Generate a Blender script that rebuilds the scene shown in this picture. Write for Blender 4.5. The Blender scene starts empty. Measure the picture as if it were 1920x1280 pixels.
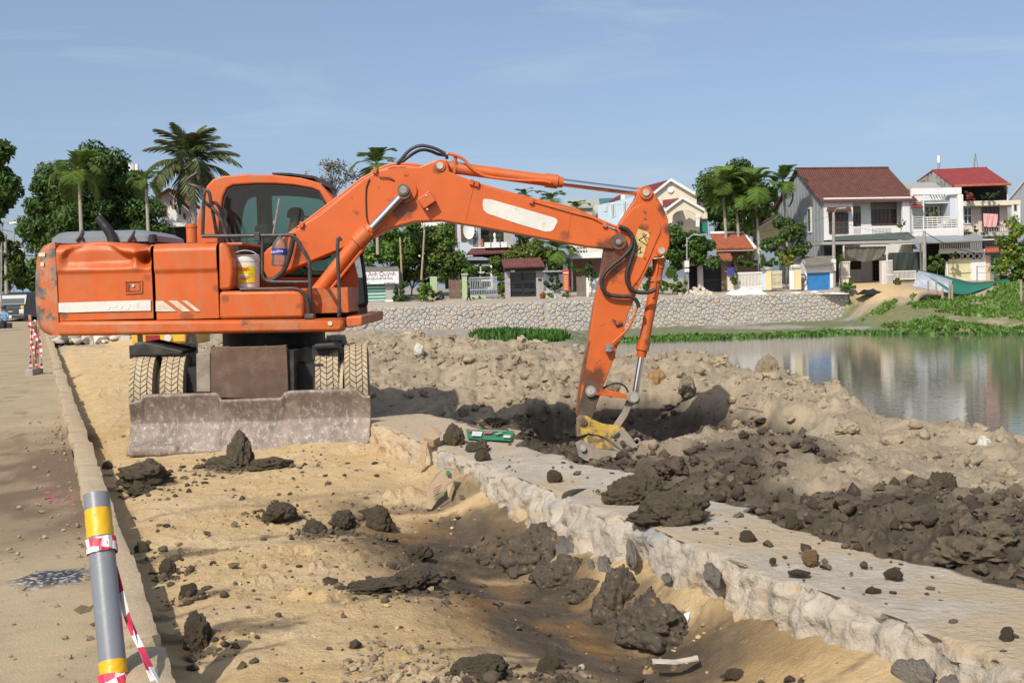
import bpy, bmesh, math, random
import numpy as np
from mathutils import Vector, Matrix
R = math.radians
random.seed(7)
sc = bpy.context.scene
col = sc.collection

# ---------------------------------------------------------------- camera, sky, sun, exposure
F, H = 2400.0, 1.70                       # focal length in pixels of the 1920 px frame, eye height
ROLL = math.atan(.028); PITCH = math.atan(109 * math.cos(ROLL) / F)
cam_d = bpy.data.cameras.new("camera"); cam = bpy.data.objects.new("camera", cam_d); col.objects.link(cam)
cam_d.sensor_width = 36.0; cam_d.lens = 36.0 * F / 1920.0
cam_d.clip_start = .1; cam_d.clip_end = 20000
cam.matrix_world = Matrix.Translation((0, 0, H)) @ Matrix.Rotation(R(90) - PITCH, 4, 'X') @ Matrix.Rotation(-ROLL, 4, 'Z')
sc.camera = cam

SUN = Vector((.40, .80, -.86)).normalized()            # direction the sunlight travels
elev = math.asin(-SUN.z); azim = math.atan2(-SUN.x, -SUN.y)   # compass angle of the sun from +Y towards +X
world = bpy.data.worlds.new("World"); sc.world = world; world.use_nodes = True
wn = world.node_tree.nodes; wl = world.node_tree.links
wn.clear()
wo = wn.new('ShaderNodeOutputWorld'); bg = wn.new('ShaderNodeBackground')
sky = wn.new('ShaderNodeTexSky'); sky.sky_type = 'NISHITA'; sky.sun_disc = False
sky.sun_elevation = elev; sky.sun_rotation = azim
sky.altitude = 0; sky.air_density = .6; sky.dust_density = 2.2; sky.ozone_density = 2.0
bg.inputs['Strength'].default_value = .15
# thin high cloud streaks mixed into the sky
tc = wn.new('ShaderNodeTexCoord'); mp = wn.new('ShaderNodeMapping'); mp.inputs['Scale'].default_value = (1.3, 1.3, 9.0)
nz = wn.new('ShaderNodeTexNoise'); nz.inputs['Scale'].default_value = 2.3; nz.inputs['Detail'].default_value = 7; nz.inputs['Roughness'].default_value = .62
nz.inputs['Distortion'].default_value = .5
cr = wn.new('ShaderNodeValToRGB'); cr.color_ramp.elements[0].position = .52; cr.color_ramp.elements[0].color = (.20, .20, .20, 1)
cr.color_ramp.elements[1].position = .82; cr.color_ramp.elements[1].color = (.6, .6, .6, 1)
mx = wn.new('ShaderNodeMixRGB'); mx.inputs['Color2'].default_value = (4.2, 5.0, 5.7, 1)
wl.new(tc.outputs['Generated'], mp.inputs['Vector']); wl.new(mp.outputs['Vector'], nz.inputs['Vector'])
wl.new(nz.outputs['Fac'], cr.inputs['Fac']); wl.new(cr.outputs['Color'], mx.inputs['Fac'])
wl.new(sky.outputs['Color'], mx.inputs['Color1']); wl.new(mx.outputs['Color'], bg.inputs['Color'])
wl.new(bg.outputs['Background'], wo.inputs['Surface'])

sun_d = bpy.data.lights.new("sun", 'SUN'); sun_d.energy = 4.4; sun_d.angle = R(.53); sun_d.color = (1.0, .93, .82)
sun = bpy.data.objects.new("sun", sun_d); col.objects.link(sun)
sun.rotation_euler = SUN.to_track_quat('-Z', 'Y').to_euler(); sun.location = (-20, -40, 60)
sc.view_settings.view_transform = 'Standard'; sc.view_settings.look = 'None'
sc.view_settings.exposure = -.06; sc.view_settings.gamma = 1.0
sc.cycles.use_denoising = True
sc.cycles.max_bounces = 6; sc.cycles.diffuse_bounces = 3; sc.cycles.glossy_bounces = 3; sc.cycles.transmission_bounces = 6; sc.cycles.transparent_max_bounces = 8

# ---------------------------------------------------------------- survey helpers: photo point + distance -> place in the world (metres)
def ray(u, v):
    x, y = u - 960, 640 - v
    c, s = math.cos(ROLL), math.sin(ROLL)
    X, Y = x * c + y * s, -x * s + y * c
    cp, sp = math.cos(PITCH), math.sin(PITCH)
    return Vector((X, F * cp + Y * sp, -F * sp + Y * cp))
def P(u, v, D):
    d = ray(u, v); return Vector((0, 0, H)) + d * (D / d.y)
def G(u, v, z=0.):
    d = ray(u, v); return Vector((0, 0, H)) + d * ((z - H) / d.z)
def px(n, D): return n * D / F            # n photo pixels at distance D in metres

# ---------------------------------------------------------------- materials
MATS = {}
def mat(name, base=(.5, .5, .5), rough=.6, metal=0., var=0., vscale=8., col2=None, c2lo=.55, c2hi=.62, bump=0., bscale=40., spec=.5,
        dirt=None, dlo=.5, dhi=.75, dscale=3., bdist=.02, trans=0., isl=0., stretch=None, alpha=None, coat=0., detail=6):
    """procedural surface: base colour varied by noise, optional second colour in patches, optional dirt film, bump"""
    if name in MATS: return MATS[name]
    m = bpy.data.materials.new(name); m.use_nodes = True
    n, l = m.node_tree.nodes, m.node_tree.links
    b = n['Principled BSDF']; out = n['Material Output']
    b.inputs['Roughness'].default_value = rough; b.inputs['Metallic'].default_value = metal
    b.inputs['Specular IOR Level'].default_value = spec
    if coat: b.inputs['Coat Weight'].default_value = coat; b.inputs['Coat Roughness'].default_value = .15
    tcn = n.new('ShaderNodeTexCoord'); src = tcn.outputs['Object']
    if stretch:
        mpn = n.new('ShaderNodeMapping'); mpn.inputs['Scale'].default_value = stretch
        l.new(src, mpn.inputs['Vector']); src = mpn.outputs['Vector']
    def noise(scale, det=detail, rg=.6, dist=0.):
        t = n.new('ShaderNodeTexNoise'); t.inputs['Scale'].default_value = scale; t.inputs['Detail'].default_value = det
        t.inputs['Roughness'].default_value = rg; t.inputs['Distortion'].default_value = dist
        l.new(src, t.inputs['Vector']); return t.outputs['Fac']
    def ramp(s, lo, hi, a=0., z=1.):
        r = n.new('ShaderNodeMapRange'); r.inputs['From Min'].default_value = lo; r.inputs['From Max'].default_value = hi
        r.inputs['To Min'].default_value = a; r.inputs['To Max'].default_value = z; l.new(s, r.inputs['Value']); return r.outputs['Result']
    def mix(fac, a, c):
        x = n.new('ShaderNodeMixRGB')
        for s, k in ((fac, 'Fac'), (a, 'Color1'), (c, 'Color2')):
            if hasattr(s, 'is_linked'): l.new(s, x.inputs[k])
            elif isinstance(s, tuple): x.inputs[k].default_value = (*s, 1)
            else: x.inputs[k].default_value = s
        return x.outputs['Color']
    c = base
    if var:
        lo = tuple(v * (1 - var) for v in base); hi = tuple(min(1, v * (1 + var)) for v in base)
        c = mix(ramp(noise(vscale), .3, .7), lo, hi)
    if isl:
        g = n.new('ShaderNodeNewGeometry')
        hs = n.new('ShaderNodeHueSaturation')
        l.new(ramp(g.outputs['Random Per Island'], 0, 1, 1 - isl, 1 + isl), hs.inputs['Value'])
        l.new(ramp(g.outputs['Random Per Island'], 0, 1, .5 - .06 * isl, .5 + .05 * isl), hs.inputs['Hue'])
        if isinstance(c, tuple): hs.inputs['Color'].default_value = (*c, 1)
        else: l.new(c, hs.inputs['Color'])
        c = hs.outputs['Color']
    if col2: c = mix(ramp(noise(dscale, 8, .65, .3), c2lo, c2hi), c, col2)
    if dirt: c = mix(ramp(noise(dscale * 1.7, 8, .7), dlo, dhi, 0, .85), c, dirt)
    if isinstance(c, tuple): b.inputs['Base Color'].default_value = (*c, 1)
    else: l.new(c, b.inputs['Base Color'])
    if bump:
        bp = n.new('ShaderNodeBump'); bp.inputs['Strength'].default_value = bump; bp.inputs['Distance'].default_value = bdist
        l.new(noise(bscale, 8, .65), bp.inputs['Height']); l.new(bp.outputs['Normal'], b.inputs['Normal'])
    if trans:
        tr = n.new('ShaderNodeBsdfTranslucent'); ms = n.new('ShaderNodeMixShader'); ms.inputs['Fac'].default_value = trans
        if isinstance(c, tuple): tr.inputs['Color'].default_value = (*c, 1)
        else: l.new(c, tr.inputs['Color'])
        l.new(b.outputs['BSDF'], ms.inputs[1]); l.new(tr.outputs['BSDF'], ms.inputs[2]); l.new(ms.outputs['Shader'], out.inputs['Surface'])
    if alpha is not None: b.inputs['Alpha'].default_value = alpha
    MATS[name] = m
    return m
def glass(name, tint=(.25, .32, .3), alpha=.45):
    if name in MATS: return MATS[name]
    m = bpy.data.materials.new(name); m.use_nodes = True; n, l = m.node_tree.nodes, m.node_tree.links
    n.remove(n['Principled BSDF'])
    t = n.new('ShaderNodeBsdfTransparent'); t.inputs['Color'].default_value = (*tint, 1)
    g = n.new('ShaderNodeBsdfGlossy'); g.inputs['Roughness'].default_value = .03
    d = n.new('ShaderNodeBsdfDiffuse'); d.inputs['Color'].default_value = (.35, .36, .32, 1)
    f = n.new('ShaderNodeFresnel'); f.inputs['IOR'].default_value = 1.5
    a = n.new('ShaderNodeMixShader'); b = n.new('ShaderNodeMixShader'); b.inputs['Fac'].default_value = alpha
    l.new(f.outputs['Fac'], a.inputs['Fac']); l.new(t.outputs['BSDF'], a.inputs[1]); l.new(g.outputs['BSDF'], a.inputs[2])
    l.new(a.outputs['Shader'], b.inputs[1]); l.new(d.outputs['BSDF'], b.inputs[2])
    l.new(b.outputs['Shader'], n['Material Output'].inputs['Surface']); MATS[name] = m
    return m

# ---------------------------------------------------------------- scene-tree helpers
def tag(o, label=None, cat=None, group=None, kind=None):
    for k, v in (('label', label), ('category', cat), ('group', group), ('kind', kind)):
        if v: o[k] = v
    return o
def thing(name, label, cat, loc=(0, 0, 0), group=None):
    o = bpy.data.objects.new(name, None); o.empty_display_size = .1; col.objects.link(o); o.location = loc
    return tag(o, label, cat, group)
def adopt(o, parent):
    if parent is not None:
        o.parent = parent
        root, off = parent, Vector((0, 0, 0))
        while root is not None: off += Vector(root.location); root = root.parent
        o.location = Vector(o.location) - off
def link(name, me, m, parent=None, smooth=False, bevel=0., angle=35):
    o = bpy.data.objects.new(name, me); col.objects.link(o)
    if m is not None and not me.materials: me.materials.append(m)
    if smooth:
        me.polygons.foreach_set('use_smooth', [True] * len(me.polygons))
        if smooth != 'all':
            try: me.set_sharp_from_angle(angle=R(angle))
            except Exception: pass
    if bevel:
        b = o.modifiers.new('bevel', 'BEVEL'); b.width = bevel; b.segments = 2; b.limit_method = 'ANGLE'; b.angle_limit = R(40); b.harden_normals = False
    adopt(o, parent)
    return o
class MB:
    """collects boxes, tubes, prisms ... and links them as one mesh"""
    def __init__(s): s.v = []; s.f = []
    def add(s, vs, fs):
        k = len(s.v); s.v += [tuple(p) for p in vs]; s.f += [tuple(i + k for i in f) for f in fs]; return s
    def box(s, a, b):
        (x0, y0, z0), (x1, y1, z1) = [[min(p, q) for p, q in zip(a, b)], [max(p, q) for p, q in zip(a, b)]]
        return s.add([(x0, y0, z0), (x1, y0, z0), (x1, y1, z0), (x0, y1, z0), (x0, y0, z1), (x1, y0, z1), (x1, y1, z1), (x0, y1, z1)],
                     [(0, 3, 2, 1), (4, 5, 6, 7), (0, 1, 5, 4), (1, 2, 6, 5), (2, 3, 7, 6), (3, 0, 4, 7)])
    def obox(s, c, ax, ay, az):                       # oriented box: centre and three half vectors
        c, ax, ay, az = map(Vector, (c, ax, ay, az))
        vs = [c + i * ax + j * ay + k * az for k in (-1, 1) for i, j in ((-1, -1), (1, -1), (1, 1), (-1, 1))]
        return s.add(vs, [(0, 3, 2, 1), (4, 5, 6, 7), (0, 1, 5, 4), (1, 2, 6, 5), (2, 3, 7, 6), (3, 0, 4, 7)])
    def bar(s, p, q, w, h=None, up=(0, 0, 1)):        # square bar from p to q
        p, q = Vector(p), Vector(q); d = (q - p); L = d.length; d.normalize(); h = h or w
        up = Vector(up); sd = d.cross(up)
        if sd.length < 1e-4: sd = d.cross(Vector((1, 0, 0)))
        sd.normalize(); u2 = sd.cross(d)
        return s.obox((p + q) / 2, d * L / 2, sd * w / 2, u2 * h / 2)
    def tube(s, path, r, n=10, cap=True):
        path = [Vector(p) for p in path]; rs = r if isinstance(r, (list, tuple)) else [r] * len(path)
        k0 = len(s.v); prev = None; vs = []
        for i, p in enumerate(path):
            d = (path[min(i + 1, len(path) - 1)] - path[max(i - 1, 0)]).normalized()
            if prev is None:
                a = d.cross(Vector((0, 0, 1)))
                if a.length < .05: a = d.cross(Vector((1, 0, 0)))
            else: a = prev - d * prev.dot(d)
            a.normalize(); prev = a; b = d.cross(a)
            vs += [p + (a * math.cos(t) + b * math.sin(t)) * rs[i] for t in (2 * math.pi * j / n for j in range(n))]
        fs = []
        for i in range(len(path) - 1):
            for j in range(n):
                j2 = (j + 1) % n; fs.append((i * n + j, i * n + j2, (i + 1) * n + j2, (i + 1) * n + j))
        if cap: fs += [tuple(range(n - 1, -1, -1)), tuple((len(path) - 1) * n + j for j in range(n))]
        return s.add(vs, fs)
    def cyl(s, p, q, r, r2=None, n=24): return s.tube([p, q], [r, r if r2 is None else r2], n)
    def prism(s, pts, y0, y1):                        # outline in x,z pushed from y0 to y1
        n = len(pts); a = sum(pts[i][0] * pts[(i + 1) % n][1] - pts[(i + 1) % n][0] * pts[i][1] for i in range(n))
        if a < 0: pts = pts[::-1]
        vs = [(x, y0, z) for x, z in pts] + [(x, y1, z) for x, z in pts]
        return s.add(vs, [tuple(range(n)), tuple(range(2 * n - 1, n - 1, -1))] + [(i + n, (i + 1) % n + n, (i + 1) % n, i) for i in range(n)])
    def lathe(s, prof, c=(0, 0, 0), n=24):            # (radius, z) profile round a vertical axis
        c = Vector(c); vs = [c + Vector((r * math.cos(t), r * math.sin(t), z)) for r, z in prof for t in (2 * math.pi * j / n for j in range(n))]
        fs = [(i * n + j, i * n + (j + 1) % n, (i + 1) * n + (j + 1) % n, (i + 1) * n + j) for i in range(len(prof) - 1) for j in range(n)]
        return s.add(vs, fs + [tuple(range(n - 1, -1, -1)), tuple((len(prof) - 1) * n + j for j in range(n))])
    def mesh(s, name):
        me = bpy.data.meshes.new(name); me.from_pydata(s.v, [], s.f); me.update(); return me
    def build(s, name, m, parent=None, smooth=False, bevel=0., angle=35):
        return link(name, s.mesh(name), m, parent, smooth, bevel, angle)
def grid_mesh(name, X, Y, Z, attr=None):
    r, c = X.shape; me = bpy.data.meshes.new(name)
    me.vertices.add(r * c); me.vertices.foreach_set('co', np.stack([X, Y, Z], -1).astype(np.float32).ravel())
    i = (np.arange(r - 1)[:, None] * c + np.arange(c - 1)[None, :]).ravel()
    q = np.stack([i, i + 1, i + c + 1, i + c], -1).astype(np.int32)
    me.loops.add(q.size); me.loops.foreach_set('vertex_index', q.ravel())
    me.polygons.add(len(q)); me.polygons.foreach_set('loop_start', np.arange(0, q.size, 4, dtype=np.int32))
    me.polygons.foreach_set('use_smooth', np.ones(len(q), bool)); me.update(calc_edges=True)
    for k, a in (attr or {}).items():
        at = me.color_attributes.new(k, 'FLOAT_COLOR', 'POINT')
        at.data.foreach_set('color', np.concatenate([a.reshape(-1, 3), np.ones((r * c, 1))], 1).astype(np.float32).ravel())
    return me
def tri_mesh(name, V, T):
    V = np.asarray(V, np.float32); T = np.asarray(T, np.int32); me = bpy.data.meshes.new(name); k = T.shape[1]
    me.vertices.add(len(V)); me.vertices.foreach_set('co', V.ravel())
    me.loops.add(T.size); me.loops.foreach_set('vertex_index', T.ravel())
    me.polygons.add(len(T)); me.polygons.foreach_set('loop_start', np.arange(0, T.size, k, dtype=np.int32)); me.update(calc_edges=True)
    return me
def copy_tree(o, parent=None):
    c = o.copy(); col.objects.link(c); c.parent = parent
    for ch in list(o.children): copy_tree(ch, c)
    return c

# ---------------------------------------------------------------- numpy noise
def hsh(ix, iy, s=0, iz=0):
    with np.errstate(over='ignore'):
        h = (ix.astype(np.int64) * 374761393 + iy.astype(np.int64) * 668265263 + np.int64(s) * 1274126177 + (np.asarray(iz).astype(np.int64) * 1911520717)) & 0xffffffff
        h = ((h ^ (h >> 13)) * 1274126177) & 0xffffffff; h = ((h ^ (h >> 16)) * 2246822519) & 0xffffffff; h = h ^ (h >> 15)
    return (h & 0xffffff) / float(0x1000000)
def vn(x, y, s=0):
    ix, iy = np.floor(x), np.floor(y); fx, fy = x - ix, y - iy; fx = fx * fx * (3 - 2 * fx); fy = fy * fy * (3 - 2 * fy)
    a, b, c, d = hsh(ix, iy, s), hsh(ix + 1, iy, s), hsh(ix, iy + 1, s), hsh(ix + 1, iy + 1, s)
    return (a + (b - a) * fx) * (1 - fy) + (c + (d - c) * fx) * fy
def fbm(x, y, o=5, s=0, g=.5):
    t, a, n = 0, 1., 0
    for i in range(o): t = t + a * vn(x, y, s + i * 17); n += a; a *= g; x = x * 2.03 + 11.3; y = y * 2.03 + 5.7
    return t / n
def vn3(p, s=0):
    i = np.floor(p); f = p - i; f = f * f * (3 - 2 * f); r = 0
    for dx in (0, 1):
        for dy in (0, 1):
            for dz in (0, 1):
                w = (f[:, 0] if dx else 1 - f[:, 0]) * (f[:, 1] if dy else 1 - f[:, 1]) * (f[:, 2] if dz else 1 - f[:, 2])
                r = r + w * hsh(i[:, 0] + dx, i[:, 1] + dy, s, i[:, 2] + dz)
    return r
def fbm3(p, o=4, s=0, g=.5):
    t, a, n = 0, 1., 0
    for i in range(o): t = t + a * vn3(p, s + i * 31); n += a; a *= g; p = p * 2.07 + 7.1
    return t / n
def clods(x, y, cell, s=0, dens=.7, flat=.8):
    """soil lumps: rounded, faceted domes scattered on a jittered grid"""
    x = x + (vn(x / cell * 2.2, y / cell * 2.2, s + 5) - .5) * cell * .7; y = y + (vn(x / cell * 2.2, y / cell * 2.2, s + 9) - .5) * cell * .7
    gx, gy = np.floor(x / cell), np.floor(y / cell); h = np.zeros_like(x)
    for dx in (-1, 0, 1):
        for dy in (-1, 0, 1):
            jx, jy = gx + dx, gy + dy
            cx, cy = (jx + hsh(jx, jy, s)) * cell, (jy + hsh(jx, jy, s + 1)) * cell
            r = cell * (.22 + .5 * hsh(jx, jy, s + 2) ** 1.5) * (hsh(jx, jy, s + 3) < dens)
            th = hsh(jx, jy, s + 4) * 6.28; ca, sa = np.cos(th), np.sin(th)
            ux, uy = (x - cx) * ca + (y - cy) * sa, ((y - cy) * ca - (x - cx) * sa) * 1.5
            e = 1 - (ux * ux + uy * uy) / np.maximum(r * r, 1e-9)
            h = np.maximum(h, np.where((e > 0) & (r > 0), r * flat * np.sqrt(np.maximum(e, 0)), 0))
    return h
def sstep(a, b, x):
    t = np.clip((x - a) / (b - a), 0, 1); return t * t * (3 - 2 * t)
# ================================================================ SETTING: terrain, road, kerb, water, walls
NX, NY = .938, .347                        # unit vector across the works (to the right); along the works is (-NY, NX)
def QT(q, t, z=0.): return Vector((NX * q - NY * t, NY * q + NX * t, z))
WATER = -2.4
def polydist(x, y, pts):
    """signed distance to an open polyline, positive on its left side"""
    best = np.full(x.shape, 1e9); sg = np.ones(x.shape)
    for (ax, ay), (bx, by) in zip(pts[:-1], pts[1:]):
        dx, dy = bx - ax, by - ay; L2 = dx * dx + dy * dy
        t = np.clip(((x - ax) * dx + (y - ay) * dy) / L2, 0, 1)
        d = np.hypot(x - ax - t * dx, y - ay - t * dy); cr = dx * (y - ay) - dy * (x - ax)
        m = d < best; best = np.where(m, d, best); sg = np.where(m, np.sign(cr), sg)
    return best * sg
EDGE = [(7.2, 1), (6.2, 6), (5.6, 10), (5.1, 12.9), (4.95, 14.75), (4.45, 15.8), (4.2, 16.8), (4.1, 18.2), (3.9, 19.6), (3.2, 22), (2.4, 25.3), (1.2, 29), (-1.2, 34), (-4, 44), (-9, 58), (-14, 75), (-14, 400)]
def yw(x): return 93 + (x + 10) * .295     # far retaining wall line
def gauss(x, y, cx, cy, rx, ry, a=0.):
    c, s = math.cos(a), math.sin(a); u = ((x - cx) * c + (y - cy) * s) / rx; v = (-(x - cx) * s + (y - cy) * c) / ry
    return np.exp(-(u * u + v * v))
SMEAR = [(-3.36,11.47,0.35),(-3.26,11.0,0.18),(-2.71,12.5,0.21),(-2.79,12.28,0.38),(-2.39,12.31,0.25),(-1.8,9.59,0.18),(-1.25,9.12,0.14),(-1.44,9.02,0.11),(-0.97,9.0,0.13),(-1.12,9.59,0.11),(-1.57,6.16,0.12),(-2.15,7.77,0.08),(-1.88,7.2,0.07),(-2.5,8.43,0.07),(-4.03,12.57,0.08),(-0.29,9.12,0.07),(-0.18,8.86,0.07),(-0.82,7.2,0.2),(-0.61,7.23,0.22),(-0.64,8.02,0.14),(-0.18,5.54,0.18),(0.12,5.59,0.07),(0.92,5.44,0.07)]          # mud smeared round the dropped clumps: x, y, radius
def terrain_z(x, y):
    q = NX * x + NY * y; t = -NY * x + NX * y
    wob = (fbm(x * .9, y * .9, 4, 3) - .5)
    d = polydist(x, y, EDGE) + wob * .9
    # ---- filled ground by the pond
    fill = .02 + .50 * gauss(x, y, -3.2, 26, 4.5, 5.5) + .34 * gauss(x, y, 3.0, 20.9, 1.7, 1.9) + .20 * gauss(x, y, .8, 23, 1.6, 2.4) + .16 * gauss(x, y, 4.0, 17.6, .9, 2.0) \
        + .22 * gauss(x, y, 2.4, 11.0, 1.0, 1.0) + .12 * gauss(x, y, 3.0, 8.6, .8, 1.6, .35) - .14 * gauss(x, y, 3.9, 12.8, 1.0, 2.2) - .42 * gauss(x, y, -.9, 18.3, 1.7, 1.5)
    fill = fill + (fbm(x * .5, y * .5, 4, 21) - .5) * .34
    low = np.where(y > 34, -1.75 - .15 * (x / 6), -2.9); low = low + (fbm(x * .3, y * .3, 3, 8) - .5) * .5
    bed = sstep(3.4, 6.5, x + wob * 3 - np.maximum(0, 60 - y) * .02); low = low * (1 - bed) + (-3.0) * bed
    slope = np.clip(-d, 0, 99)
    z = np.where(d > 0, fill, np.maximum(fill - slope * .85, low))
    # ---- pit and wet trench beside the near wall
    pit = sstep(1.12, .72, np.hypot((x - 1.15) / 2.35, (y - 15.6) / 3.3) + (fbm(x * 1.1, y * 1.1, 3, 31) - .5) * .42) * (q > 4.0)
    z = z * (1 - pit) + pit * (-.62 + (fbm(x * 1.5, y * 1.5, 4, 33) - .5) * .25) - .34 * np.exp(-((q - 4.4) / .45) ** 2) * (q > 4.0) * sstep(19, 14, t) * (1 - pit)
    wetband = sstep(6.3, 5.4, q + (fbm(x * .8, y * .8, 4, 41) - .5) * 2.6) * (q > 3.95) * sstep(17.2, 15.5, t + (fbm(x, y, 3, 44) - .5) * 3)
    wet = np.clip(np.maximum(wetband, sstep(.12, .5, pit) * (q > 3.95)), 0, 1)
    # ---- far lowland and bank
    ye = np.interp(x, [-40, 4, 22, 30, 40, 70], [84, 86, 88, 83, 74, 50])
    right = sstep(26, 29.5, x)
    bank = np.where(y > ye, (-2.45 + np.minimum((y - ye) * .035, .45)) * (1 - right) + right * np.minimum(-2.45 + (y - ye) * .125 + .35 * np.sin(x * .5), .45), -3.2)
    z = np.where((y > 60) & (x > 3.), np.maximum(z, bank), z)
    # ---- land behind the far wall
    back = .12 + np.clip((y - yw(x)) * .045, 0, .9)
    behind = (y > yw(x) + 1.0) & (x < 26.6)
    z = np.where(behind & (x > -14.4), back, z)
    z = np.where((x >= 26.6) & (y > 104), np.maximum(z, np.minimum(.45 + (y - 104) * .05, 1.0)), z)
    # ---- the sandy strip between kerb and wall
    strip = q < 3.62
    sand = (fbm(x * .8, y * .8, 4, 51) - .5) * .10
    sand = sand - .24 * np.exp(-((q - 2.75) / .55) ** 2) * sstep(4.2, 5.6, t) * sstep(10.2, 8.2, t)
    sand = sand + .20 * sstep(2.0, 3.2, q) * sstep(12.4, 15, t) + .12 * sstep(2.85, 3.3, q) * sstep(12.9, 10, t)
    sand = sand - .06 * np.exp(-((q - .6) / .18) ** 2)
    z = np.where(strip, sand, z)
    # road bed and left verge sit under the road sheet
    z = np.where(q < .38, -.06, z); z = np.where(q < -8.6, .05 + (fbm(x * .4, y * .4, 3, 61) - .5) * .15, z)
    z = np.where((x < -14.4) & (q > .5) & (y > 60), .05, z)
    # ---- lumps
    A = np.clip((q - 3.95) * 4, 0, 1) * (y < 60) * sstep(-5, 0, z + 3)
    near = sstep(40, 22, y)
    lump = clods(x, y, .95, 101, .45, .22) + clods(x, y, .45, 111, .5, .30) + clods(x, y, .2, 121, .6, .36) + clods(x, y, .09, 131, .55, .45)
    lump = lump * (.65 + 1.0 * sstep(.36, .62, fbm(x * .45, y * .45, 4, 71)))
    smooth = sstep(.2, .9, gauss(x, y, 4.0, 13.2, 1.3, 2.6))
    z = z + A * lump * (1 - .72 * smooth) * (.55 + .45 * near)
    z = z + A * ((fbm(x * 3.1, y * 3.1, 5, 81, .62) - .5) * .20 + (fbm(x * 9, y * 9, 4, 83, .65) - .5) * .08)
    # strip: crumbs, slight ruts
    B = strip * (q > .5)
    crumb = clods(x, y, .16, 141, .22, .6) * sstep(.5, .68, fbm(x * 1.1, y * 1.1, 4, 91)) + clods(x, y, .06, 143, .3, .6) * sstep(.45, .62, fbm(x * 1.4, y * 1.4, 4, 93))
    z = z + B * crumb * .9 + B * (fbm(x * 5, y * 5, 5, 95, .62) - .5) * .035 + B * np.abs(fbm(x * 2.2, y * 3.1, 4, 96) - .5) * -.05
    rut = np.exp(-((q - 1.05 + .06 * np.sin(t * .9)) / .16) ** 2) + np.exp(-((q - 1.75 + .08 * np.sin(t * .7)) / .16) ** 2)
    z = z - B * rut * (.016 + .006 * np.sin(t * 42 + 5 * np.abs(np.sin(q * 20)))) * (t < 13) * sstep(.4, .6, fbm(x * .7, y * .7, 3, 87))
    grav = sstep(36, 46, y) * (z < 0)
    z = z + grav * (clods(x, y, .6, 151, .5, .5) * .6)
    # ---- what the soil is made of
    stain = sstep(.56, .70, fbm(q * 1.1, t * 3.0, 5, 97, .6)) * B * sstep(11.5, 9, t) * .8
    scrape = np.minimum(1, 1.5 * np.exp(-((q - 2.65) / .6) ** 2)) * sstep(4.4, 5.8, t) * sstep(11, 8.8, t) * B * sstep(.22, .48, fbm(x * 1.2, y * 1.2, 4, 99))
    stain = np.maximum(stain, scrape * sstep(.45, .62, fbm(q * 3.4, t * 1.3, 4, 107, .6) + .06) * .95)
    if B.any():
        sm = np.zeros_like(x)
        for cx, cy, r_ in SMEAR: sm = np.maximum(sm, np.exp(-(((x - cx) / (r_ * 1.25)) ** 2 + ((y - cy) / r_) ** 2)))
        stain = np.maximum(stain, B * .85 * sstep(.45, .75, sm + (fbm(x * 6, y * 6, 4, 109, .6) - .5) * .9))
    farsand = sstep(27.5, 29, x) * sstep(98, 100, y) * sstep(34, 31, x + (fbm(x * .4, y * .4, 3, 66) - .5) * 4)
    green = np.clip(sstep(70, 78, y) * (z < -.6) * (x > 3) * sstep(.35, .5, fbm(x * .25, y * .25, 4, 67) + .2 * sstep(32, 38, x)), 0, 1) * .75
    m1 = np.stack([np.where(strip, stain, wet), np.clip(np.where(strip, 0, 1) * (1 - farsand), 0, 1), np.clip((grav + (y > 60) * (q > 1) * (1 - farsand)) * (x < 27), 0, 1)], -1)
    m2 = np.stack([green, scrape, np.zeros_like(green)], -1)
    return z, m1, m2

rows = np.concatenate([np.geomspace(2.4, 46, 560), np.geomspace(46, 130, 130)[1:], np.geomspace(130, 6000, 14)[1:]])
ang = np.concatenate([np.linspace(-.95, -.45, 40)[:-1], np.linspace(-.45, .47, 700), np.linspace(.47, .95, 40)[1:]])
TY = np.repeat(rows[:, None], len(ang), 1); TX = TY * ang[None, :]
TZ, M1, M2 = terrain_z(TX, TY)
far_f = sstep(125, 160, TY); TZ = TZ * (1 - far_f) + .2 * far_f

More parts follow.
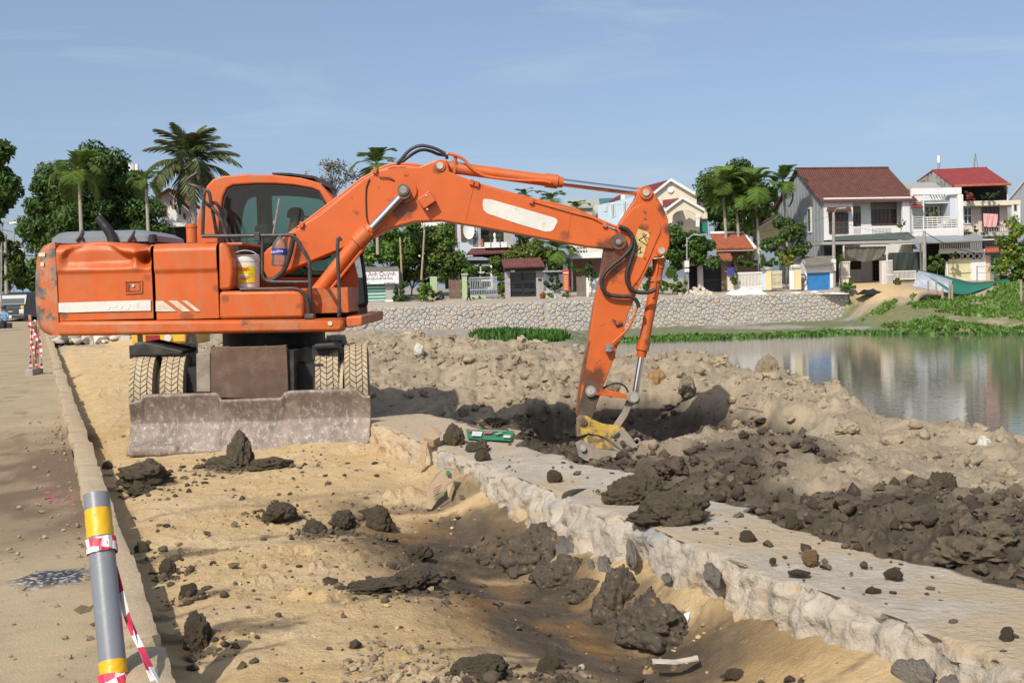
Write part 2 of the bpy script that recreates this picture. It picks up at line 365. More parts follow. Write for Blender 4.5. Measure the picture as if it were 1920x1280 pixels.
def soil_material():
    m = bpy.data.materials.new('worked_soil'); m.use_nodes = True; n, l = m.node_tree.nodes, m.node_tree.links; b = n['Principled BSDF']
    b.inputs['Specular IOR Level'].default_value = .25
    g = n.new('ShaderNodeNewGeometry')
    def noise(s, d=6, r=.6):
        t = n.new('ShaderNodeTexNoise'); t.inputs['Scale'].default_value = s; t.inputs['Detail'].default_value = d; t.inputs['Roughness'].default_value = r
        l.new(g.outputs['Position'], t.inputs['Vector']); return t.outputs['Fac']
    def mr(s, a, c, lo=0., hi=1.):
        r = n.new('ShaderNodeMapRange'); r.inputs['From Min'].default_value = a; r.inputs['From Max'].default_value = c; r.inputs['To Min'].default_value = lo; r.inputs['To Max'].default_value = hi
        l.new(s, r.inputs['Value']); return r.outputs['Result']
    def mix(f, a, c):
        x = n.new('ShaderNodeMixRGB')
        for s, k in ((f, 'Fac'), (a, 'Color1'), (c, 'Color2')):
            if isinstance(s, tuple): x.inputs[k].default_value = (*s, 1)
            else: l.new(s, x.inputs[k])
        return x.outputs['Color']
    def att(name):
        a = n.new('ShaderNodeAttribute'); a.attribute_name = name; s = n.new('ShaderNodeSeparateColor'); l.new(a.outputs['Color'], s.inputs['Color']); return s.outputs
    a1, a2 = att('soil'), att('soil_extra')
    sand = mix(mr(noise(1.3), .35, .65), (.60, .42, .20), (.66, .50, .295)); sand = mix(mr(noise(7, 8, .7), .52, .64, 0, .55), sand, (.46, .32, .175)); sand = mix(mr(noise(26, 4), .5, .75, 0, .4), sand, (.44, .30, .16))
    pile = mix(mr(noise(1.6), .38, .64), (.34, .28, .195), (.45, .365, .255)); pile = mix(mr(noise(3.7, 5), .62, .70, 0, .75), pile, (.42, .265, .125))
    pile = mix(mr(noise(8), .5, .75, 0, .7), pile, (.22, .18, .13))
    mud = mix(mr(noise(4.5), .35, .65), (.070, .056, .040), (.135, .108, .075)); mud = mix(mr(noise(11, 5), .62, .70, 0, .8), mud, (.24, .175, .10))
    grav = mix(mr(noise(2.5), .35, .65), (.27, .25, .22), (.38, .35, .30)); grav = mix(mr(noise(18, 3), .5, .65, 0, .6), grav, (.20, .18, .15))
    green = mix(mr(noise(1.7), .35, .65), (.10, .12, .04), (.14, .17, .06))
    scr = mix(mr(noise(5), .35, .65), (.27, .155, .06), (.15, .098, .052))
    c = mix(a2['Green'], sand, scr); c = mix(a1['Green'], c, pile); c = mix(a1['Blue'], c, grav)
    c = mix(a1['Red'], c, mud); c = mix(a2['Red'], c, green)
    l.new(c, b.inputs['Base Color']); l.new(mr(a1['Red'], 0, 1, .95, .72), b.inputs['Roughness'])
    bp = n.new('ShaderNodeBump'); bp.inputs['Strength'].default_value = 1.0; bp.inputs['Distance'].default_value = .035
    ad = n.new('ShaderNodeMath'); ad.operation = 'ADD'; l.new(mr(noise(55, 8, .72), 0, 1, 0, .55), ad.inputs[0]); l.new(mr(noise(13, 6, .65), 0, 1, 0, 1.0), ad.inputs[1]); l.new(ad.outputs[0], bp.inputs['Height']); l.new(bp.outputs['Normal'], b.inputs['Normal'])
    return m
SOIL = soil_material()
tag(link('ground', grid_mesh('ground', TX, TY, TZ, {'soil': M1, 'soil_extra': M2}), SOIL), 'tan earth of the works with wet mud and piles by the pond', kind='structure')
def gz(x, y):
    z, _, _ = terrain_z(np.array([[float(x)]]), np.array([[float(y)]])); return float(z[0, 0])

# ---- water
def water_material():
    m = bpy.data.materials.new('pond_water'); m.use_nodes = True; n, l = m.node_tree.nodes, m.node_tree.links; b = n['Principled BSDF']
    b.inputs['Base Color'].default_value = (.15, .148, .115, 1); b.inputs['Roughness'].default_value = .05; b.inputs['IOR'].default_value = 1.33; b.inputs['Specular IOR Level'].default_value = .75
    t = n.new('ShaderNodeTexCoord'); mp_ = n.new('ShaderNodeMapping'); mp_.inputs['Scale'].default_value = (.9, 1.6, 1); l.new(t.outputs['Object'], mp_.inputs['Vector'])
    a = n.new('ShaderNodeTexNoise'); a.inputs['Scale'].default_value = 2.2; a.inputs['Detail'].default_value = 3
    l.new(mp_.outputs['Vector'], a.inputs['Vector'])
    bp = n.new('ShaderNodeBump'); bp.inputs['Strength'].default_value = .12; bp.inputs['Distance'].default_value = .05
    l.new(a.outputs['Fac'], bp.inputs['Height']); l.new(bp.outputs['Normal'], b.inputs['Normal'])
    return m
w = MB(); w.add([(1.5, 6, WATER), (160, 6, WATER), (160, 95, WATER), (1.5, 95, WATER)], [(0, 1, 2, 3)])
tag(w.build('pond_water', water_material()), 'still olive pond water mirroring the houses', kind='structure')

# ---- road (dusty concrete) left of the kerb
q_ = np.linspace(-8.8, .27, 150); t_ = np.geomspace(1.2, 170, 420); RQ, RT = np.meshgrid(q_, t_)
RX, RY = NX * RQ - NY * RT, NY * RQ + NX * RT
RZ = .10 + (fbm(RX * .6, RY * .6, 4, 201) - .5) * .03 + .035 * sstep(-.35, .27, RQ) * fbm(RX * 4, RY * 4, 4, 203)
damp = np.clip(sstep(-.95, -.1, RQ + (fbm(RQ * 1.6, RT * .8, 4, 205) - .5) * 1.6) * sstep(.40, .56, fbm(RQ * .8, RT * .35, 5, 207, .6)) * sstep(5.6, 8.0, RT) * sstep(26, 12, RT), 0, 1)
damp = np.maximum(damp, sstep(-.75, -.25, RQ + (fbm(RQ * 2.2, RT * 1.1, 5, 215, .6) - .5) * 1.1) * sstep(8.2, 9.6, RT) * sstep(17, 13.5, RT) * (.55 + .45 * sstep(.4, .6, fbm(RQ * 3, RT * 2, 4, 217))))
damp = np.maximum(damp, .75 * sstep(.60, .68, fbm(RQ * 1.5 + 9, RT * 1.1, 5, 209, .6)) * (RQ < -.2) * sstep(30, 20, RT))
ash = np.exp(-(((RQ - .02) / .24) ** 2 + ((RT - 7.6) / .26) ** 2)); ash = sstep(.35, .6, ash + (fbm(RX * 9, RY * 9, 4, 211) - .5) * .5)
RZ = RZ + ash * .03 * fbm(RX * 20, RY * 20, 3, 213)
def road_material():
    m = mat('dusty_concrete_road', (.39, .305, .185), .9, var=.18, vscale=1.1, bump=.5, bscale=70, dirt=(.25, .19, .125), dlo=.47, dhi=.72, dscale=1.3)
    n, l = m.node_tree.nodes, m.node_tree.links; b = n['Principled BSDF']; src = b.inputs['Base Color'].links[0].from_socket
    a = n.new('ShaderNodeAttribute'); a.attribute_name = 'road_marks'; s = n.new('ShaderNodeSeparateColor'); l.new(a.outputs['Color'], s.inputs['Color'])
    x = n.new('ShaderNodeMixRGB'); x.inputs['Color2'].default_value = (.16, .105, .062, 1); l.new(s.outputs['Red'], x.inputs['Fac']); l.new(src, x.inputs['Color1'])
    tn = n.new('ShaderNodeTexNoise'); tn.inputs['Scale'].default_value = 30; g = n.new('ShaderNodeNewGeometry'); l.new(g.outputs['Position'], tn.inputs['Vector'])
    rp = n.new('ShaderNodeValToRGB'); rp.color_ramp.elements[0].color = (.03, .03, .033, 1); rp.color_ramp.elements[0].position = .5; rp.color_ramp.elements[1].color = (.45, .45, .46, 1); rp.color_ramp.elements[1].position = .66
    l.new(tn.outputs['Fac'], rp.inputs['Fac'])
    y = n.new('ShaderNodeMixRGB'); l.new(s.outputs['Green'], y.inputs['Fac']); l.new(x.outputs['Color'], y.inputs['Color1']); l.new(rp.outputs['Color'], y.inputs['Color2'])
    l.new(y.outputs['Color'], b.inputs['Base Color']); return m
tag(link('road', grid_mesh('road', RX, RY, RZ, {'road_marks': np.stack([damp, ash, ash * 0], -1)}), road_material()), 'dusty pale concrete road with damp brown patches', kind='structure')

# ---- kerb of rough concrete blocks
def rough_block(name, L, w, h, seed, nx=22, ny=5, nz=6, amp=.016):
    bm = bmesh.new(); bmesh.ops.create_cube(bm, size=1)
    bmesh.ops.scale(bm, vec=(w, L, h), verts=bm.verts)
    for ax, n_ in ((1, nx), (0, ny), (2, nz)):
        lim = (w, L, h)[ax]
        for k in range(1, n_):
            co = [0, 0, 0]; no = [0, 0, 0]; co[ax] = -lim / 2 + lim * k / n_; no[ax] = 1
            bmesh.ops.bisect_plane(bm, geom=bm.verts[:] + bm.edges[:] + bm.faces[:], plane_co=co, plane_no=no)
    V = np.array([v.co[:] for v in bm.verts])
    d = np.stack([fbm3(V * 7 + 3.1 * seed, 4, 300 + seed) - .5, fbm3(V * 7 + 9.7, 3, 330 + seed) - .5, fbm3(V * 7 + 5.5, 4, 360 + seed) - .5], -1)
    ed = np.clip((np.abs(V[:, 0]) / (w / 2) + np.abs(V[:, 2]) / (h / 2)) - 1.55, 0, 1)[:, None]          # worn arrises
    ed2 = np.clip((np.abs(V[:, 1]) / (L / 2) + np.abs(V[:, 2]) / (h / 2)) - 1.7, 0, 1)[:, None]
    V2 = V + d * amp * 2.4 - np.sign(V) * np.array([1, 0, 1]) * ed * .022 - np.sign(V) * np.array([0, 1, 1]) * ed2 * .022
    for v, c in zip(bm.verts, V2): v.co = c
    me = bpy.data.meshes.new(name); bm.to_mesh(me); bm.free(); return me
MK = mat('kerb_concrete', (.45, .36, .235), .92, var=.16, vscale=4, bump=.6, bscale=45, dirt=(.36, .27, .17), dlo=.45, dhi=.7, dscale=2.5)
kerb = thing('kerb', None, None, QT(.35, 3.2, .05)); tag(kerb, 'low worn concrete kerb between road and sandy strip', kind='structure')
kv = [rough_block('kerb_block', .985, .20, .40, i, amp=.011) for i in range(5)]
ka = math.atan2(NY, NX)
t = 2.6
for i in range(70):
    L = 1.02; o = link('kerb_block', kv[i % 5], MK, None, smooth=True, angle=50)
    o.location = QT(.365 + random.uniform(-.014, .014), t + L / 2, .0 + random.uniform(-.02, .006)); o.rotation_euler = (random.uniform(-.018, .018), random.uniform(-.05, .05), ka + random.uniform(-.022, .022))
    if i % 2: o.rotation_euler.z += math.pi
    adopt(o, kerb); t += L + .022

# ---- near retaining wall: plastered rubble with a flat top
def near_wall():
    tt = np.arange(2.6, 15.6, .018); prof = []
    for k in np.linspace(0, 1, 46): prof.append((3.10 + .17 * k ** .8, -.55 + .80 * k, 0))      # face, leaning back
    for k in np.linspace(0, 1, 34)[1:]: prof.append((3.27 + .80 * k, .25, 1))                      # top
    for k in np.linspace(0, 1, 12)[1:]: prof.append((4.07 + .05 * k, .25 - .9 * k, 2))             # far side
    pr = np.array(prof); Q = np.repeat(pr[None, :, 0], len(tt), 0); Z = np.repeat(pr[None, :, 1], len(tt), 0); T = np.repeat(tt[:, None], len(pr), 1); K = pr[None, :, 2] + 0 * T
    s = np.where(K == 0, Z, np.where(K == 1, .25 + (Q - 3.27), 1.05 + .25 - Z))                    # running length round the profile
    edge = np.exp(-((s - .25) / .035) ** 2); edge2 = np.exp(-((s - 1.05) / .05) ** 2)
    n1 = fbm(T * 2.2, s * 2.6, 5, 401, .55) - .5; n2 = fbm(T * 9, s * 9, 4, 411) - .5
    st = clods(T, s * 1.3, .33, 421, .75, .55)
    face = (K == 0)
    n3 = np.abs(fbm(T * 5.5, s * 4.0, 4, 415, .6) - .5); Q = Q + np.where(face, -n1 * .13 - st * .24 - n2 * .06 + n3 * .20 - clods(T, s, .075, 417, .6, .5) * .5, 0) + edge * (sstep(.50, .56, fbm(T * 3.2, T * 0, 5, 431, .65)) * .055 + .03 * (fbm(T * 9, T * 0, 4, 433, .6) - .4))
    Q = Q - edge2 * np.clip(fbm(T * 2.0, T * 0 + 4, 5, 441, .6) - .45, -.2, 1) * .5
    Z = Z + np.where(K == 1, (fbm(T * 1.6, s * 1.6, 5, 451, .55) - .5) * .05, 0) - edge * .008 - edge * sstep(.55, .60, fbm(T * 4.3, T * 0, 5, 461, .65)) * .05
    # the far end sinks into the ground
    sink = sstep(13.6, 15.4, T) * .12; Z = Z - sink
    earth = np.clip(sstep(.13, -.22, s + (fbm(T * 1.7, s * 2.5, 5, 471, .6) - .5) * .62) * face, 0, 1)
    earth = np.maximum(earth, sstep(9.5, 13, T) * .8 * face)
    stone = sstep(.03, .09, st) * face * sstep(.42, .56, fbm(T * 2.1, s * 2.1, 3, 481))
    dust = np.where(K == 1, sstep(.42, .62, fbm(T * 1.3, s * 2.2, 5, 491, .6)), 0)
    dust = np.maximum(dust, sstep(9, 12.5, T) * .85 * (K == 1))
    me = grid_mesh('masonry', NX * Q - NY * T, NY * Q + NX * T, Z, {'wall_marks': np.stack([earth, stone, dust], -1)})
    me.flip_normals()
    m = mat('plastered_rubble', (.47, .415, .335), .9, var=.16, vscale=3.5, bump=1., bscale=19, bdist=.035, dirt=(.34, .275, .20), dlo=.48, dhi=.75, dscale=5)
    n, l = m.node_tree.nodes, m.node_tree.links; b = n['Principled BSDF']; c = b.inputs['Base Color'].links[0].from_socket
    a = n.new('ShaderNodeAttribute'); a.attribute_name = 'wall_marks'; sp = n.new('ShaderNodeSeparateColor'); l.new(a.outputs['Color'], sp.inputs['Color'])
    for k, cc in (('Green', (.30, .305, .30)), ('Blue', (.46, .365, .24)), ('Red', (.52, .37, .20))):
        x = n.new('ShaderNodeMixRGB'); x.inputs['Color2'].default_value = (*cc, 1); l.new(sp.outputs[k], x.inputs['Fac']); l.new(c, x.inputs['Color1']); c = x.outputs['Color']
    l.new(c, b.inputs['Base Color'])
    root = thing('retaining_wall', 'low plastered rubble wall with flat pale top running past the bucket arm', 'wall', QT(3.6, 6, -.3))
    link('masonry', me, m, root)
    ms = mat('wall_stone', (.40, .395, .375), .9, var=.25, vscale=3, bump=1., bscale=7, bdist=.2, dirt=(.47, .41, .33), dlo=.28, dhi=.52, dscale=1.2)
    rr = random.Random(5); variants = [lump_mesh('stone', 3, 40 + i, .75) for i in range(5)]
    for i in range(15):
        tk = rr.uniform(3.0, 9.0); zk = rr.uniform(-.12, .18); o = link('stone', variants[i % 5], ms, None, smooth='all')
        sc_ = rr.uniform(.04, .085); o.scale = (sc_ * .30, sc_ * rr.uniform(.8, 1.5), sc_ * rr.uniform(.7, 1.2)); o.rotation_euler = (rr.uniform(-.6, .6), 0, ka + rr.uniform(-.3, .3))
        o.location = QT(3.10 + .17 * ((zk + .55) / .8) ** .8 - .045, tk, zk); adopt(o, root)
def lump_mesh(name, sub, seed, rough=.55, flat=0.):
    bm = bmesh.new(); bmesh.ops.create_icosphere(bm, subdivisions=sub, radius=1)
    V = np.array([v.co[:] for v in bm.verts]); off = np.array([seed * 3.7, seed * 1.9, seed * 5.3])
    r = 1 + (fbm3(V * 1.3 + off, 2, seed) - .5) * rough * 1.9
    if sub > 3:
        c = np.abs(fbm3(V * 3.6 + off, 3, seed + 50) - .5) * 2; r = r + (.22 - c) * rough * .9 + (fbm3(V * 10 + off, 3, seed + 70, .65) - .5) * rough * .75 + (.25 - np.abs(fbm3(V * 6.5 + off, 2, seed + 90) - .5) * 2) * rough * .35
    else: r = r + (fbm3(V * 3 + off, 2, seed + 50) - .5) * rough * .7
    V = V * r[:, None]
    if flat: V[:, 2] = np.where(V[:, 2] < -flat, -flat + (V[:, 2] + flat) * .15, V[:, 2])
    for v, c in zip(bm.verts, V): v.co = c
    me = bpy.data.meshes.new(name); bm.to_mesh(me); bm.free(); return me
near_wall()

# ---- far retaining wall of pale rubble stones
def clip_poly(poly, mx_, my_, nx_, ny_):
    out = []
    for i in range(len(poly)):
        a, b = poly[i], poly[(i + 1) % len(poly)]
        da, db = (a[0] - mx_) * nx_ + (a[1] - my_) * ny_, (b[0] - mx_) * nx_ + (b[1] - my_) * ny_
        if da <= 0: out.append(a)
        if (da < 0) != (db < 0) and da != db:
            k = da / (da - db); out.append((a[0] + (b[0] - a[0]) * k, a[1] + (b[1] - a[1]) * k))
    return out
def far_wall():
    rr = random.Random(11); A = Vector((-14.5, yw(-14.5), 0)); B = Vector((27.4, yw(27.4), 0)); d = (B - A); L = d.length; d.normalize(); nrm = Vector((d.y, -d.x, 0))
    top = lambda s: .16 + .10 * s / L
    root = thing('stone_wall', 'long pale rubble stone retaining wall along the far bank', 'wall', A)
    b = MB(); b.add([A + nrm * 0 + Vector((0, 0, -3)), B + Vector((0, 0, -3)), B + Vector((0, 0, top(L))), A + Vector((0, 0, top(0))),
                     A - nrm * .5 + Vector((0, 0, -3)), B - nrm * .5 + Vector((0, 0, -3)), B - nrm * .5 + Vector((0, 0, top(L))), A - nrm * .5 + Vector((0, 0, top(0)))],
                    [(0, 1, 2, 3), (3, 2, 6, 7), (5, 4, 7, 6), (1, 5, 6, 2), (4, 0, 3, 7)])
    b.build('mortar', mat('wall_mortar', (.42, .39, .34), .95, var=.2, vscale=6, bump=.5, bscale=10), root)
    mats = [mat('rubble_stone_%d' % i, c, .85, var=.18, vscale=5, bump=.5, bscale=12) for i, c in enumerate([(.46, .43, .385), (.43, .41, .38), (.48, .44, .37), (.46, .39, .315), (.41, .40, .38)])]
    cw, ch = .44, .27; cols, rws = int(L / cw), 10; pts = {}
    for r in range(-1, rws + 1):
        for c in range(-1, cols + 1): pts[r, c] = ((c + .5 + (.5 if r % 2 else 0) + rr.uniform(-.42, .42)) * cw, -2.45 + (r + .5 + rr.uniform(-.4, .4)) * ch)
    cells = []
    for r in range(rws):
        for c in range(cols):
            px_, py_ = pts[r, c]; poly = [(px_ - cw, py_ - ch), (px_ + cw, py_ - ch), (px_ + cw, py_ + ch), (px_ - cw, py_ + ch)]
            for r2 in range(max(-1, r - 2), min(rws, r + 2) + 1):
                for c2 in range(c - 2, c + 3):
                    if (r2, c2) != (r, c) and (r2, c2) in pts:
                        ox, oy = pts[r2, c2]; poly = clip_poly(poly, (px_ + ox) / 2, (py_ + oy) / 2, ox - px_, oy - py_)
            tp = top(px_) + .02; poly = clip_poly(poly, 0, tp, 0, 1)
            if len(poly) > 2:
                ar = abs(sum(poly[i][0] * poly[(i + 1) % len(poly)][1] - poly[(i + 1) % len(poly)][0] * poly[i][1] for i in range(len(poly)))) / 2
                if ar > .012 and not any(abs(px_ - j) < .12 for j in (4.3, 17.9, 26.5)): cells.append((ar * (1 if py_ > -1.9 else .2), poly))
    cells.sort(key=lambda c: -c[0]); rest = MB()
    for i, (ar, poly) in enumerate(cells):
        n = len(poly); cx, cy = sum(p[0] for p in poly) / n, sum(p[1] for p in poly) / n; dep = rr.uniform(.05, .13)
        ring = lambda k, h: [A + d * (cx + (x - cx) * k) + nrm * h + Vector((0, 0, cy + (y - cy) * k)) for x, y in poly]
        vs = ring(.97, -.02) + ring(.92, dep * .6) + ring(.62, dep); 
        fs = [(j + k * n, (j + 1) % n + k * n, (j + 1) % n + (k + 1) * n, j + (k + 1) * n) for k in (0, 1) for j in range(n)] + [tuple(2 * n + j for j in range(n))]
        if i < 298: MB().add(vs, fs).build('stone', mats[rr.choice((0, 0, 1, 2, 2, 3, 4))], root)
        else: rest.add(vs, fs)
    o = rest.build('stone_facing', mats[0], root); o['kind'] = 'stuff'
    for mm in mats[1:]: o.data.materials.append(mm)
    k = 0
    # colour the small stones one by one
    isl = {}
    for p in o.data.polygons: p.material_index = (p.vertices[0] // 12 * 7919) % 5
    return A, d, L, top
FARWALL = far_wall()

# ---- loose clods and crumbs lying on the soil: far too many to count
def scatter(name, label, pts, sizes, m, sub=1, seed=0, sink=.25, squash=.7, kind='stuff', nvar=6, rough=.9, zs=None):
    rg = np.random.default_rng(seed); pts = np.asarray(pts, float); sizes = np.asarray(sizes, float)
    if zs is None: zs = terrain_z(pts[None, :, 0], pts[None, :, 1])[0][0]
    vs, fs, k = [], [], 0
    base = []
    for i in range(nvar):
        me = lump_mesh('tmp', sub, seed + i * 3 + 1, rough); V = np.empty(len(me.vertices) * 3, np.float32); me.vertices.foreach_get('co', V)
        T = np.empty(len(me.loops), np.int32); me.loops.foreach_get('vertex_index', T); base.append((V.reshape(-1, 3), T.reshape(-1, 3))); bpy.data.meshes.remove(me)
    for i, (p, s_) in enumerate(zip(pts, sizes)):
        V, T = base[i % nvar]; a = rg.uniform(0, 6.28); c, s2 = math.cos(a), math.sin(a)
        sx, sy, sz = s_ * rg.uniform(.75, 1.3), s_ * rg.uniform(.7, 1.1), s_ * squash * rg.uniform(.7, 1.2)
        X, Y = V[:, 0] * sx, V[:, 1] * sy
        vs.append(np.stack([X * c - Y * s2 + p[0], X * s2 + Y * c + p[1], V[:, 2] * sz + zs[i] + sz * (1 - sink * 2)], -1)); fs.append(T + k); k += len(V)
    me = tri_mesh(name, np.concatenate(vs), np.concatenate(fs)); me.polygons.foreach_set('use_smooth', np.ones(len(me.polygons), bool))
    try: me.set_sharp_from_angle(angle=R(62))
    except Exception: pass
    return tag(link(name, me, m), label, kind=kind)
M_DRY = mat('dry_clod', (.375, .305, .21), .97, isl=.15, var=.22, vscale=1.6, bump=1., bscale=24, bdist=.04, col2=(.38, .245, .12), c2lo=.6, c2hi=.68, dscale=3.7, spec=.2)
M_WET = mat('wet_mud', (.098, .073, .049), .78, isl=.45, var=.35, vscale=9, bump=1., bscale=26, bdist=.03, spec=.35, col2=(.19, .14, .08), c2lo=.58, c2hi=.74, dscale=4)
M_CRUMB = mat('sandy_crumb', (.40, .28, .15), .95, isl=.4, bump=.8, bscale=50)
rg = np.random.default_rng(3)
def pick(n, x0, x1, y0, y1, test, power=1.):
    y = y0 * (y1 / y0) ** rg.random(n); x = x0 + (x1 - x0) * rg.random(n)
    x = x * (y / 20.) if power == 0 else x
    m = test(x, y); return np.stack([x[m], y[m]], -1)
def dryzone(x, y):
    q = NX * x + NY * y; z, m1, _ = terrain_z(x[None], y[None])
    return (q > 4.2) & (m1[0, :, 0] < .4) & (z[0] > -1.6) & (rg.random(len(x)) < .35 + .8 * sstep(.4, .62, fbm(x * .45, y * .45, 4, 71))) & ~((rg.random(len(x)) < .7) & (gauss(x, y, 4.0, 13.2, 1.3, 2.6) > .3))
def wetzone(x, y):
    q = NX * x + NY * y; z, m1, _ = terrain_z(x[None], y[None]); return (q > 4.15) & (m1[0, :, 0] > .45)
p = pick(21000, -9, 7, 7, 40, dryzone); scatter('dry_clods', 'pale dry clods of dug soil strewn over the piles by the pond', p, .018 + .075 * rg.random(len(p)) ** 3.6, M_DRY, 2, 11, sink=.36, rough=1.05)
p = pick(230, -8, 6, 12, 34, dryzone); scatter('dry_boulders', 'larger dry lumps of clay on the piles by the pond', p, .07 + .14 * rg.random(len(p)) ** 3, M_DRY, 4, 31, sink=.38, rough=.6)
p = pick(14000, -2, 6.5, 5, 19, wetzone); scatter('wet_clods', 'dark wet clods of mud in the trench behind the wall', p, .014 + .06 * rg.random(len(p)) ** 4, M_WET, 1, 51)
p = pick(330, -2, 6.5, 5, 18.5, wetzone); scatter('wet_lumps', 'larger dark wet mud lumps in the trench behind the wall', p, .05 + .10 * rg.random(len(p)) ** 2.5, M_WET, 4, 71, sink=.42, rough=.6)
def stripzone(x, y):
    q = NX * x + NY * y; return (q > .55) & (q < 3.15) & (rg.random(len(x)) < .06 + .9 * sstep(.5, .66, fbm(x * 1.1, y * 1.1, 4, 91)))
p = pick(9000, -7, 2.5, 4.2, 16, stripzone); scatter('sandy_crumbs', 'small sandy crumbs on the compacted strip', p, .006 + .016 * rg.random(len(p)) ** 3, M_CRUMB, 1, 91)
def topzone(x, y):
    q = NX * x + NY * y; return ((q > .6) & (q < 3.1)) | ((q > 3.35) & (q < 4.0))
p = pick(1500, -5, 3.5, 4.3, 13.2, topzone); qq = NX * p[:, 0] + NY * p[:, 1]; zz = terrain_z(p[None, :, 0], p[None, :, 1])[0][0]; zz = np.where(qq > 3.3, .25, zz)
scatter('mud_crumbs', 'small dark mud crumbs dropped on sand and wall top', p, .009 + .03 * rg.random(len(p)) ** 4, M_WET, 1, 111, zs=zz, squash=.6)
# ================================================================ THE WHEELED EXCAVATOR
def pz(pts, D): return [(p.x, p.z) for p in (P(u, v, D) for u, v in pts)]
def path(pts, D): return [P(*p, D) if len(p) == 2 else P(p[0], p[1], p[2]) for p in pts]
def spline(pts, n=8):
    pts = [Vector(p) for p in pts]; out = []
    for i in range(len(pts) - 1):
        p0, p1, p2, p3 = pts[max(i - 1, 0)], pts[i], pts[i + 1], pts[min(i + 2, len(pts) - 1)]
        for k in range(n):
            t = k / n; out.append(.5 * ((2 * p1) + (p2 - p0) * t + (2 * p0 - 5 * p1 + 4 * p2 - p3) * t * t + (3 * p1 - p0 - 3 * p2 + p3) * t ** 3))
    return out + [pts[-1]]
z1 = lambda l: [(x / 3.765, 300 + y / 3.765) for x, y in l]
z2 = lambda l: [(340 + x / 4.267, 260 + y / 4.267) for x, y in l]
z3 = lambda l: [(220 + x / 3.556, 500 + y / 3.556) for x, y in l]
z4 = lambda l: [(680 + x / 3.097, 250 + y / 3.097) for x, y in l]
z5 = lambda l: [(1000 + x / 3.37, 520 + y / 3.37) for x, y in l]
z7 = lambda l: [(1080 + x / 4, 300 + y / 4) for x, y in l]
z8 = lambda l: [(60 + x / 5.333, 430 + y / 5.333) for x, y in l]
OR = (.56, .108, .017)
M_OR = mat('orange_paint', OR, .48, var=.14, vscale=1.6, col2=(.36, .085, .03), c2lo=.66, c2hi=.70, dirt=(.38, .18, .085), dlo=.46, dhi=.78, dscale=3.6, stretch=(1, 1, .4), spec=.45, bump=.06, bscale=30)
M_ORD = mat('worn_orange_paint', (.53, .105, .018), .5, var=.14, vscale=3, col2=(.09, .055, .04), c2lo=.60, c2hi=.66, dscale=2.6, dirt=(.40, .22, .12), dlo=.45, dhi=.75, spec=.4, bump=.1, bscale=30)
M_CW = mat('chipped_counterweight_paint', (.50, .11, .025), .6, var=.15, vscale=3, col2=(.10, .095, .09), c2lo=.505, c2hi=.52, dscale=3.6, dirt=(.40, .26, .17), dlo=.42, dhi=.7, bump=.15, bscale=25)
M_ARM = mat('scuffed_arm_paint', (.57, .112, .017), .45, var=.08, vscale=3, col2=(.20, .06, .025), c2lo=.66, c2hi=.69, dscale=4.5, dirt=(.40, .16, .07), dlo=.55, dhi=.8, bump=.08, bscale=30)
M_STEEL = mat('bare_steel', (.30, .29, .28), .45, .6, var=.3, vscale=12, bump=.2, bscale=40)
M_CHROME = mat('chrome_rod', (.75, .77, .80), .10, 1.0)
M_PIN = mat('pin_steel', (.50, .49, .46), .45, .4, var=.25, vscale=20)
M_RUST = mat('rusty_brown_steel', (.125, .075, .05), .62, var=.3, vscale=4, dirt=(.24, .17, .12), dlo=.5, dhi=.8, dscale=3, bump=.15, bscale=30, metal=.2)
M_BLADE = mat('scratched_blade_steel', (.19, .15, .125), .6, var=.35, vscale=3, dirt=(.42, .385, .35), dlo=.52, dhi=.66, dscale=13, col2=(.28, .225, .18), c2lo=.5, c2hi=.62, bump=.35, bscale=30, metal=.15, stretch=(1, 1, .6))
M_BLK = mat('black_rubber_hose', (.022, .022, .023), .55, var=.4, vscale=20, dirt=(.12, .10, .08), dlo=.55, dhi=.85, dscale=6)
M_DARKTUBE = mat('dark_grey_tube', (.055, .053, .052), .5, .3, var=.3, vscale=15, dirt=(.22, .15, .10), dlo=.52, dhi=.75, dscale=6)
M_DUSTT = mat('dusty_tyre', (.43, .345, .225), .95, var=.22, vscale=5, dirt=(.26, .215, .16), dlo=.56, dhi=.8, dscale=5, bump=.5, bscale=35)
M_TYRES = mat('tyre_sidewall', (.21, .175, .125), .9, var=.3, vscale=5, bump=.3, bscale=30)
M_UNDER = mat('greasy_black_steel', (.018, .016, .015), .6, var=.4, vscale=8, dirt=(.10, .08, .055), dlo=.5, dhi=.8)
M_SILVER = mat('grey_hood_plastic', (.20, .22, .24), .42, var=.12, vscale=4, dirt=(.30, .26, .20), dlo=.55, dhi=.8)
M_WHITE = mat('worn_white_film', (.66, .64, .58), .55, var=.08, vscale=6, col2=(.50, .42, .32), c2lo=.62, c2hi=.72, dscale=6, dirt=(.45, .38, .30), dlo=.55, dhi=.8)
M_CREAM = mat('cream_sticker', (.60, .55, .42), .55, var=.12, vscale=9, dirt=(.48, .30, .18), dlo=.52, dhi=.75)
M_YEL = mat('scuffed_yellow_paint', (.56, .36, .04), .55, var=.15, vscale=6, col2=(.16, .115, .075), c2lo=.50, c2hi=.56, dscale=7, dirt=(.30, .23, .14), dlo=.45, dhi=.7, bump=.25, bscale=30)
M_MUDDY = mat('muddy_grey_steel', (.26, .225, .18), .75, var=.25, vscale=6, dirt=(.36, .29, .21), dlo=.45, dhi=.65, bump=.35, bscale=30)
M_BLACKP = mat('flat_black', (.012, .012, .012), .6)
M_CABIN = mat('cab_trim', (.05, .055, .055), .7, var=.2, vscale=6)
M_GLASS = glass('cab_glass', (.33, .49, .43), .03)
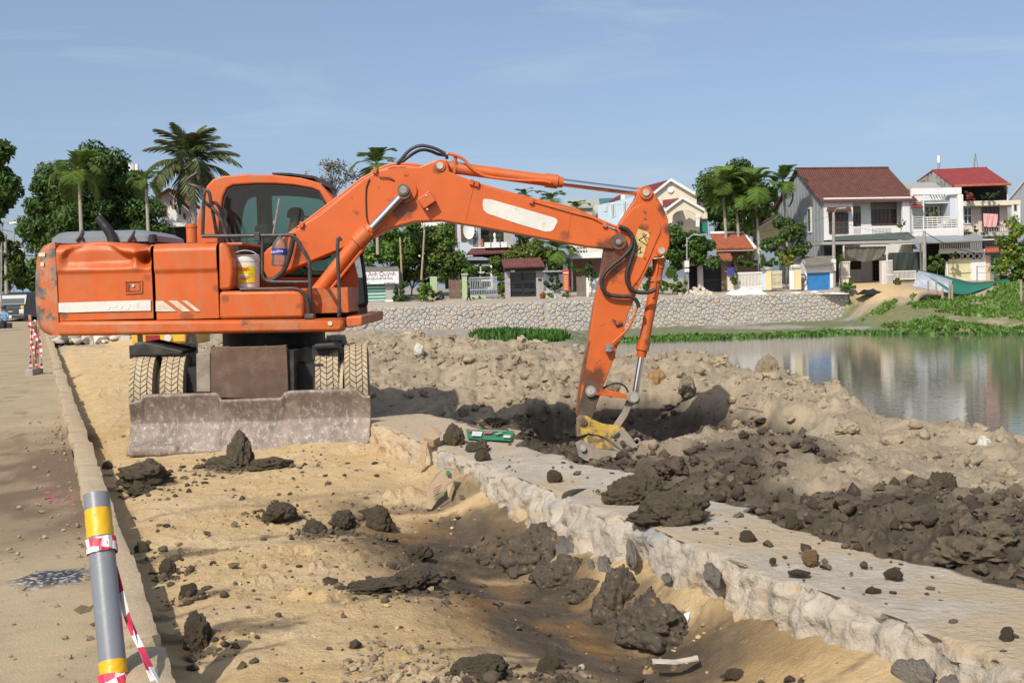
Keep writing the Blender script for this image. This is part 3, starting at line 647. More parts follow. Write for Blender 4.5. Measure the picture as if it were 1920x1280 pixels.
def grease(m, pts, colr=(.07, .035, .02)):
    """old grease and rubbed paint round pins and hose clamps"""
    n, l = m.node_tree.nodes, m.node_tree.links; b = n['Principled BSDF']; c = b.inputs['Base Color'].links[0].from_socket; g = n.new('ShaderNodeNewGeometry'); t = n.new('ShaderNodeTexNoise'); t.inputs['Scale'].default_value = 9; t.inputs['Detail'].default_value = 8; t.inputs['Roughness'].default_value = .7; l.new(g.outputs['Position'], t.inputs['Vector'])
    for (u, v, D_), r_, k_ in pts:
        d = n.new('ShaderNodeVectorMath'); d.operation = 'DISTANCE'; l.new(g.outputs['Position'], d.inputs[0]); d.inputs[1].default_value = P(u, v, D_); a = n.new('ShaderNodeMath'); a.operation = 'MULTIPLY_ADD'; l.new(t.outputs['Fac'], a.inputs[0]); a.inputs[1].default_value = r_ * 2.6; l.new(d.outputs['Value'], a.inputs[2])
        q = n.new('ShaderNodeMapRange'); q.inputs['From Min'].default_value = r_ * 2.35; q.inputs['From Max'].default_value = r_ * 1.75; q.inputs['To Max'].default_value = k_; l.new(a.outputs[0], q.inputs['Value']); x = n.new('ShaderNodeMixRGB'); x.inputs['Color2'].default_value = (*colr, 1); l.new(q.outputs['Result'], x.inputs['Fac']); l.new(c, x.inputs['Color1']); c = x.outputs['Color']
    l.new(c, b.inputs['Base Color'])
DN, DB = 14.40, 15.60
grease(M_ARM, [((752, 388, 15.39), .17, .75), ((1140, 466, 15.39), .16, .7), ((1142, 492, 15.43), .26, .85), ((1112, 712, 15.43), .20, .85), ((1246, 392, 15.43), .10, .9), ((1253, 430, 15.43), .07, .9), ((1238, 372, 15.43), .06, .9), ((1205, 430, 15.43), .07, .8), ((822, 318, 15.39), .07, .6), ((560, 470, 15.39), .16, .5), ((1160, 610, 15.43), .06, .7), ((900, 335, 15.39), .06, .6), ((1060, 440, 15.39), .07, .5), ((670, 400, 15.39), .05, .6)])
grease(M_OR, [((288, 480, 14.5), .07, .9), ((150, 462, 14.4), .05, .7), ((276, 520, 14.4), .05, .4), ((350, 592, 14.4), .08, .5), ((420, 560, 14.35), .05, .5), ((560, 575, 14.35), .05, .6), ((690, 440, 15.3), .05, .6), ((405, 540, 14.4), .05, .5), ((395, 380, 15.95), .05, .4), ((120, 590, 14.4), .09, .6), ((1040, 350, 15.5), .05, .6), ((1215, 640, 15.5), .05, .6)])
ex = thing('wheeled_excavator', 'orange wheeled excavator with dented door reaching its arm over the wall', 'excavator', P(458, 850, 15.6) * Vector((1, 1, 0)) if False else Vector((P(458, 700, 15.6).x, 15.6, 0)))

def rr_ring(x0, x1, y0, y1, r, z, n=6, r2=None):
    out = []; r2 = r if r2 is None else r2
    for cx, cy, a0, k_ in ((x1 - r2, y1 - r2, 0, r2), (x0 + r, y1 - r, 90, r), (x0 + r, y0 + r, 180, r), (x1 - r2, y0 + r2, 270, r2)):
        out += [(cx + k_ * math.cos(R(a0 + 90 * k / n)), cy + k_ * math.sin(R(a0 + 90 * k / n)), z) for k in range(n + 1)]
    return out
def loft(levels, n=6, r2=None):
    mb = MB(); rings = [rr_ring(*lv[1:6], lv[0], n, r2) for lv in levels]; k = len(rings[0])
    vs = [p for rg_ in rings for p in rg_]
    fs = [(i * k + j, i * k + (j + 1) % k, (i + 1) * k + (j + 1) % k, (i + 1) * k + j) for i in range(len(rings) - 1) for j in range(k)]
    return mb.add(vs, fs + [tuple(range(k - 1, -1, -1)), tuple((len(rings) - 1) * k + j for j in range(k))])
def X(u, v=540, D=DN): return P(u, v, D).x
def Z(v, u=300, D=DN): return P(u, v, D).z

# ---- counterweight (tail)
xr = X(108); lv = []
for v, u in ((629, 98), (624, 84), (615, 75), (599, 70), (560, 67), (542, 66.5), (509, 67.5), (485, 69), (477, 71), (466, 77), (460, 86), (457, 96), (455, 105)):
    lv.append((Z(v, 90), X(u, v, DN + .16), xr, DN - .012, 16.95, min(.2, xr - X(u, v, DN + .16) - .01)))
cw = loft(lv, 8, .006).build('counterweight', M_CW, ex, smooth=True, angle=40)
for (u0, v0, u1, v1) in ((74, 474, 86, 481), (73.5, 492, 84, 499)):
    q_ = [P(u0, v0, DN + .075), P(u1, v0, DN + .005), P(u1, v1, DN + .005), P(u0, v1, DN + .075)]; m_ = MB(); m_.add([p_ + Vector((0, -.03, 0)) for p_ in q_] + [p_ + Vector((0, .05, 0)) for p_ in q_], [(3, 2, 1, 0), (0, 1, 5, 4), (2, 3, 7, 6), (1, 2, 6, 5), (3, 0, 4, 7)]); m_.build('sticker', M_CREAM, cw)
# ---- body shell behind the doors, deck top
MB().box((xr + .012, DN + .32, Z(600)), (X(438), 16.9, Z(461))).build('engine_bay', M_UNDER, ex)
MB().box((xr + .012, DN + .5, Z(461)), (X(440), 16.9, Z(455.5))).build('hood_top', M_OR, ex, bevel=.01)
# ---- dented engine door and side door: curved sheets with rolled top
def door(u0, u1, vbot, vtop, dent=False, nx=90, nz=80):
    zb, zt = Z(vbot, (u0 + u1) / 2), Z(vtop, (u0 + u1) / 2); zc = Z(508, (u0 + u1) / 2)
    s = np.linspace(0, 1, nz); prof_y, prof_z = [], []
    hz = zt - zb - .10
    for k in s:
        if k < .8: z = zb + hz * k / .8; y = DN - .028 * float(sstep(zc - .035, zc + .03, np.array(z))) ; prof_y.append(y); prof_z.append(z)
        else: a = (k - .8) / .2 * math.pi / 2 * 1.0; prof_y.append(DN - .028 + .10 * (1 - math.cos(a)) * 1.6); prof_z.append(zb + hz + .10 * math.sin(a))
    prof_y.append(DN + .55); prof_z.append(zt + .004)
    xs = np.linspace(X(u0), X(u1), nx); XX, YY = np.meshgrid(xs, np.array(prof_y)); _, ZZ = np.meshgrid(xs, np.array(prof_z))
    if dent:
        ux = np.linspace(u0, u1, nx)
        ridge = Z(0, 200) + (Z(1, 200) - Z(0, 200)) * np.interp(ux, [109, 120, 127.5, 140.6, 157.5, 204, 215.6, 229, 240, 259, 274, 288], [482, 480, 471, 464, 459.5, 459, 465, 475, 480, 480, 470, 460])
        below = sstep(.015, -.06, ZZ - ridge[None, :]) * sstep(zc - .01, zc + .12, ZZ) * sstep(112, 130, ux)[None, :] * sstep(291, 268, ux)[None, :]
        pinch = np.exp(-(((ux[None, :] - 279) / 11) ** 2 + ((ZZ - Z(484, 279)) / .075) ** 2))
        fold = np.exp(-(((ux[None, :] - 256) / 7) ** 2 + ((ZZ - Z(486, 256)) / .08) ** 2))
        YY = YY + .07 * below * (.8 + .4 * sstep(150, 200, ux)[None, :]) + .20 * pinch - .05 * fold + (fbm(XX * 4, ZZ * 4, 3, 601) - .5) * .012 * sstep(zc, zc + .1, ZZ) + (fbm(XX * 2.5, ZZ * 2.5, 3, 603) - .5) * .018
        ZZ = ZZ - .05 * np.exp(-(((ux[None, :] - 276) / 16) ** 2)) * sstep(zt - .2, zt, ZZ) + .03 * np.exp(-(((ux[None, :] - 180) / 34) ** 2)) * sstep(zt - .15, zt, ZZ)
        XX = XX - .045 * pinch - (.012 * sstep(272, 289, ux)[None, :]) * sstep(zc, zc + .25, ZZ)
    else: YY = YY + (fbm(XX * 2, ZZ * 2, 3, 607) - .5) * .012
    me = grid_mesh('door', XX, YY, ZZ); return me
dA = link('engine_door', door(109.5, 286, 600, 456, True, 120), M_OR, ex); so = dA.modifiers.new('thickness', 'SOLIDIFY'); so.thickness = .012; so.offset = -1; dA['label'] = 'badly dented orange engine door with white band'
dB = link('side_door', door(291.5, 409, 598.5, 455), M_OR, ex); so = dB.modifiers.new('thickness', 'SOLIDIFY'); so.thickness = .012; so.offset = -1
# white band with the ghost of old lettering, and slanted stripes
def decal(pts, name, m, parent, D=DN, off=.006, th=.003): return MB().prism(pz(pts, D), D - off - th, D - off).build(name, m, parent)
decal(z8([(270, 735), (640, 722), (1190, 705), (1193, 812), (640, 822), (350, 832), (272, 828)]), 'white_band', M_WHITE, dA, off=.016)
for poly in ([(760, 765), (790, 765), (770, 805), (740, 805)], [(800, 765), (850, 762), (846, 775), (806, 777)], [(880, 800), (905, 752), (917, 752), (893, 800)], [(915, 752), (928, 752), (958, 803), (945, 803)], [(955, 803), (978, 750), (990, 750), (968, 803)]):
    decal(z8(poly), 'old_lettering', mat('ghost_lettering', (.74, .73, .69), .5), dA, off=.0205, th=.002)
for poly in ([(1240, 715), (1310, 715), (1450, 820), (1240, 820)], [(1365, 712), (1455, 713), (1590, 820), (1505, 820)], [(1500, 711), (1555, 712), (1690, 818), (1640, 818)]):
    decal(z8(poly), 'slanted_stripe', M_CREAM, dB, off=.009)
fr = MB(); c4 = z8([(932, 520), (1098, 513), (1100, 632), (936, 640)])
q4 = path(c4, DN - .012)
for i in range(4): fr.bar(q4[i], q4[(i + 1) % 4], .014, .012, (0, 1, 0))
lt = fr.build('latch', M_ORD, dA)
decal(z8([(950, 540), (1080, 535), (1082, 612), (952, 618)]), 'latch_plate', M_OR, lt, off=.012)
decal(z8([(955, 545), (985, 544), (980, 612), (958, 613)]), 'finger_recess', M_RUST, lt, off=.016)
p_ = P(*z8([(1018, 562)])[0], DN); MB().cyl(p_ - Vector((0, .03, 0)), p_, .016).build('lock', M_PIN, lt, smooth=True)
# narrow dark gap and torn corner behind the doors is the engine bay itself
# ---- chamfered side cover and tool box on the right platform
co = MB().prism(pz([(410.5, 455), (421, 455), (429, 464), (437, 491), (438, 512), (435.5, 539), (430, 543), (412, 544)], DN), DN - .025, DN + .75).build('side_cover', M_OR, ex, bevel=.03, smooth=True)
MB().prism(pz([(412, 546), (552, 544), (563, 546), (570, 556), (571.5, 596), (412, 598.5)], DN), DN - .03, DN + .62).build('tool_box', M_OR, ex, bevel=.035, smooth=True)
# ---- deck
MB().prism(pz([(109.5, 602.5), (640, 597), (645, 601), (645, 616), (637, 622), (109.5, 630)], DN), DN - .05, DN + .35).build('side_skirt', M_ORD, ex, bevel=.05, smooth=True)
MB().prism(pz([(110, 602), (640, 598), (640, 616), (110, 624)], DN), DN + .36, 16.9).build('deck_frame', M_UNDER, ex)
MB().prism(pz([(646, 594), (678, 592), (677, 611), (647, 616)], DN), DN + .1, 16.9).build('deck_front', M_ORD, ex, bevel=.02)
p_ = P(619, 606, DN - .05); MB().cyl(p_ - Vector((0, .012, 0)), p_, .026).build('lamp_stub', M_CREAM, ex, smooth=True)
MB().box((X(430), DN + .55, Z(548)), (X(640), 16.0, Z(597))).build('platform', M_ORD, ex)
# ---- grey hood behind, straps, exhaust, caps
hd = loft([(Z(457, 200, 15.6), X(112, 450, 15.6), X(305, 450, 15.6), 15.2, 16.75, .12), (Z(446, 200, 15.6), X(115, 450, 15.6), X(303, 450, 15.6), 15.2, 16.75, .12), (Z(437, 200, 15.6), X(120, 440, 15.6), X(285, 440, 15.6), 15.3, 16.7, .15), (Z(434, 200, 15.6), X(128, 440, 15.6), X(272, 440, 15.6), 15.4, 16.6, .15)], 6).build('grey_hood', M_SILVER, ex, smooth=True)
for u in (151, 248):
    m_ = MB(); m_.tube(path([(u - 7, 452, 15.19), (u, 443, 15.17), (u + 4, 436, 15.28), (u + 3, 433, 15.45)], 0), .018, 8); m_.tube(path([(u + 6, 452, 15.19), (u + 1, 443, 15.17)], 0), .014, 8)
    m_.build('hood_clamp', M_DARKTUBE, hd, smooth=True)
MB().tube(spline(path([(212, 456), (210, 447), (206, 437), (198, 425), (190, 415), (183, 407)], 15.15), 4), [.062] * 3 + [.058] * 10 + [.052] * 7 + [.03], 16).build('exhaust_pipe', mat('sooty_exhaust', (.035, .033, .034), .5, .3, var=.3, vscale=15), ex, smooth=True)
MB().lathe([(.055, 0), (.055, .05), (.045, .055), (.045, .09), (.03, .1)], P(287, 455, 15.15), 20).build('filler_cap', M_BLK, ex, smooth=True, angle=30)
MB().lathe([(.062, 0), (.062, .17), (.068, .175), (.068, .195), (.060, .2), (.060, .215), (.03, .225)], P(360, 455, 15.0), 28).build('air_cleaner', M_ORD, ex, smooth=True, angle=30)

# ---- cab: two framed sides, roof, windscreen, seat
outer = [(367, 600), (367, 470), (367, 422), (377.5, 377), (387, 349), (398.6, 336), (417, 330), (464, 326.5), (516, 328), (563, 333), (598, 342), (609.5, 354), (623.6, 371), (645, 420), (663, 485), (671, 520), (673, 600)]
inner = [(424, 520), (408, 478), (409, 440), (412.6, 400), (418, 368), (426, 352), (438, 346.5), (480, 343.7), (517, 344), (550, 346.5), (583, 352), (598, 358), (610, 378), (632, 424), (648, 480), (650, 510), (640, 520)]
dF, dR = 15.95, 16.95
cab = MB(); n = len(outer); ob, ib = pz(outer, dF), pz(inner, dF)
def cab_side(y, th, inn):
    m_ = MB(); o2 = ob
    vs = [(x, y, z) for x, z in o2] + [(x, y, z) for x, z in inn] + [(x, y + th, z) for x, z in o2] + [(x, y + th, z) for x, z in inn]
    fs = []
    for i in range(n - 1):
        fs += [(i, n + i, n + i + 1, i + 1), (2 * n + i, 2 * n + i + 1, 3 * n + i + 1, 3 * n + i), (i, i + 1, 2 * n + i + 1, 2 * n + i), (n + i, 3 * n + i, 3 * n + i + 1, n + i + 1)]
    fs += [(0, 16, 2 * n - 1, n), (2 * n, 3 * n, 4 * n - 1, 2 * n + 16), (0, 2 * n, 2 * n + 16, 16), (n, 2 * n - 1, 4 * n - 1, 3 * n)]
    return m_.add(vs, fs)
cs = cab_side(dF, .07, ib).build('cab_frame', M_OR, ex, bevel=.022, smooth=True); cs.modifiers['bevel'].segments = 3
cab_side(dR - .07, .07, ib).build('cab_frame', M_OR, ex, bevel=.02, smooth=True)
rf = MB(); top = ob[3:13]; k = len(top)
vs = [(x, dF + .03, z - .004) for x, z in top] + [(x, dR - .03, z - .004) for x, z in top] + [(x, dF + .03, z - .06) for x, z in top] + [(x, dR - .03, z - .06) for x, z in top]
rf.add(vs, [(i, i + 1, k + i + 1, k + i) for i in range(k - 1)] + [(2 * k + i, 3 * k + i, 3 * k + i + 1, 2 * k + i + 1) for i in range(k - 1)])
rf.build('cab_roof', M_OR, ex, smooth=True)
rw = MB(); back = ob[0:4]
rw.add([(x + .005, dF + .05, z) for x, z in back] + [(x + .005, dR - .05, z) for x, z in back] , [(i, 4 + i, 5 + i, i + 1) for i in range(3)]); rw.build('cab_rear_panel', M_OR, ex)
fg = ob[12:16]; gf = MB(); gf.add([(x - .01, dF + .04, z) for x, z in fg] + [(x - .01, dR - .04, z) for x, z in fg], [(i, i + 1, 5 + i, 4 + i) for i in range(3)]); gf.build('windscreen', M_GLASS, ex)
def pane(y, name): 
    m_ = MB(); m_.add([(x, y, z) for x, z in ib], [tuple(range(n))]); return m_.build(name, M_GLASS, ex)
pane(dF + .035, 'side_window'); pane(dR - .035, 'door_window')
# black seal round the window
sl = MB(); inn2 = [(u + (528 - u) * .035, v + (430 - v) * .06) for u, v in inner]; a_, b_ = pz(inner, dF), pz(inn2, dF)
sl.add([(x, dF + .028, z) for x, z in a_] + [(x, dF + .028, z) for x, z in b_], [(i, n + i, n + (i + 1) % n, (i + 1) % n) for i in range(n)]); sl.build('window_seal', M_BLACKP, ex)
sl2 = MB(); inn3 = [(u + (528 - u) * .10, v + (430 - v) * .16) for u, v in inner]; b3 = pz(inn3, dF)
sl2.add([(x, dR - .05, z) for x, z in a_] + [(x, dR - .05, z) for x, z in b3], [(i, n + i, n + (i + 1) % n, (i + 1) % n) for i in range(n)]); sl2.build('door_seal', M_CABIN, ex)
x_ = lambda u: P(u, 420, dR).x
MB().box((x_(486), dR - .12, 1.3), (x_(513), dR - .055, 3.0)).build('door_pillar', M_CABIN, ex)
MB().box((P(630, 420, 16.4).x, 15.99, 1.3), (P(672, 420, 16.4).x, 16.9, 1.85)).build('front_kick_panel', M_CABIN, ex)
seat = MB(); seat.obox(P(505, 470, 16.45), (.09, 0, .02), (0, .22, 0), (-.06, 0, .33)); seat.box(P(500, 520, 16.45) + Vector((-.1, -.23, -.05)), P(560, 520, 16.45) + Vector((.1, .23, .08)))
seat.obox(P(498, 408, 16.45), (.05, 0, .01), (0, .12, 0), (-.015, 0, .09))
seat.build('seat', M_CABIN, ex, bevel=.04, smooth=True)
MB().box(P(385, 590, 16.0), P(660, 598, 16.9)).build('cab_floor', M_UNDER, ex)
MB().box(P(372, 590, 16.0), P(408, 500, 16.9)).build('rear_bulkhead', M_CABIN, ex)
MB().prism(pz([(512, 325), (545, 325.5), (591, 331), (612, 340), (622, 353), (616, 352), (590, 336), (548, 329.5), (514, 328.5)], 16.2), 16.1, 16.85).build('roof_visor', M_BLK, ex)
lv_ = MB(); lv_.tube(path(z2([(735, 770), (770, 570), (785, 478)]), 15.2), [.014, .012, .012], 8); lv_.box(P(512, 420, 15.19), P(516, 414, 15.22)); lv_.build('wiper_rod', M_STEEL, ex, smooth=True)
# ---- mirror bars, rails, posts
for pts, D in ((z1([(1395, 90), (1320, 140), (1330, 170), (1410, 200), (1440, 290), (1520, 360), (1570, 440), (1610, 590)]), 15.4), (z1([(1395, 90), (1420, 200), (1470, 222), (1490, 300), (1530, 525)]), 15.5), (z1([(1430, 530), (1440, 250), (1452, 235)]), 15.3), (z1([(1490, 315), (1510, 303), (1550, 340), (1650, 585)]), 15.7)):
    MB().tube(spline(path(pts, D), 5), .021, 10).build('mirror_bar', M_DARKTUBE, ex, smooth=True)
MB().tube(spline(path(z2([(165, 780), (500, 777), (800, 772), (870, 772), (915, 800), (980, 900), (1018, 970), (1027, 1050), (1030, 1200), (1028, 1440)]), DN + .02), 4), .022, 10).build('hand_rail', M_DARKTUBE, ex, smooth=True)
MB().tube(spline(path(z2([(648, 790), (648, 1000), (650, 1090), (690, 1138), (800, 1145), (1015, 1146)]), DN + .02), 4), .020, 10).build('hand_rail', M_DARKTUBE, ex, smooth=True)
MB().tube(spline(path([(635.5, 594), (636, 560), (634, 500), (633, 455), (636, 446), (639, 452)], DN + .02), 3), .021, 10).build('step_post', M_DARKTUBE, ex, smooth=True)
MB().tube(spline(path([(450, 542), (520, 541), (554, 541), (569, 550), (577, 567), (579, 590)], DN - .02), 4), .018, 10).build('foot_rail', M_DARKTUBE, ex, smooth=True)
MB().tube(spline(path([(676, 470), (681, 500), (687, 560), (684, 571), (672, 574)], 16.0), 4), .024, 10).build('front_rail', M_BLK, ex, smooth=True)
MB().box(P(478, 436, DN + .05), P(487, 452, DN - .02)).build('rail_clamp', M_DARKTUBE, ex, bevel=.006); MB().box(P(574, 588, DN + .1), P(589, 597, DN - .04)).build('rail_foot', M_DARKTUBE, ex, bevel=.006)

# ---- boom
bt = .21
boom_pts = [(490, 500), (492, 478), (500, 468), (544, 437), (600, 402), (650, 362), (682, 335), (712, 319), (745, 313), (786, 313), (822, 299), (838, 300), (843, 322), (906, 347), (993, 374), (1067, 395), (1132, 418), (1158, 438), (1171, 449), (1172, 460), (1163, 467), (1145, 467),
            (1100, 462), (1003, 444), (906, 426), (825, 413), (777, 415), (728, 428), (699, 444), (652, 461), (600, 482), (545, 505), (502, 527)]
bl = MB().prism(pz(boom_pts, DB - bt), DB - bt, DB + bt).build('boom', M_ARM, ex, bevel=.012)
decal(z4([(700, 384), (712, 381), (745, 384), (930, 437), (1112, 490), (1128, 500), (1131, 515), (1108, 560), (1090, 570), (1060, 571), (900, 525), (725, 466), (704, 448), (697, 420)]), 'white_plate', M_WHITE, bl, DB - bt, off=.003)
for a, b in (((640, 318), (596, 510)), ((1210, 470), (1185, 620))):
    q1, q2 = path(z4([a, b]), DB - bt - .002); MB().bar(q1, q2, .006, .006, (0, 1, 0)).build('weld_seam', M_ARM, bl)
p_ = P(760.7, 359.8, DB); MB().cyl(p_ - Vector((0, .37, 0)), p_ + Vector((0, .37, 0)), .068).build('cylinder_pin', M_RUST, bl, smooth=True)
MB().cyl(p_ - Vector((0, bt + .035, 0)), p_ + Vector((0, bt + .035, 0)), .15, n=32).build('pin_boss', M_ARM, bl, smooth=True)
MB().cyl(p_ - Vector((0, .378, 0)), p_ - Vector((0, .369, 0)), .045).build('pin_cap', M_STEEL, bl, smooth=True)
p_ = P(801, 376, DB - bt); ca, sa = math.cos(R(33)), math.sin(R(33))
MB().obox(p_ + Vector((0, -.065, 0)), (.085 * ca, 0, .085 * sa), (0, .065, 0), (-.07 * sa, 0, .07 * ca)).build('work_lamp_box', M_OR, bl, bevel=.008)
for (u, v) in z4([(370, 362), (375, 440)]): q1 = P(u, v, DB - bt - .13); MB().cyl(q1 - Vector((0, .01, 0)), q1 + Vector((0, .004, 0)), .012).build('bolt', M_PIN, bl, smooth=True)
# boom nose and arm cylinder bracket pins
def pin(u, v, r, y, m=M_PIN, name='pin', parent=None, boss=0., th=.03, bm_=None):
    p_ = P(u, v, y); mb = MB().cyl(p_ - Vector((0, th, 0)), p_ + Vector((0, .02, 0)), r, n=28); o = mb.build(name, m, parent, smooth=True)
    if boss: MB().cyl(p_ - Vector((0, th * .6, 0)), p_ + Vector((0, .02, 0)), boss, n=32).build('pin_collar', bm_ or M_RUST, parent, smooth=True)
    return o
pin(1159.5, 452.8, .048, DB - bt, M_RUST, parent=bl, boss=.095, th=.05); pin(1159.5, 452.8, .03, DB - bt - .048, M_STEEL, parent=bl, th=.006)
pin(825, 310.7, .042, DB - bt, parent=bl, boss=.066, bm_=M_ARM)
# ---- boom cylinders, one each side
for y in (DB - .30, DB + .30):
    a, h0, h1, r0, e = (P(588, 556, y), P(668, 456, y), P(690, 434, y), P(697, 427, y), P(758, 362, y))
    c_ = MB().cyl(a, h0, .085, n=28).build('boom_cylinder', M_OR, ex, smooth=True)
    MB().tube([h0, h0 + (h1 - h0) * .06, h0 + (h1 - h0) * .07, h1, h1 + (r0 - h1) * .2, r0], [.092, .098, .108, .108, .085, .078], 28).build('cylinder_head', M_OR, c_, smooth=True, angle=25)
    MB().cyl(r0, e, .047, n=24).build('piston_rod', M_CHROME, c_, smooth=True)
    d_ = (e - a).normalized(); MB().cyl(e + Vector((0, -.05, 0)), e + Vector((0, .05, 0)), .075).build('rod_eye', M_RUST, c_, smooth=True)
    MB().tube([a + (h0 - a) * .1 + Vector((.1, -.02, -.04)), h0 + Vector((.1, -.02, -.05)), h0 + Vector((.04, 0, 0))], .02, 8).build('cylinder_pipe', M_OR, c_, smooth=True)
    dd = (h1 - h0).normalized(); sd = dd.cross(Vector((0, 1, 0)))
    for k in range(8):
        t_a = k * math.pi / 4; o_ = (sd * math.cos(t_a) + Vector((0, 1, 0)) * math.sin(t_a)) * .088; MB().cyl(h1 + o_ - dd * .005, h1 + o_ + dd * .022, .012, n=8).build('head_bolt', M_ORD, c_)
# ---- arm (dipper)
at_ = .17
arm_pts = [(1192, 372.5), (1197.5, 358), (1205, 351), (1217.5, 351), (1225, 360), (1240, 382.5), (1247.5, 397.5), (1252.5, 410), (1255, 440), (1255, 460), (1250, 475), (1240, 482.5), (1227.5, 482), (1220, 492), (1207.5, 517.5), (1197.5, 540), (1186, 570), (1178, 588), (1166, 633), (1157, 651), (1153, 668), (1131, 725), (1110, 784), (1100, 790), (1086, 788), (1081.6, 778), (1086, 733.6), (1092, 695), (1099, 659), (1104, 639), (1114, 573), (1126, 520), (1130, 495), (1134, 466), (1150, 440), (1162.5, 417.5)]
ar = MB().prism(pz(arm_pts, DB - at_), DB - at_, DB + at_).build('arm', M_ARM, ex, bevel=.01)
MB().prism(pz(z7([(335, 478), (430, 362), (480, 338), (520, 338), (555, 358), (628, 468), (638, 505), (632, 545), (588, 640), (545, 745), (480, 880), (420, 960), (330, 560)]), DB - at_), DB - at_ - .016, DB - at_ + .01).build('cheek_plate', M_ARM, ar, bevel=.005)
MB().prism(pz(z5([(300, 690), (330, 560), (345, 470), (360, 400), (350, 400), (330, 470), (305, 590), (285, 720), (272, 870), (283, 880)]), DB - at_ - .004), DB - at_ - .006, DB - at_ + .01).build('worn_edge', M_RUST, ar)
MB().prism(pz(z5([(285, 830), (320, 690), (340, 640), (430, 690), (372, 885), (290, 895)]), DB - at_ - .004), DB - at_ - .005, DB - at_ + .01).build('muddy_tip', mat('greasy_arm_tip', (.085, .06, .042), .6, var=.4, vscale=5, col2=(.40, .09, .02), c2lo=.60, c2hi=.68, dscale=4), ar)
st = decal(z7([(465, 516), (557, 545), (497, 736), (404, 706)]), 'warning_label', mat('faded_yellow_label', (.58, .43, .17), .6, var=.2, vscale=12, dirt=(.40, .24, .09), dlo=.5, dhi=.7), ar, DB - at_, off=.017)
MRD, MBK = mat('label_red', (.45, .06, .03), .6), mat('label_black', (.03, .025, .02), .6)
for a, b in (((470, 600), (530, 560)), ((470, 600), (535, 640)), ((500, 560), (530, 610)), ((450, 690), (490, 650)), ((470, 700), (500, 690)), ((480, 655), (485, 700))):
    q1, q2 = path(z7([a, b]), DB - at_ - .0215); MB().bar(q1, q2, .010, .003, (0, 1, 0)).build('warning_mark', MBK if a[1] < 620 else MBK, st)
for a, b in (((505, 553), (525, 560)), ((515, 575), (545, 590)), ((440, 680), (470, 640))):
    q1, q2 = path(z7([a, b]), DB - at_ - .0215); MB().bar(q1, q2, .014, .003, (0, 1, 0)).build('warning_mark', MRD, st)
pin(1211, 361.4, .040, DB - at_, parent=ar, boss=.078, bm_=M_ARM, th=.05); pin(1240, 470, .040, DB - at_ - .01, parent=ar, boss=.062, bm_=M_ARM, th=.04)
for (u, v) in z7([(548, 537), (512, 730), (447, 912), (310, 1225), (285, 1195)]): pin(u, v, .013, DB - at_ - .014, M_ORD, 'bolt', ar, th=.018)
br = MB(); q3 = path(z5([(500, 262), (525, 300), (562, 285)]), DB - at_ - .02); br.bar(q3[0], q3[1], .018, .03, (0, 1, 0)); br.bar(q3[1], q3[2], .018, .03, (0, 1, 0)); br.build('small_bracket', M_RUST, ar)
# ---- arm cylinder on top of the boom
def cylinder(name, a, b, h, r0, e, ra, rh, rr_, y, parent, m=M_OR):
    A_, B_, H_, R_, E_ = (P(*k, y) for k in (a, b, h, r0, e))
    c_ = MB().tube([A_, A_ + (B_ - A_) * .03, A_ + (B_ - A_) * .04, A_ + (B_ - A_) * .10, A_ + (B_ - A_) * .11, B_], [ra * .8, ra, ra * 1.12, ra * 1.12, ra, ra], 28).build(name, m, parent, smooth=True, angle=25)
    MB().tube([B_, B_ + (H_ - B_) * .03, H_, H_ + (R_ - H_) * .1, R_], [ra, rh, rh, rh * .8, rh * .72], 28).build('cylinder_head', m, c_, smooth=True, angle=25)
    MB().cyl(R_, E_, rr_, n=24).build('piston_rod', M_CHROME, c_, smooth=True)
    return c_
ac = cylinder('arm_cylinder', (838, 313), (1022, 338), (1046, 341), (1056, 342.5), (1196, 360), .072, .086, .048, DB, ex)
MB().cyl(P(1193, 359.5, DB) , P(1201, 360.5, DB), .055, n=24).build('rod_eye', M_ARM, ac, smooth=True)
MB().tube(spline(path(z4([(495, 118), (545, 130), (590, 155), (625, 195), (690, 240), (760, 258), (900, 272), (1040, 278), (1095, 288)]), DB - .09), 5), .019, 10).build('cylinder_pipe', M_OR, ac, smooth=True)
MB().tube(path(z4([(540, 130), (532, 232)]), DB - .06), .022, 8).build('pipe_bracket', M_ORD, ac, smooth=True)
bc = cylinder('bucket_cylinder', (1237, 487), (1208, 638), (1204, 656), (1202.5, 669), (1191.5, 735), .066, .080, .042, DB, ex)
MB().tube(spline(path(z7([(615, 750), (605, 830), (597, 900), (590, 970), (580, 1030)]), DB - .075), 4), .016, 8).build('cylinder_pipe', M_OR, bc, smooth=True)
for (u, v) in z7([(628, 755), (600, 890)]):
    q1 = P(u, v, DB); MB().cyl(q1 + Vector((-.012, 0, .03)), q1 + Vector((.0, 0, -.03)) + Vector((-.005, 0, 0)), .084, n=24).build('cylinder_clamp', M_ORD, bc, smooth=True)
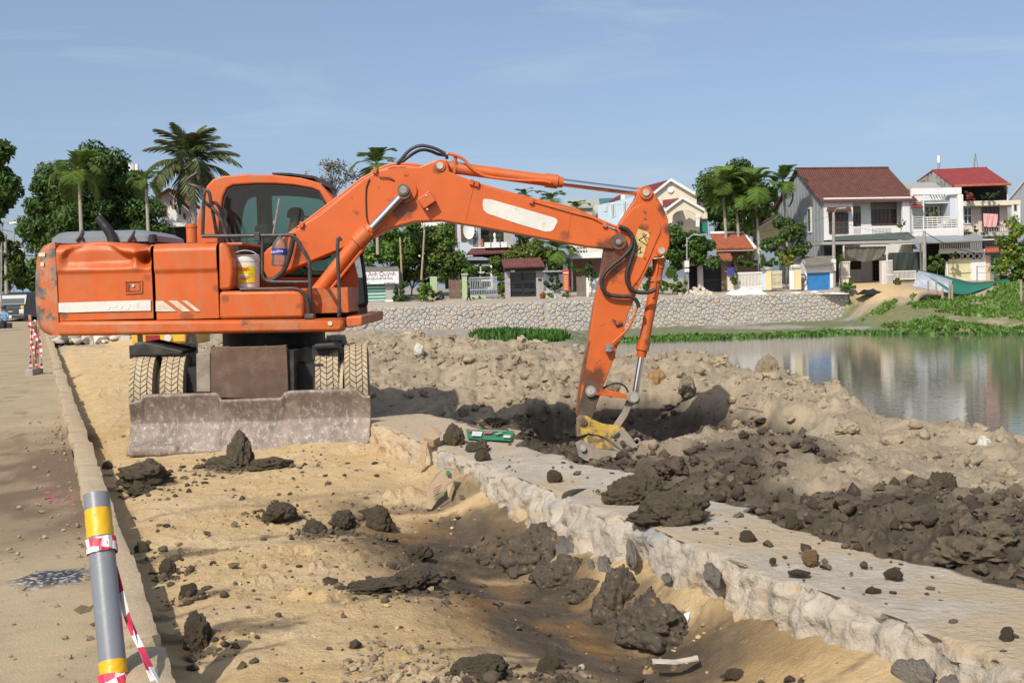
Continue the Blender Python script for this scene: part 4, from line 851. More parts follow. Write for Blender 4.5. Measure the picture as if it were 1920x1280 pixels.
# ---- hoses and pipes
for pts, D, r in ((z4([(200, 178), (225, 150), (262, 108), (300, 82), (345, 72), (400, 82), (445, 100), (480, 118)]), DB - .1, .020), (z4([(212, 180), (255, 145), (310, 108), (350, 96), (395, 104), (440, 122), (485, 130), (488, 150)]), DB - .02, .020),
                  (z7([(320, 500), (380, 520), (415, 565), (425, 600), (412, 655), (360, 720), (290, 775), (225, 835), (192, 900), (200, 965), (245, 1008), (320, 1022), (400, 1025), (445, 1045), (465, 1080), (470, 1105)]), DB - at_ - .07, .025),
                  (z7([(330, 508), (395, 535), (430, 590), (438, 660), (410, 750), (385, 830), (380, 890), (398, 945), (445, 985), (505, 994), (560, 988), (592, 968)]), DB - at_ - .06, .025),
                  (z5([(440, 700), (490, 675), (540, 668), (580, 690), (600, 725)]), DB - .1, .012), (z2([(900, 760), (885, 850), (860, 950), (820, 1050), (750, 1120), (690, 1130)]), DB - bt - .1, .03),
                  (z4([(95, 255), (160, 262), (215, 300), (222, 312)]), DB - bt - .02, .007), (z4([(40, 265), (20, 330), (22, 470), (32, 520)]), DB - bt - .012, .008)):
    MB().tube(spline(path(pts, D), 6), r, 10).build('hydraulic_hose', M_BLK, ex, smooth=True)
pipes = [z2([(760, 840), (900, 735), (1200, 510), (1450, 320), (1600, 250)]) + z4([(100, 205), (190, 180), (340, 190), (480, 240), (630, 285), (980, 382), (1200, 432), (1410, 520), (1475, 545)])]
pipes.append([(u + 1, v + 4.5) for u, v in pipes[0][:-1]])
for k, pts in enumerate(pipes):
    MB().tube(spline(path(pts, DB - bt + .03 + .10 * (k == 0)), 5), .019, 10).build('hydraulic_pipe', M_OR, ex, smooth=True)
MB().tube(spline(path([(u + 2, v + 7) for u, v in pipes[0][5:]], DB - bt + .01), 5), .010, 8).build('hydraulic_hose', M_BLK, ex, smooth=True)
MB().tube(spline(path(z4([(980, 392), (1200, 455), (1330, 490), (1410, 530)]), DB - bt - .01), 5), .013, 8).build('hydraulic_pipe', M_OR, ex, smooth=True)
for (u, v) in z4([(75, 220), (635, 287), (665, 297), (980, 395), (1405, 530)]) + z2([(970, 690)]):
    MB().obox(P(u, v, DB - bt + .05), (.024, 0, -.008), (0, .09, 0), (.008, 0, .032)).build('pipe_clamp', M_ORD, ex, bevel=.006)
MB().tube(spline(path(z5([(655, 190), (640, 235), (625, 270), (600, 320), (550, 370), (500, 415)]), DB - at_ - .05), 5), .016, 10).build('hydraulic_pipe', M_OR, ex, smooth=True)
cv = MB(); p_ = P(1142, 652, DB - at_ - .05); cv.obox(p_, (.03, 0, .012), (0, .05, 0), (-.016, 0, .04)); cv.cyl(p_ + Vector((-.03, -.06, -.02)), p_ + Vector((-.03, .03, -.02)), .022, n=12); cv.cyl(p_ + Vector((.02, -.07, .02)), p_ + Vector((.02, .03, .02)), .018, n=12); cv.build('hose_coupling', M_STEEL, ar)
# ---- bucket linkage and quick coupler
for y in (DB - .20, DB + .17):
    l_ = MB().prism(pz(z5([(335, 700), (363, 683), (400, 698), (590, 735), (635, 725), (672, 740), (680, 765), (660, 795), (630, 798), (590, 765), (400, 742), (365, 752), (335, 738)]), y), y - .02, y + .025).build('link', M_ARM, ex, bevel=.005)
    MB().prism(pz(z5([(585, 740), (610, 722), (640, 718), (675, 738), (682, 765), (660, 798), (630, 800), (600, 780)]), y), y - .027, y + .03).build('link_eye', M_MUDDY, l_, bevel=.004)
pin(1107.7, 732.8, .043, DB - .21, parent=ex, boss=.066, bm_=M_MUDDY); pin(1189, 746, .045, DB - .235, parent=ex, boss=.06, bm_=M_MUDDY)
MB().cyl(P(1189, 746, DB - .22), P(1189, 746, DB + .22), .045).build('link_shaft', M_STEEL, ex, smooth=True)
for y in (DB - .10, DB + .08):
    MB().prism(pz(z5([(590, 770), (625, 800), (590, 880), (545, 945), (505, 930), (560, 850)]), y), y - .02, y + .02).build('push_link', M_MUDDY, ex, bevel=.004)
for y in (DB - .16, DB + .13):
    q_ = MB().prism(pz(z5([(272, 885), (300, 866), (335, 872), (385, 900), (440, 924), (540, 934), (575, 955), (610, 995), (655, 1060), (661, 1085), (632, 1104), (585, 1098), (540, 1075), (500, 1040), (460, 1012), (410, 996), (350, 985), (280, 1003), (272, 960)]), y), y - .022, y + .022).build('coupler_plate', M_YEL, ex, bevel=.005)
    MB().prism(pz(z5([(560, 950), (610, 995), (655, 1060), (661, 1085), (632, 1104), (585, 1098), (540, 1075), (500, 1035), (540, 960)]), y), y - .026, y + .026).build('worn_jaw', M_MUDDY, q_)
    MB().prism(pz(z5([(315, 1020), (345, 996), (400, 1000), (450, 1022), (500, 1060), (512, 1078), (440, 1082), (340, 1055)]), y), y - .012, y + .012).build('lower_plate', M_YEL, q_)
    MB().prism(pz(z5([(470, 1030), (520, 1075), (580, 1100), (640, 1106), (610, 1125), (570, 1112), (500, 1080)]), y), y - .03, y + .03).build('jaw_tooth', M_MUDDY, q_)
    cl = MB().prism(pz(z5([(266, 1045), (300, 1026), (350, 1045), (430, 1085), (530, 1095), (568, 1125), (578, 1190), (582, 1240), (545, 1250), (500, 1205), (440, 1185), (330, 1155), (288, 1130)]), y), y - .035, y + .035).build('bucket_ear', M_MUDDY, ex, bevel=.006)
    MB().prism(pz(z5([(345, 1150), (420, 1110), (440, 1120), (510, 1210), (480, 1240), (380, 1200)]), y), y - .05, y + .05).build('ear_gusset', M_MUDDY, cl)
MB().box(P(1080, 800, DB - .13), P(1135, 812, DB + .12)).build('coupler_body', M_RUST, ex)
for u, v, r, m, b in ((312, 905, .030, M_RUST, .05), (513, 975, .030, M_MUDDY, .052), (563, 1043, .030, M_RUST, 0), (315, 1077, .036, M_PIN, 0), (525, 1142, .038, M_PIN, 0)):
    (uu, vv), = z5([(u, v)]); pin(uu, vv, r, DB - .20, m, parent=ex, boss=b, bm_=M_YEL, th=.035)
for u, v in ((520, 1028), (593, 1064)): (uu, vv), = z5([(u, v)]); pin(uu, vv, .014, DB - .188, M_BLACKP, 'bolt_hole', ex, th=.002)
(uu, vv), = z5([(655, 1038)]); c_ = P(uu, vv, DB - .16); MB().tube([c_ + Vector((.035 * math.cos(a), 0, .04 * math.sin(a))) for a in np.linspace(-2.2, 2.6, 16)], .015, 8).build('lifting_hook', M_MUDDY, ex, smooth=True)
# the bucket, down in the pit
bk = MB(); ang_ = np.linspace(-.3, 3.0, 12); cc = P(1150, 905, DB)
out_ = [(cc.x - .05 + .55 * math.cos(a + .4), cc.z - .25 - .42 * math.sin(a)) for a in ang_]; inn_ = [(cc.x - .05 + .51 * math.cos(a + .4), cc.z - .25 - .38 * math.sin(a)) for a in ang_[::-1]]
bk.prism(out_ + inn_, DB - .38, DB + .38); bk.prism(out_, DB - .41, DB - .375); bk.prism(out_, DB + .375, DB + .41); bk.build('bucket', M_MUDDY, ex)

# ---- undercarriage
blade_t = z3([(75, 905), (155, 885), (165, 857), (195, 850), (660, 838), (683, 848), (690, 885), (1090, 870), (1108, 838), (1150, 825), (1600, 808), (1640, 855), (1675, 858)])
blade_b = z3([(80, 1258), (600, 1245), (900, 1235), (1260, 1220), (1600, 1205), (1690, 1172)])
def blade():
    D = 13.55; us = np.linspace(241.3, 694, 240); vt = np.interp(us, [p[0] for p in blade_t], [p[1] for p in blade_t]); vb = np.interp(us, [p[0] for p in blade_b], [p[1] for p in blade_b])
    vb = vb - np.clip(fbm(us * .05, us * 0, 4, 701) - .45, 0, 1) * 16 * sstep(470, 500, us) * sstep(600, 570, us)
    ks = np.linspace(0, 1, 22); Xb = np.zeros((22, 240)); Yb = Xb.copy(); Zb = Xb.copy()
    for j, u in enumerate(us):
        a, b = P(u, vt[j], D), P(u, vb[j], D)
        for i, k in enumerate(ks): Xb[i, j] = a.x + (b.x - a.x) * k; Zb[i, j] = a.z + (b.z - a.z) * k; Yb[i, j] = D + .11 * math.sin(math.pi * k) - .05 * (k - .5) + .004 * math.sin(u * .07)
    kk = (Zb - Zb.min()) / (Zb.max() - Zb.min()); Yb = Yb - .018 * sstep(.47, .44, kk) - .012 * sstep(.16, .14, kk)
    lip = np.exp(-((kk - .10) / .05) ** 2) * sstep(247, 252, us)[None] * sstep(338, 330, us)[None]; Yb = Yb - .05 * lip
    o = link('dozer_blade', grid_mesh('blade', Xb, Yb, Zb), M_BLADE, ex); s_ = o.modifiers.new('t', 'SOLIDIFY'); s_.thickness = .03; s_.offset = 1 if False else -1; return o
bd = blade()
MB().prism(pz(z3([(620, 530), (640, 525), (640, 535), (720, 532), (735, 528), (745, 535), (970, 530), (985, 525), (995, 530), (1095, 525), (1125, 520), (1130, 560), (1142, 872), (900, 880), (690, 873), (625, 840)]), 13.85), 13.85, 13.93).build('guard_plate', M_RUST, ex, bevel=.008)
MB().prism(pz(z3([(525, 578), (618, 570), (622, 835), (528, 835)]), 13.9), 13.9, 14.3).build('frame_cheek', M_MUDDY, ex, bevel=.01)
MB().prism(pz(z3([(1135, 560), (1175, 560), (1178, 830), (1140, 830)]), 13.9), 13.9, 14.3).build('frame_cheek', M_UNDER, ex)
MB().box(P(300, 690, 14.2), P(620, 760, 14.7)).build('axle', M_UNDER, ex)
MB().box((X(380, 700, 14), 14.0, .45), (X(545, 700, 14), 17.6, 1.02)).build('chassis', M_UNDER, ex)
cx_ = (X(380, 700, 14) + X(545, 700, 14)) / 2
MB().cyl((cx_, 15.7, 1.0), (cx_, 15.7, 1.27), .62, n=40).build('turntable', M_UNDER, ex, smooth=True)
for x0, x1, D_ in ((242, 300, 14.3), (585, 640, 14.3)): MB().box(P(x0, 648, D_), P(x1, 663, D_ + 1.0)).build('mudguard', M_UNDER, ex)
MB().prism(pz(z3([(1310, 515), (1450, 505), (1480, 545), (1310, 550)]), 14.2), 14.2, 14.8).build('step_box', M_UNDER, ex, bevel=.02)
MB().prism(pz(z3([(80, 575), (110, 510), (180, 500), (270, 520), (440, 560), (430, 590), (80, 600)]), 14.25), 14.25, 14.9).build('step_box', M_UNDER, ex, bevel=.02)
def tyre_mesh():
    r, w = .50, .265; mb = MB(); prof_ = [(.27, -.5), (.30, -.52), (.40, -.54), (.455, -.49), (.478, -.44), (.484, 0), (.478, .44), (.455, .49), (.40, .54), (.30, .52), (.27, .5)]
    n_ = 64; vs = [(b * w, a * math.cos(2 * math.pi * j / n_), a * math.sin(2 * math.pi * j / n_)) for a, b in prof_ for j in range(n_)]; k = len(prof_)
    mb.add(vs, [(i * n_ + j, (i + 1) * n_ + j, (i + 1) * n_ + (j + 1) % n_, i * n_ + (j + 1) % n_) for i in range(k - 1) for j in range(n_)])
    return mb.mesh('tyre')
def tread_mesh():
    w = .265; mb = MB(); N = 46
    for j in range(N):
        for c, (b0, b1) in enumerate(((-.475, -.27), (-.25, -.01), (.01, .25), (.27, .475))):
            a0 = 2 * math.pi * (j + (.5 if c in (1, 2) else 0)) / N; da = 2 * math.pi / N; sk = .35 * da * (1 if c % 2 else -1); vs = []
            for rr_ in (.476, .503 if c in (1, 2) else .497):
                g = .07 if rr_ > .48 else 0.
                for b, s_ in ((b0 + g * .1, -sk), (b1 - g * .1, sk)):
                    for e in (.06 + g * .4, .90 - g * .4): a = a0 + da * e + s_; vs.append((b * w, rr_ * math.cos(a), rr_ * math.sin(a)))
            mb.add(vs, [(0, 2, 3, 1), (4, 5, 7, 6), (0, 1, 5, 4), (2, 6, 7, 3), (0, 4, 6, 2), (1, 3, 7, 5)])
    return mb.mesh('tread')
def rim_mesh():
    mb = MB(); prof_ = [(.05, -.30), (.12, -.32), (.14, -.10), (.24, -.14), (.25, -.46), (.275, -.5), (.275, .5), (.25, .46), (.24, .14), (.14, .10), (.12, .32), (.05, .30)]; n_ = 32; w = .265
    mb.add([(b * w, a * math.cos(2 * math.pi * j / n_), a * math.sin(2 * math.pi * j / n_)) for a, b in prof_ for j in range(n_)], [(i * n_ + j, (i + 1) * n_ + j, (i + 1) * n_ + (j + 1) % n_, i * n_ + (j + 1) % n_) for i in range(len(prof_) - 1) for j in range(n_)]); return mb.mesh('rim')
tm, dm, rm = tyre_mesh(), tread_mesh(), rim_mesh()
wheel_x = [P(u, 760, 14.0).x for u in (258, 314.5, 602, 657)]
for yy in (14.46, 17.15):
    for k, wx in enumerate(wheel_x):
        o = link('wheel', tm, M_TYRES, None, smooth=True, angle=30); o.location = (wx - .22 * (yy - 14.46), yy + .1 * (wx - wheel_x[1]), .52 + (.05 if k > 1 else 0)); o.rotation_euler = (k * .37, 0, R(6))
        tr_ = link('tread', dm, M_DUSTT); tr_.parent = o; rm_ = link('rim', rm, M_MUDDY, smooth=True); rm_.parent = o
        adopt(o, ex)
for wx in (wheel_x[0] + wheel_x[1], wheel_x[2] + wheel_x[3]): MB().cyl((wx / 2 - .06, 14.50, .54), (wx / 2 + .06, 14.50, .54), .34, n=32).build('wheel_spacer', M_DUSTT, ex, smooth=True)
for x0 in (350, 590): MB().bar(P(x0, 780, 14.5), P(x0, 800, 13.80), .12, .16).build('blade_arm', M_UNDER, ex)

# ---- things riding on the excavator
pl = thing('paint_pail', 'white plastic pail with yellow label standing on the excavator platform', 'pail', P(464, 540, 14.75))
b_ = P(464, 540, 14.75); pw = px(50, 14.75) / 2
pb = MB().lathe([(pw * .86, .0), (pw * .90, .02), (pw * .96, .30), (pw, .305), (pw, .345), (pw * .97, .35), (pw * .97, .375), (pw * .90, .38)], b_, 32).build('bucket_body', mat('white_plastic', (.70, .69, .66), .4, var=.05, vscale=5, dirt=(.45, .38, .30), dlo=.6, dhi=.85), pl, smooth=True, angle=25)
def wrap(r, z0, z1, a0, a1, c, n_=18):
    m_ = MB(); vs = [c + Vector((r * math.cos(a), r * math.sin(a), z)) for z in (z0, z1) for a in np.linspace(a0, a1, n_)]; m_.add(vs, [(i, i + 1, n_ + i + 1, n_ + i) for i in range(n_ - 1)]); return m_
MYL = mat('yellow_label', (.75, .55, .02), .5, var=.06, vscale=5)
lb = wrap(pw * .965, .06, .25, R(205), R(318), b_).build('label', MYL, pl, smooth=True)
def text(body, size, loc, m, parent, rotz=0., ext=.001, name='lettering', align='LEFT', sx=1., tilt=0.):
    cu = bpy.data.curves.new(name, 'FONT'); cu.body = body; cu.size = size; cu.extrude = ext; cu.align_x = align
    tmp = bpy.data.objects.new(name, cu); col.objects.link(tmp); dg = bpy.context.evaluated_depsgraph_get(); me = bpy.data.meshes.new_from_object(tmp.evaluated_get(dg)); bpy.data.objects.remove(tmp)
    o = bpy.data.objects.new(name, me); col.objects.link(o); me.materials.clear(); me.materials.append(m); o.location = loc; o.rotation_euler = (R(90), tilt, rotz); o.scale = (sx, 1, 1); adopt(o, parent); return o
front = b_ + Vector((0, -pw * .985, 0))
wrap(pw * .972, .115, .155, R(236), R(285), b_).build('label_emblem', mat('emblem_white', (.75, .75, .72), .5), lb, smooth=True)
text('AVOCA', .028, front + Vector((-.045, -.004, .125)), mat('print_dark', (.03, .03, .06), .6), lb)
mq = MB(); mq.add([front + Vector((-.05, -.004, .118)), front + Vector((.045, -.004, .118)), front + Vector((0, -.004, .095))], [(0, 2, 1)]); mq.build('label_emblem', mat('emblem_red', (.55, .03, .03), .5), lb)
for k in range(3): wrap(pw * .97, .165 - .02 * k, .168 - .02 * k, R(288), R(312), b_).build('label_line', mat('print_dark'), lb)

for k, (x0, x1, z_) in enumerate(((-.07, -.02, .222), (-.015, .01, .222), (.016, .06, .222), (-.05, -.02, .203), (-.014, .03, .203))): MB().box(front + Vector((x0, -.006, z_)), front + Vector((x1, -.003, z_ + .010))).build('label_print', mat('emblem_red'), lb)
MB().tube([b_ + Vector((pw * 1.01 * math.cos(a), pw * .6 * math.sin(a) * .2 - .1, .34 + .09 * math.sin(a))) for a in np.linspace(.2, 2.9, 14)], .004, 6).build('wire_handle', M_STEEL, pl, smooth=True)
# bottle
bo = P(523, 499, 14.4); bt_ = thing('water_bottle', 'clear plastic water bottle with blue label hanging on the hand rail', 'bottle', bo)
M_PET = glass('bottle_plastic', (.88, .86, .88), .22)
rb = px(29, 14.4) / 2
bb = MB().lathe([(rb * .85, 0), (rb * .98, .015), (rb * .94, .05), (rb, .07), (rb * .95, .10), (rb, .12), (rb, .21), (rb * .92, .25), (rb * .6, .295), (rb * .28, .32), (rb * .28, .345)], bo, 28).build('bottle_body', M_PET, bt_, smooth=True)
bb.data.transform(Matrix.Translation(bo) @ Matrix.Rotation(R(5), 4, 'Y') @ Matrix.Translation(-bo))
bl_ = wrap(rb * 1.02, .125, .20, 0, 2 * math.pi, bo, 30).build('label', mat('blue_label', (.035, .05, .26), .5), bt_, smooth=True); bl_.data.transform(Matrix.Translation(bo) @ Matrix.Rotation(R(5), 4, 'Y') @ Matrix.Translation(-bo))
text('aquafina', .042, bo + Vector((-.068, -rb * 1.06, .148)), mat('print_white', (.8, .8, .85), .5), bl_, tilt=-.05)
MB().tube([P(523, 443, 14.42) + Vector((.02 * math.cos(a), 0, .035 * math.sin(a) - .03)) for a in np.linspace(0, 6.28, 14)], .004, 6).build('string_loop', mat('string', (.6, .58, .55), .8), bt_, smooth=True)
# operator
def person_mesh(name, joints, edges, sub=2):
    me = bpy.data.meshes.new(name); me.from_pydata([j[0] for j in joints], edges, []); o = bpy.data.objects.new(name, me); col.objects.link(o)
    sk = o.modifiers.new('skin', 'SKIN'); ss = o.modifiers.new('sub', 'SUBSURF'); ss.levels = sub; ss.render_levels = sub
    for v, j in zip(me.skin_vertices[0].data, joints): v.radius = j[1] if isinstance(j[1], tuple) else (j[1], j[1])
    me.skin_vertices[0].data[0].use_root = True
    dg = bpy.context.evaluated_depsgraph_get(); m2 = bpy.data.meshes.new_from_object(o.evaluated_get(dg)); bpy.data.objects.remove(o)
    m2.polygons.foreach_set('use_smooth', [True] * len(m2.polygons)); return m2
hc = P(554, 412, 16.45)
op = thing('person', 'operator in dark cap and camouflage shirt seated in the excavator cab', 'person', hc + Vector((-.1, 0, -.75)))
J = [(hc + Vector((-.14, 0, -.72)), .15), (hc + Vector((-.13, 0, -.5)), .14), (hc + Vector((-.09, 0, -.28)), (.16, .13)), (hc + Vector((-.04, 0, -.15)), .06), (hc + Vector((.0, 0, -.04)), .085), (hc + Vector((.02, 0, .05)), .09), (hc + Vector((.01, 0, .10)), .06),
     (hc + Vector((-.06, -.2, -.27)), .065), (hc + Vector((.08, -.25, -.5)), .05), (hc + Vector((.33, -.18, -.48)), .04), (hc + Vector((.42, -.16, -.45)), .035), (hc + Vector((-.06, .2, -.27)), .065), (hc + Vector((.08, .25, -.5)), .05), (hc + Vector((.33, .18, -.48)), .04), (hc + Vector((.42, .16, -.45)), .035),
     (hc + Vector((.28, -.12, -.74)), .085), (hc + Vector((.38, -.12, -1.1)), .055), (hc + Vector((.28, .12, -.74)), .085), (hc + Vector((.38, .12, -1.1)), .055), (hc + Vector((.105, 0, -.01)), .03)]
E_ = [(0, 1), (1, 2), (2, 3), (3, 4), (4, 5), (5, 6), (2, 7), (7, 8), (8, 9), (9, 10), (2, 11), (11, 12), (12, 13), (13, 14), (0, 15), (15, 16), (0, 17), (17, 18), (4, 19)]
bm_o = person_mesh('body', J, E_); body = link('body', bm_o, mat('skin', (.30, .16, .10), .6, var=.1, vscale=10), op)
bm_o.materials.append(mat('camouflage_cloth', (.07, .08, .045), .85, var=.35, vscale=9, col2=(.02, .025, .015), c2lo=.5, c2hi=.54, dscale=9))
for pgn in bm_o.polygons:
    c_ = sum((bm_o.vertices[i].co for i in pgn.vertices), Vector()) / len(pgn.vertices)
    if c_.z < hc.z - .17 and not (c_.x > hc.x + .30 and c_.z > hc.z - .58): pgn.material_index = 1
MB().lathe([(.108, .0), (.112, .03), (.10, .085), (.06, .12), (.02, .13)], hc + Vector((.005, 0, .03)), 24).obox(hc + Vector((.13, 0, .035)), (.06, 0, -.01), (0, .08, 0), (0, 0, .008)).build('cap', mat('black_cap', (.012, .012, .014), .8), op, smooth=True)
# ================================================================ FAR BANK: helpers for plants and houses
def leafmat(name, c, isl=.45, trans=.28, spec=.3): return mat(name, c, .55, isl=isl, trans=trans, spec=spec, var=.25, vscale=.5)
L_DARK = leafmat('dark_leaves', (.050, .096, .020)); L_MID = leafmat('mid_green_leaves', (.085, .155, .028)); L_LIGHT = leafmat('bright_leaves', (.135, .215, .036)); L_YEL = leafmat('yellow_green_leaves', (.15, .165, .035)); L_BLUE = leafmat('grey_green_leaves', (.075, .10, .06))
L_PALM = leafmat('palm_leaflets', (.12, .19, .035), .35); L_COCO = leafmat('coconut_leaflets', (.115, .135, .05), .45); L_DRY = leafmat('dry_leaves', (.20, .16, .085), .4)
BARK = mat('grey_bark', (.19, .165, .13), .9, var=.3, vscale=6, bump=.5, bscale=12); PALE_BARK = mat('pale_palm_bark', (.33, .30, .25), .9, var=.25, vscale=5, bump=.4, bscale=8, stretch=(1, 1, 6))
def leaves_mesh(name, C, Rn, n, leaf, rg_, up=.35, aspect=.5):
    """n leaf-sized faces round the clump centres C (radii Rn)"""
    k = rg_.integers(0, len(C), n); d = rg_.normal(size=(n, 3)); d /= np.linalg.norm(d, axis=1)[:, None]
    p = C[k] + d * Rn[k][:, None] * (rg_.random(n) ** .45)[:, None] * np.array([1, 1, .8])
    nr = d + rg_.normal(size=(n, 3)) * .55 + np.array([0, 0, up]); nr /= np.linalg.norm(nr, axis=1)[:, None]
    a = rg_.normal(size=(n, 3)); a -= nr * (a * nr).sum(1)[:, None]; a /= np.linalg.norm(a, axis=1)[:, None]; b = np.cross(nr, a)
    s = leaf * (.6 + .8 * rg_.random(n))[:, None]
    V = np.stack([p - a * s, p + b * s * aspect - nr * s * .12, p + a * s, p - b * s * aspect - nr * s * .12], 1).reshape(-1, 3)
    return tri_mesh(name, V, np.arange(4 * n).reshape(n, 4))
def blob_clumps(blobs, rg_, dens, cr):
    C, Rr = [], []
    for c, r in blobs:
        m = max(5, int(dens * (r[0] * r[2])))
        d = rg_.normal(size=(m, 3)); d /= np.linalg.norm(d, axis=1)[:, None]; k = .45 + .55 * rg_.random(m) ** .6
        C.append(np.array(c) + d * np.array(r) * k[:, None]); Rr.append(cr * (.6 + .8 * rg_.random(m)))
    return np.concatenate(C), np.concatenate(Rr)
SEED = [100]
def bl(u, v, ru, rv, D, dep=None, dy=0.):
    c = P(u, v, D + dy); return (c[:], (px(ru, D), px(dep or ru, D), px(rv, D)))
def tree(name, label, cat, blobs, base, n=5000, leaf=.22, m=L_MID, tr=.18, cr=None, dens=5., group=None, trunk_m=None, limbs=7, m2=None, mf=.3):
    SEED[0] += 1; rg_ = np.random.default_rng(SEED[0]); base = Vector(base); root = thing(name, label, cat, base, group)
    mr = np.mean([b[1][2] for b in blobs]); C, Rr = blob_clumps(blobs, rg_, dens, cr or mr * .30)
    o = link('crown', leaves_mesh('crown', C, Rr, n, leaf, rg_), m, root)
    if m2:
        o.data.materials.append(m2); ix = (np.random.default_rng(SEED[0]).random(n) < mf).astype(np.int32); o.data.polygons.foreach_set('material_index', ix)
    tm_ = MB(); lo = min(b[0][2] - b[1][2] * .5 for b in blobs); ctr = Vector(np.mean([b[0] for b in blobs], 0)); fork = base + (ctr - base) * .55
    tm_.tube(spline([base - Vector((0, 0, .4)), base + (fork - base) * .5 + Vector((rg_.uniform(-.1, .1), 0, 0)), fork], 4), [tr * (1 - .045 * i) for i in range(9)], 10)
    for k in rg_.choice(len(C), min(limbs, len(C)), replace=False):
        e = Vector(C[k]); mid = (fork + e) / 2 + Vector((0, 0, .12 * (e - fork).length)); tm_.tube(spline([fork - (fork - base) * .08, mid, e], 4), [tr * .6, tr * .55, tr * .5, tr * .45, tr * .4, tr * .33, tr * .25, tr * .18, tr * .1], 7)
    tm_.build('trunk', trunk_m or BARK, root, smooth=True)
    return root
def frond_mesh(name, L, up, droop, ll, nl, wid, hang, seed):
    rg_ = np.random.default_rng(seed); V, T = [], []
    f = lambda s: np.array([L * s * (1 - .22 * droop * s * s), 0, L * (up * s - droop * s * s)])
    N = 10
    for i in range(N):          # rachis as a thin three-sided strip
        p0, p1 = f(i / N), f((i + 1) / N); w = .022 * L * (1 - .9 * i / N) * .5; k = len(V); w1 = .022 * L * (1 - .9 * (i + 1) / N) * .5
        V += [p0 + [0, -w, 0], p0 + [0, w, 0], p1 + [0, w1, 0], p1 + [0, -w1, 0]]; T.append((k, k + 1, k + 2, k + 3))
    for i in range(nl):
        s = .14 + .86 * i / (nl - 1); p = f(s); d = f(min(s + .02, 1.0)) - f(s - .02); d /= np.linalg.norm(d)
        for sd in (-1, 1):
            l_ = ll * (math.sin(math.pi * (.16 + .80 * s)) ** .7) * rg_.uniform(.8, 1.1); v = d * .75 + np.array([0, sd * 1.0, 0]) + np.array([0, 0, .25 - hang * rg_.uniform(.6, 1.3)]); v /= np.linalg.norm(v)
            w = np.cross(v, [0, 0, 1]) if abs(v[2]) < .95 else np.array([1., 0, 0]); w = w / np.linalg.norm(w) * wid; m_ = p + v * l_ * .5 + [0, 0, -.05 * l_]; e = p + v * l_ + [0, 0, -.28 * hang * l_ - .08 * l_]
            k = len(V); V += [p - w * .5, p + w * .5, m_ + w, m_ - w]; T.append((k, k + 1, k + 2, k + 3)); k = len(V); V += [m_ - w, m_ + w, e + w * .12, e - w * .12]; T.append((k, k + 1, k + 2, k + 3))
    return tri_mesh(name, np.array(V), np.array(T))
ARE = [frond_mesh('frond', 1.0, .55 + .15 * i, .85, .46, 17, .034, .25, i) for i in range(3)]
COC = [frond_mesh('frond', 1.0, .32 + .1 * i, .55 + .1 * i, .30, 34, .016, .65, 10 + i) for i in range(4)]
def palm(name, label, top, base, L, meshes, nf, m, tr=.09, group=None, tilt=(-10, 75), crownshaft=True, dead=0, seed=0):
    rr = random.Random(seed + 5); top, base = Vector(top), Vector(base); root = thing(name, label, 'palm tree', base, group)
    mid = (top + base) / 2 + Vector(((top.x - base.x) * -.15, 0, 0)); pts = spline([base - Vector((0, 0, .3)), mid, top], 8); nseg = len(pts)
    MB().tube(pts, [tr * (1.25 - .45 * i / nseg) for i in range(nseg)], 10).build('trunk', PALE_BARK, root, smooth=True)
    if crownshaft: MB().tube([top - Vector((0, 0, .5 * L * .5)), top - Vector((0, 0, .1)), top + Vector((0, 0, .15 * L))], [tr * .9, tr * 1.15, tr * .5], 10).build('crownshaft', mat('green_crownshaft', (.10, .14, .04), .6, var=.2, vscale=4), root, smooth=True)
    for i in range(nf):
        o = link('frond', meshes[i % len(meshes)], m if i >= dead else L_DRY); k = i / max(1, nf - 1)
        if i < dead: o.data = meshes[i % len(meshes)]
        az = i * 2.399 + rr.uniform(-.25, .25); tl = tilt[0] + (tilt[1] - tilt[0]) * k + rr.uniform(-7, 7)
        s_ = L * rr.uniform(.85, 1.08) * (1 - .12 * k); o.scale = (s_, s_, s_); o.rotation_euler = (0, -R(tl), az); o.location = top; adopt(o, root)
    return root
def shrub(label, u, v, ru, rv, D, n=900, leaf=.12, m=L_MID, m2=None, name='shrub', cat='shrub', group=None, base_v=None, dens=14., cr=None, tr=.04):
    b_ = P(u, base_v or (v + rv), D); return tree(name, label, cat, [bl(u, v, ru, rv, D), bl(u - ru * .4, v + rv * .3, ru * .6, rv * .6, D), bl(u + ru * .4, v + rv * .25, ru * .6, rv * .6, D)], b_, n, leaf, m, tr, cr, dens, group, m2=m2, limbs=5)
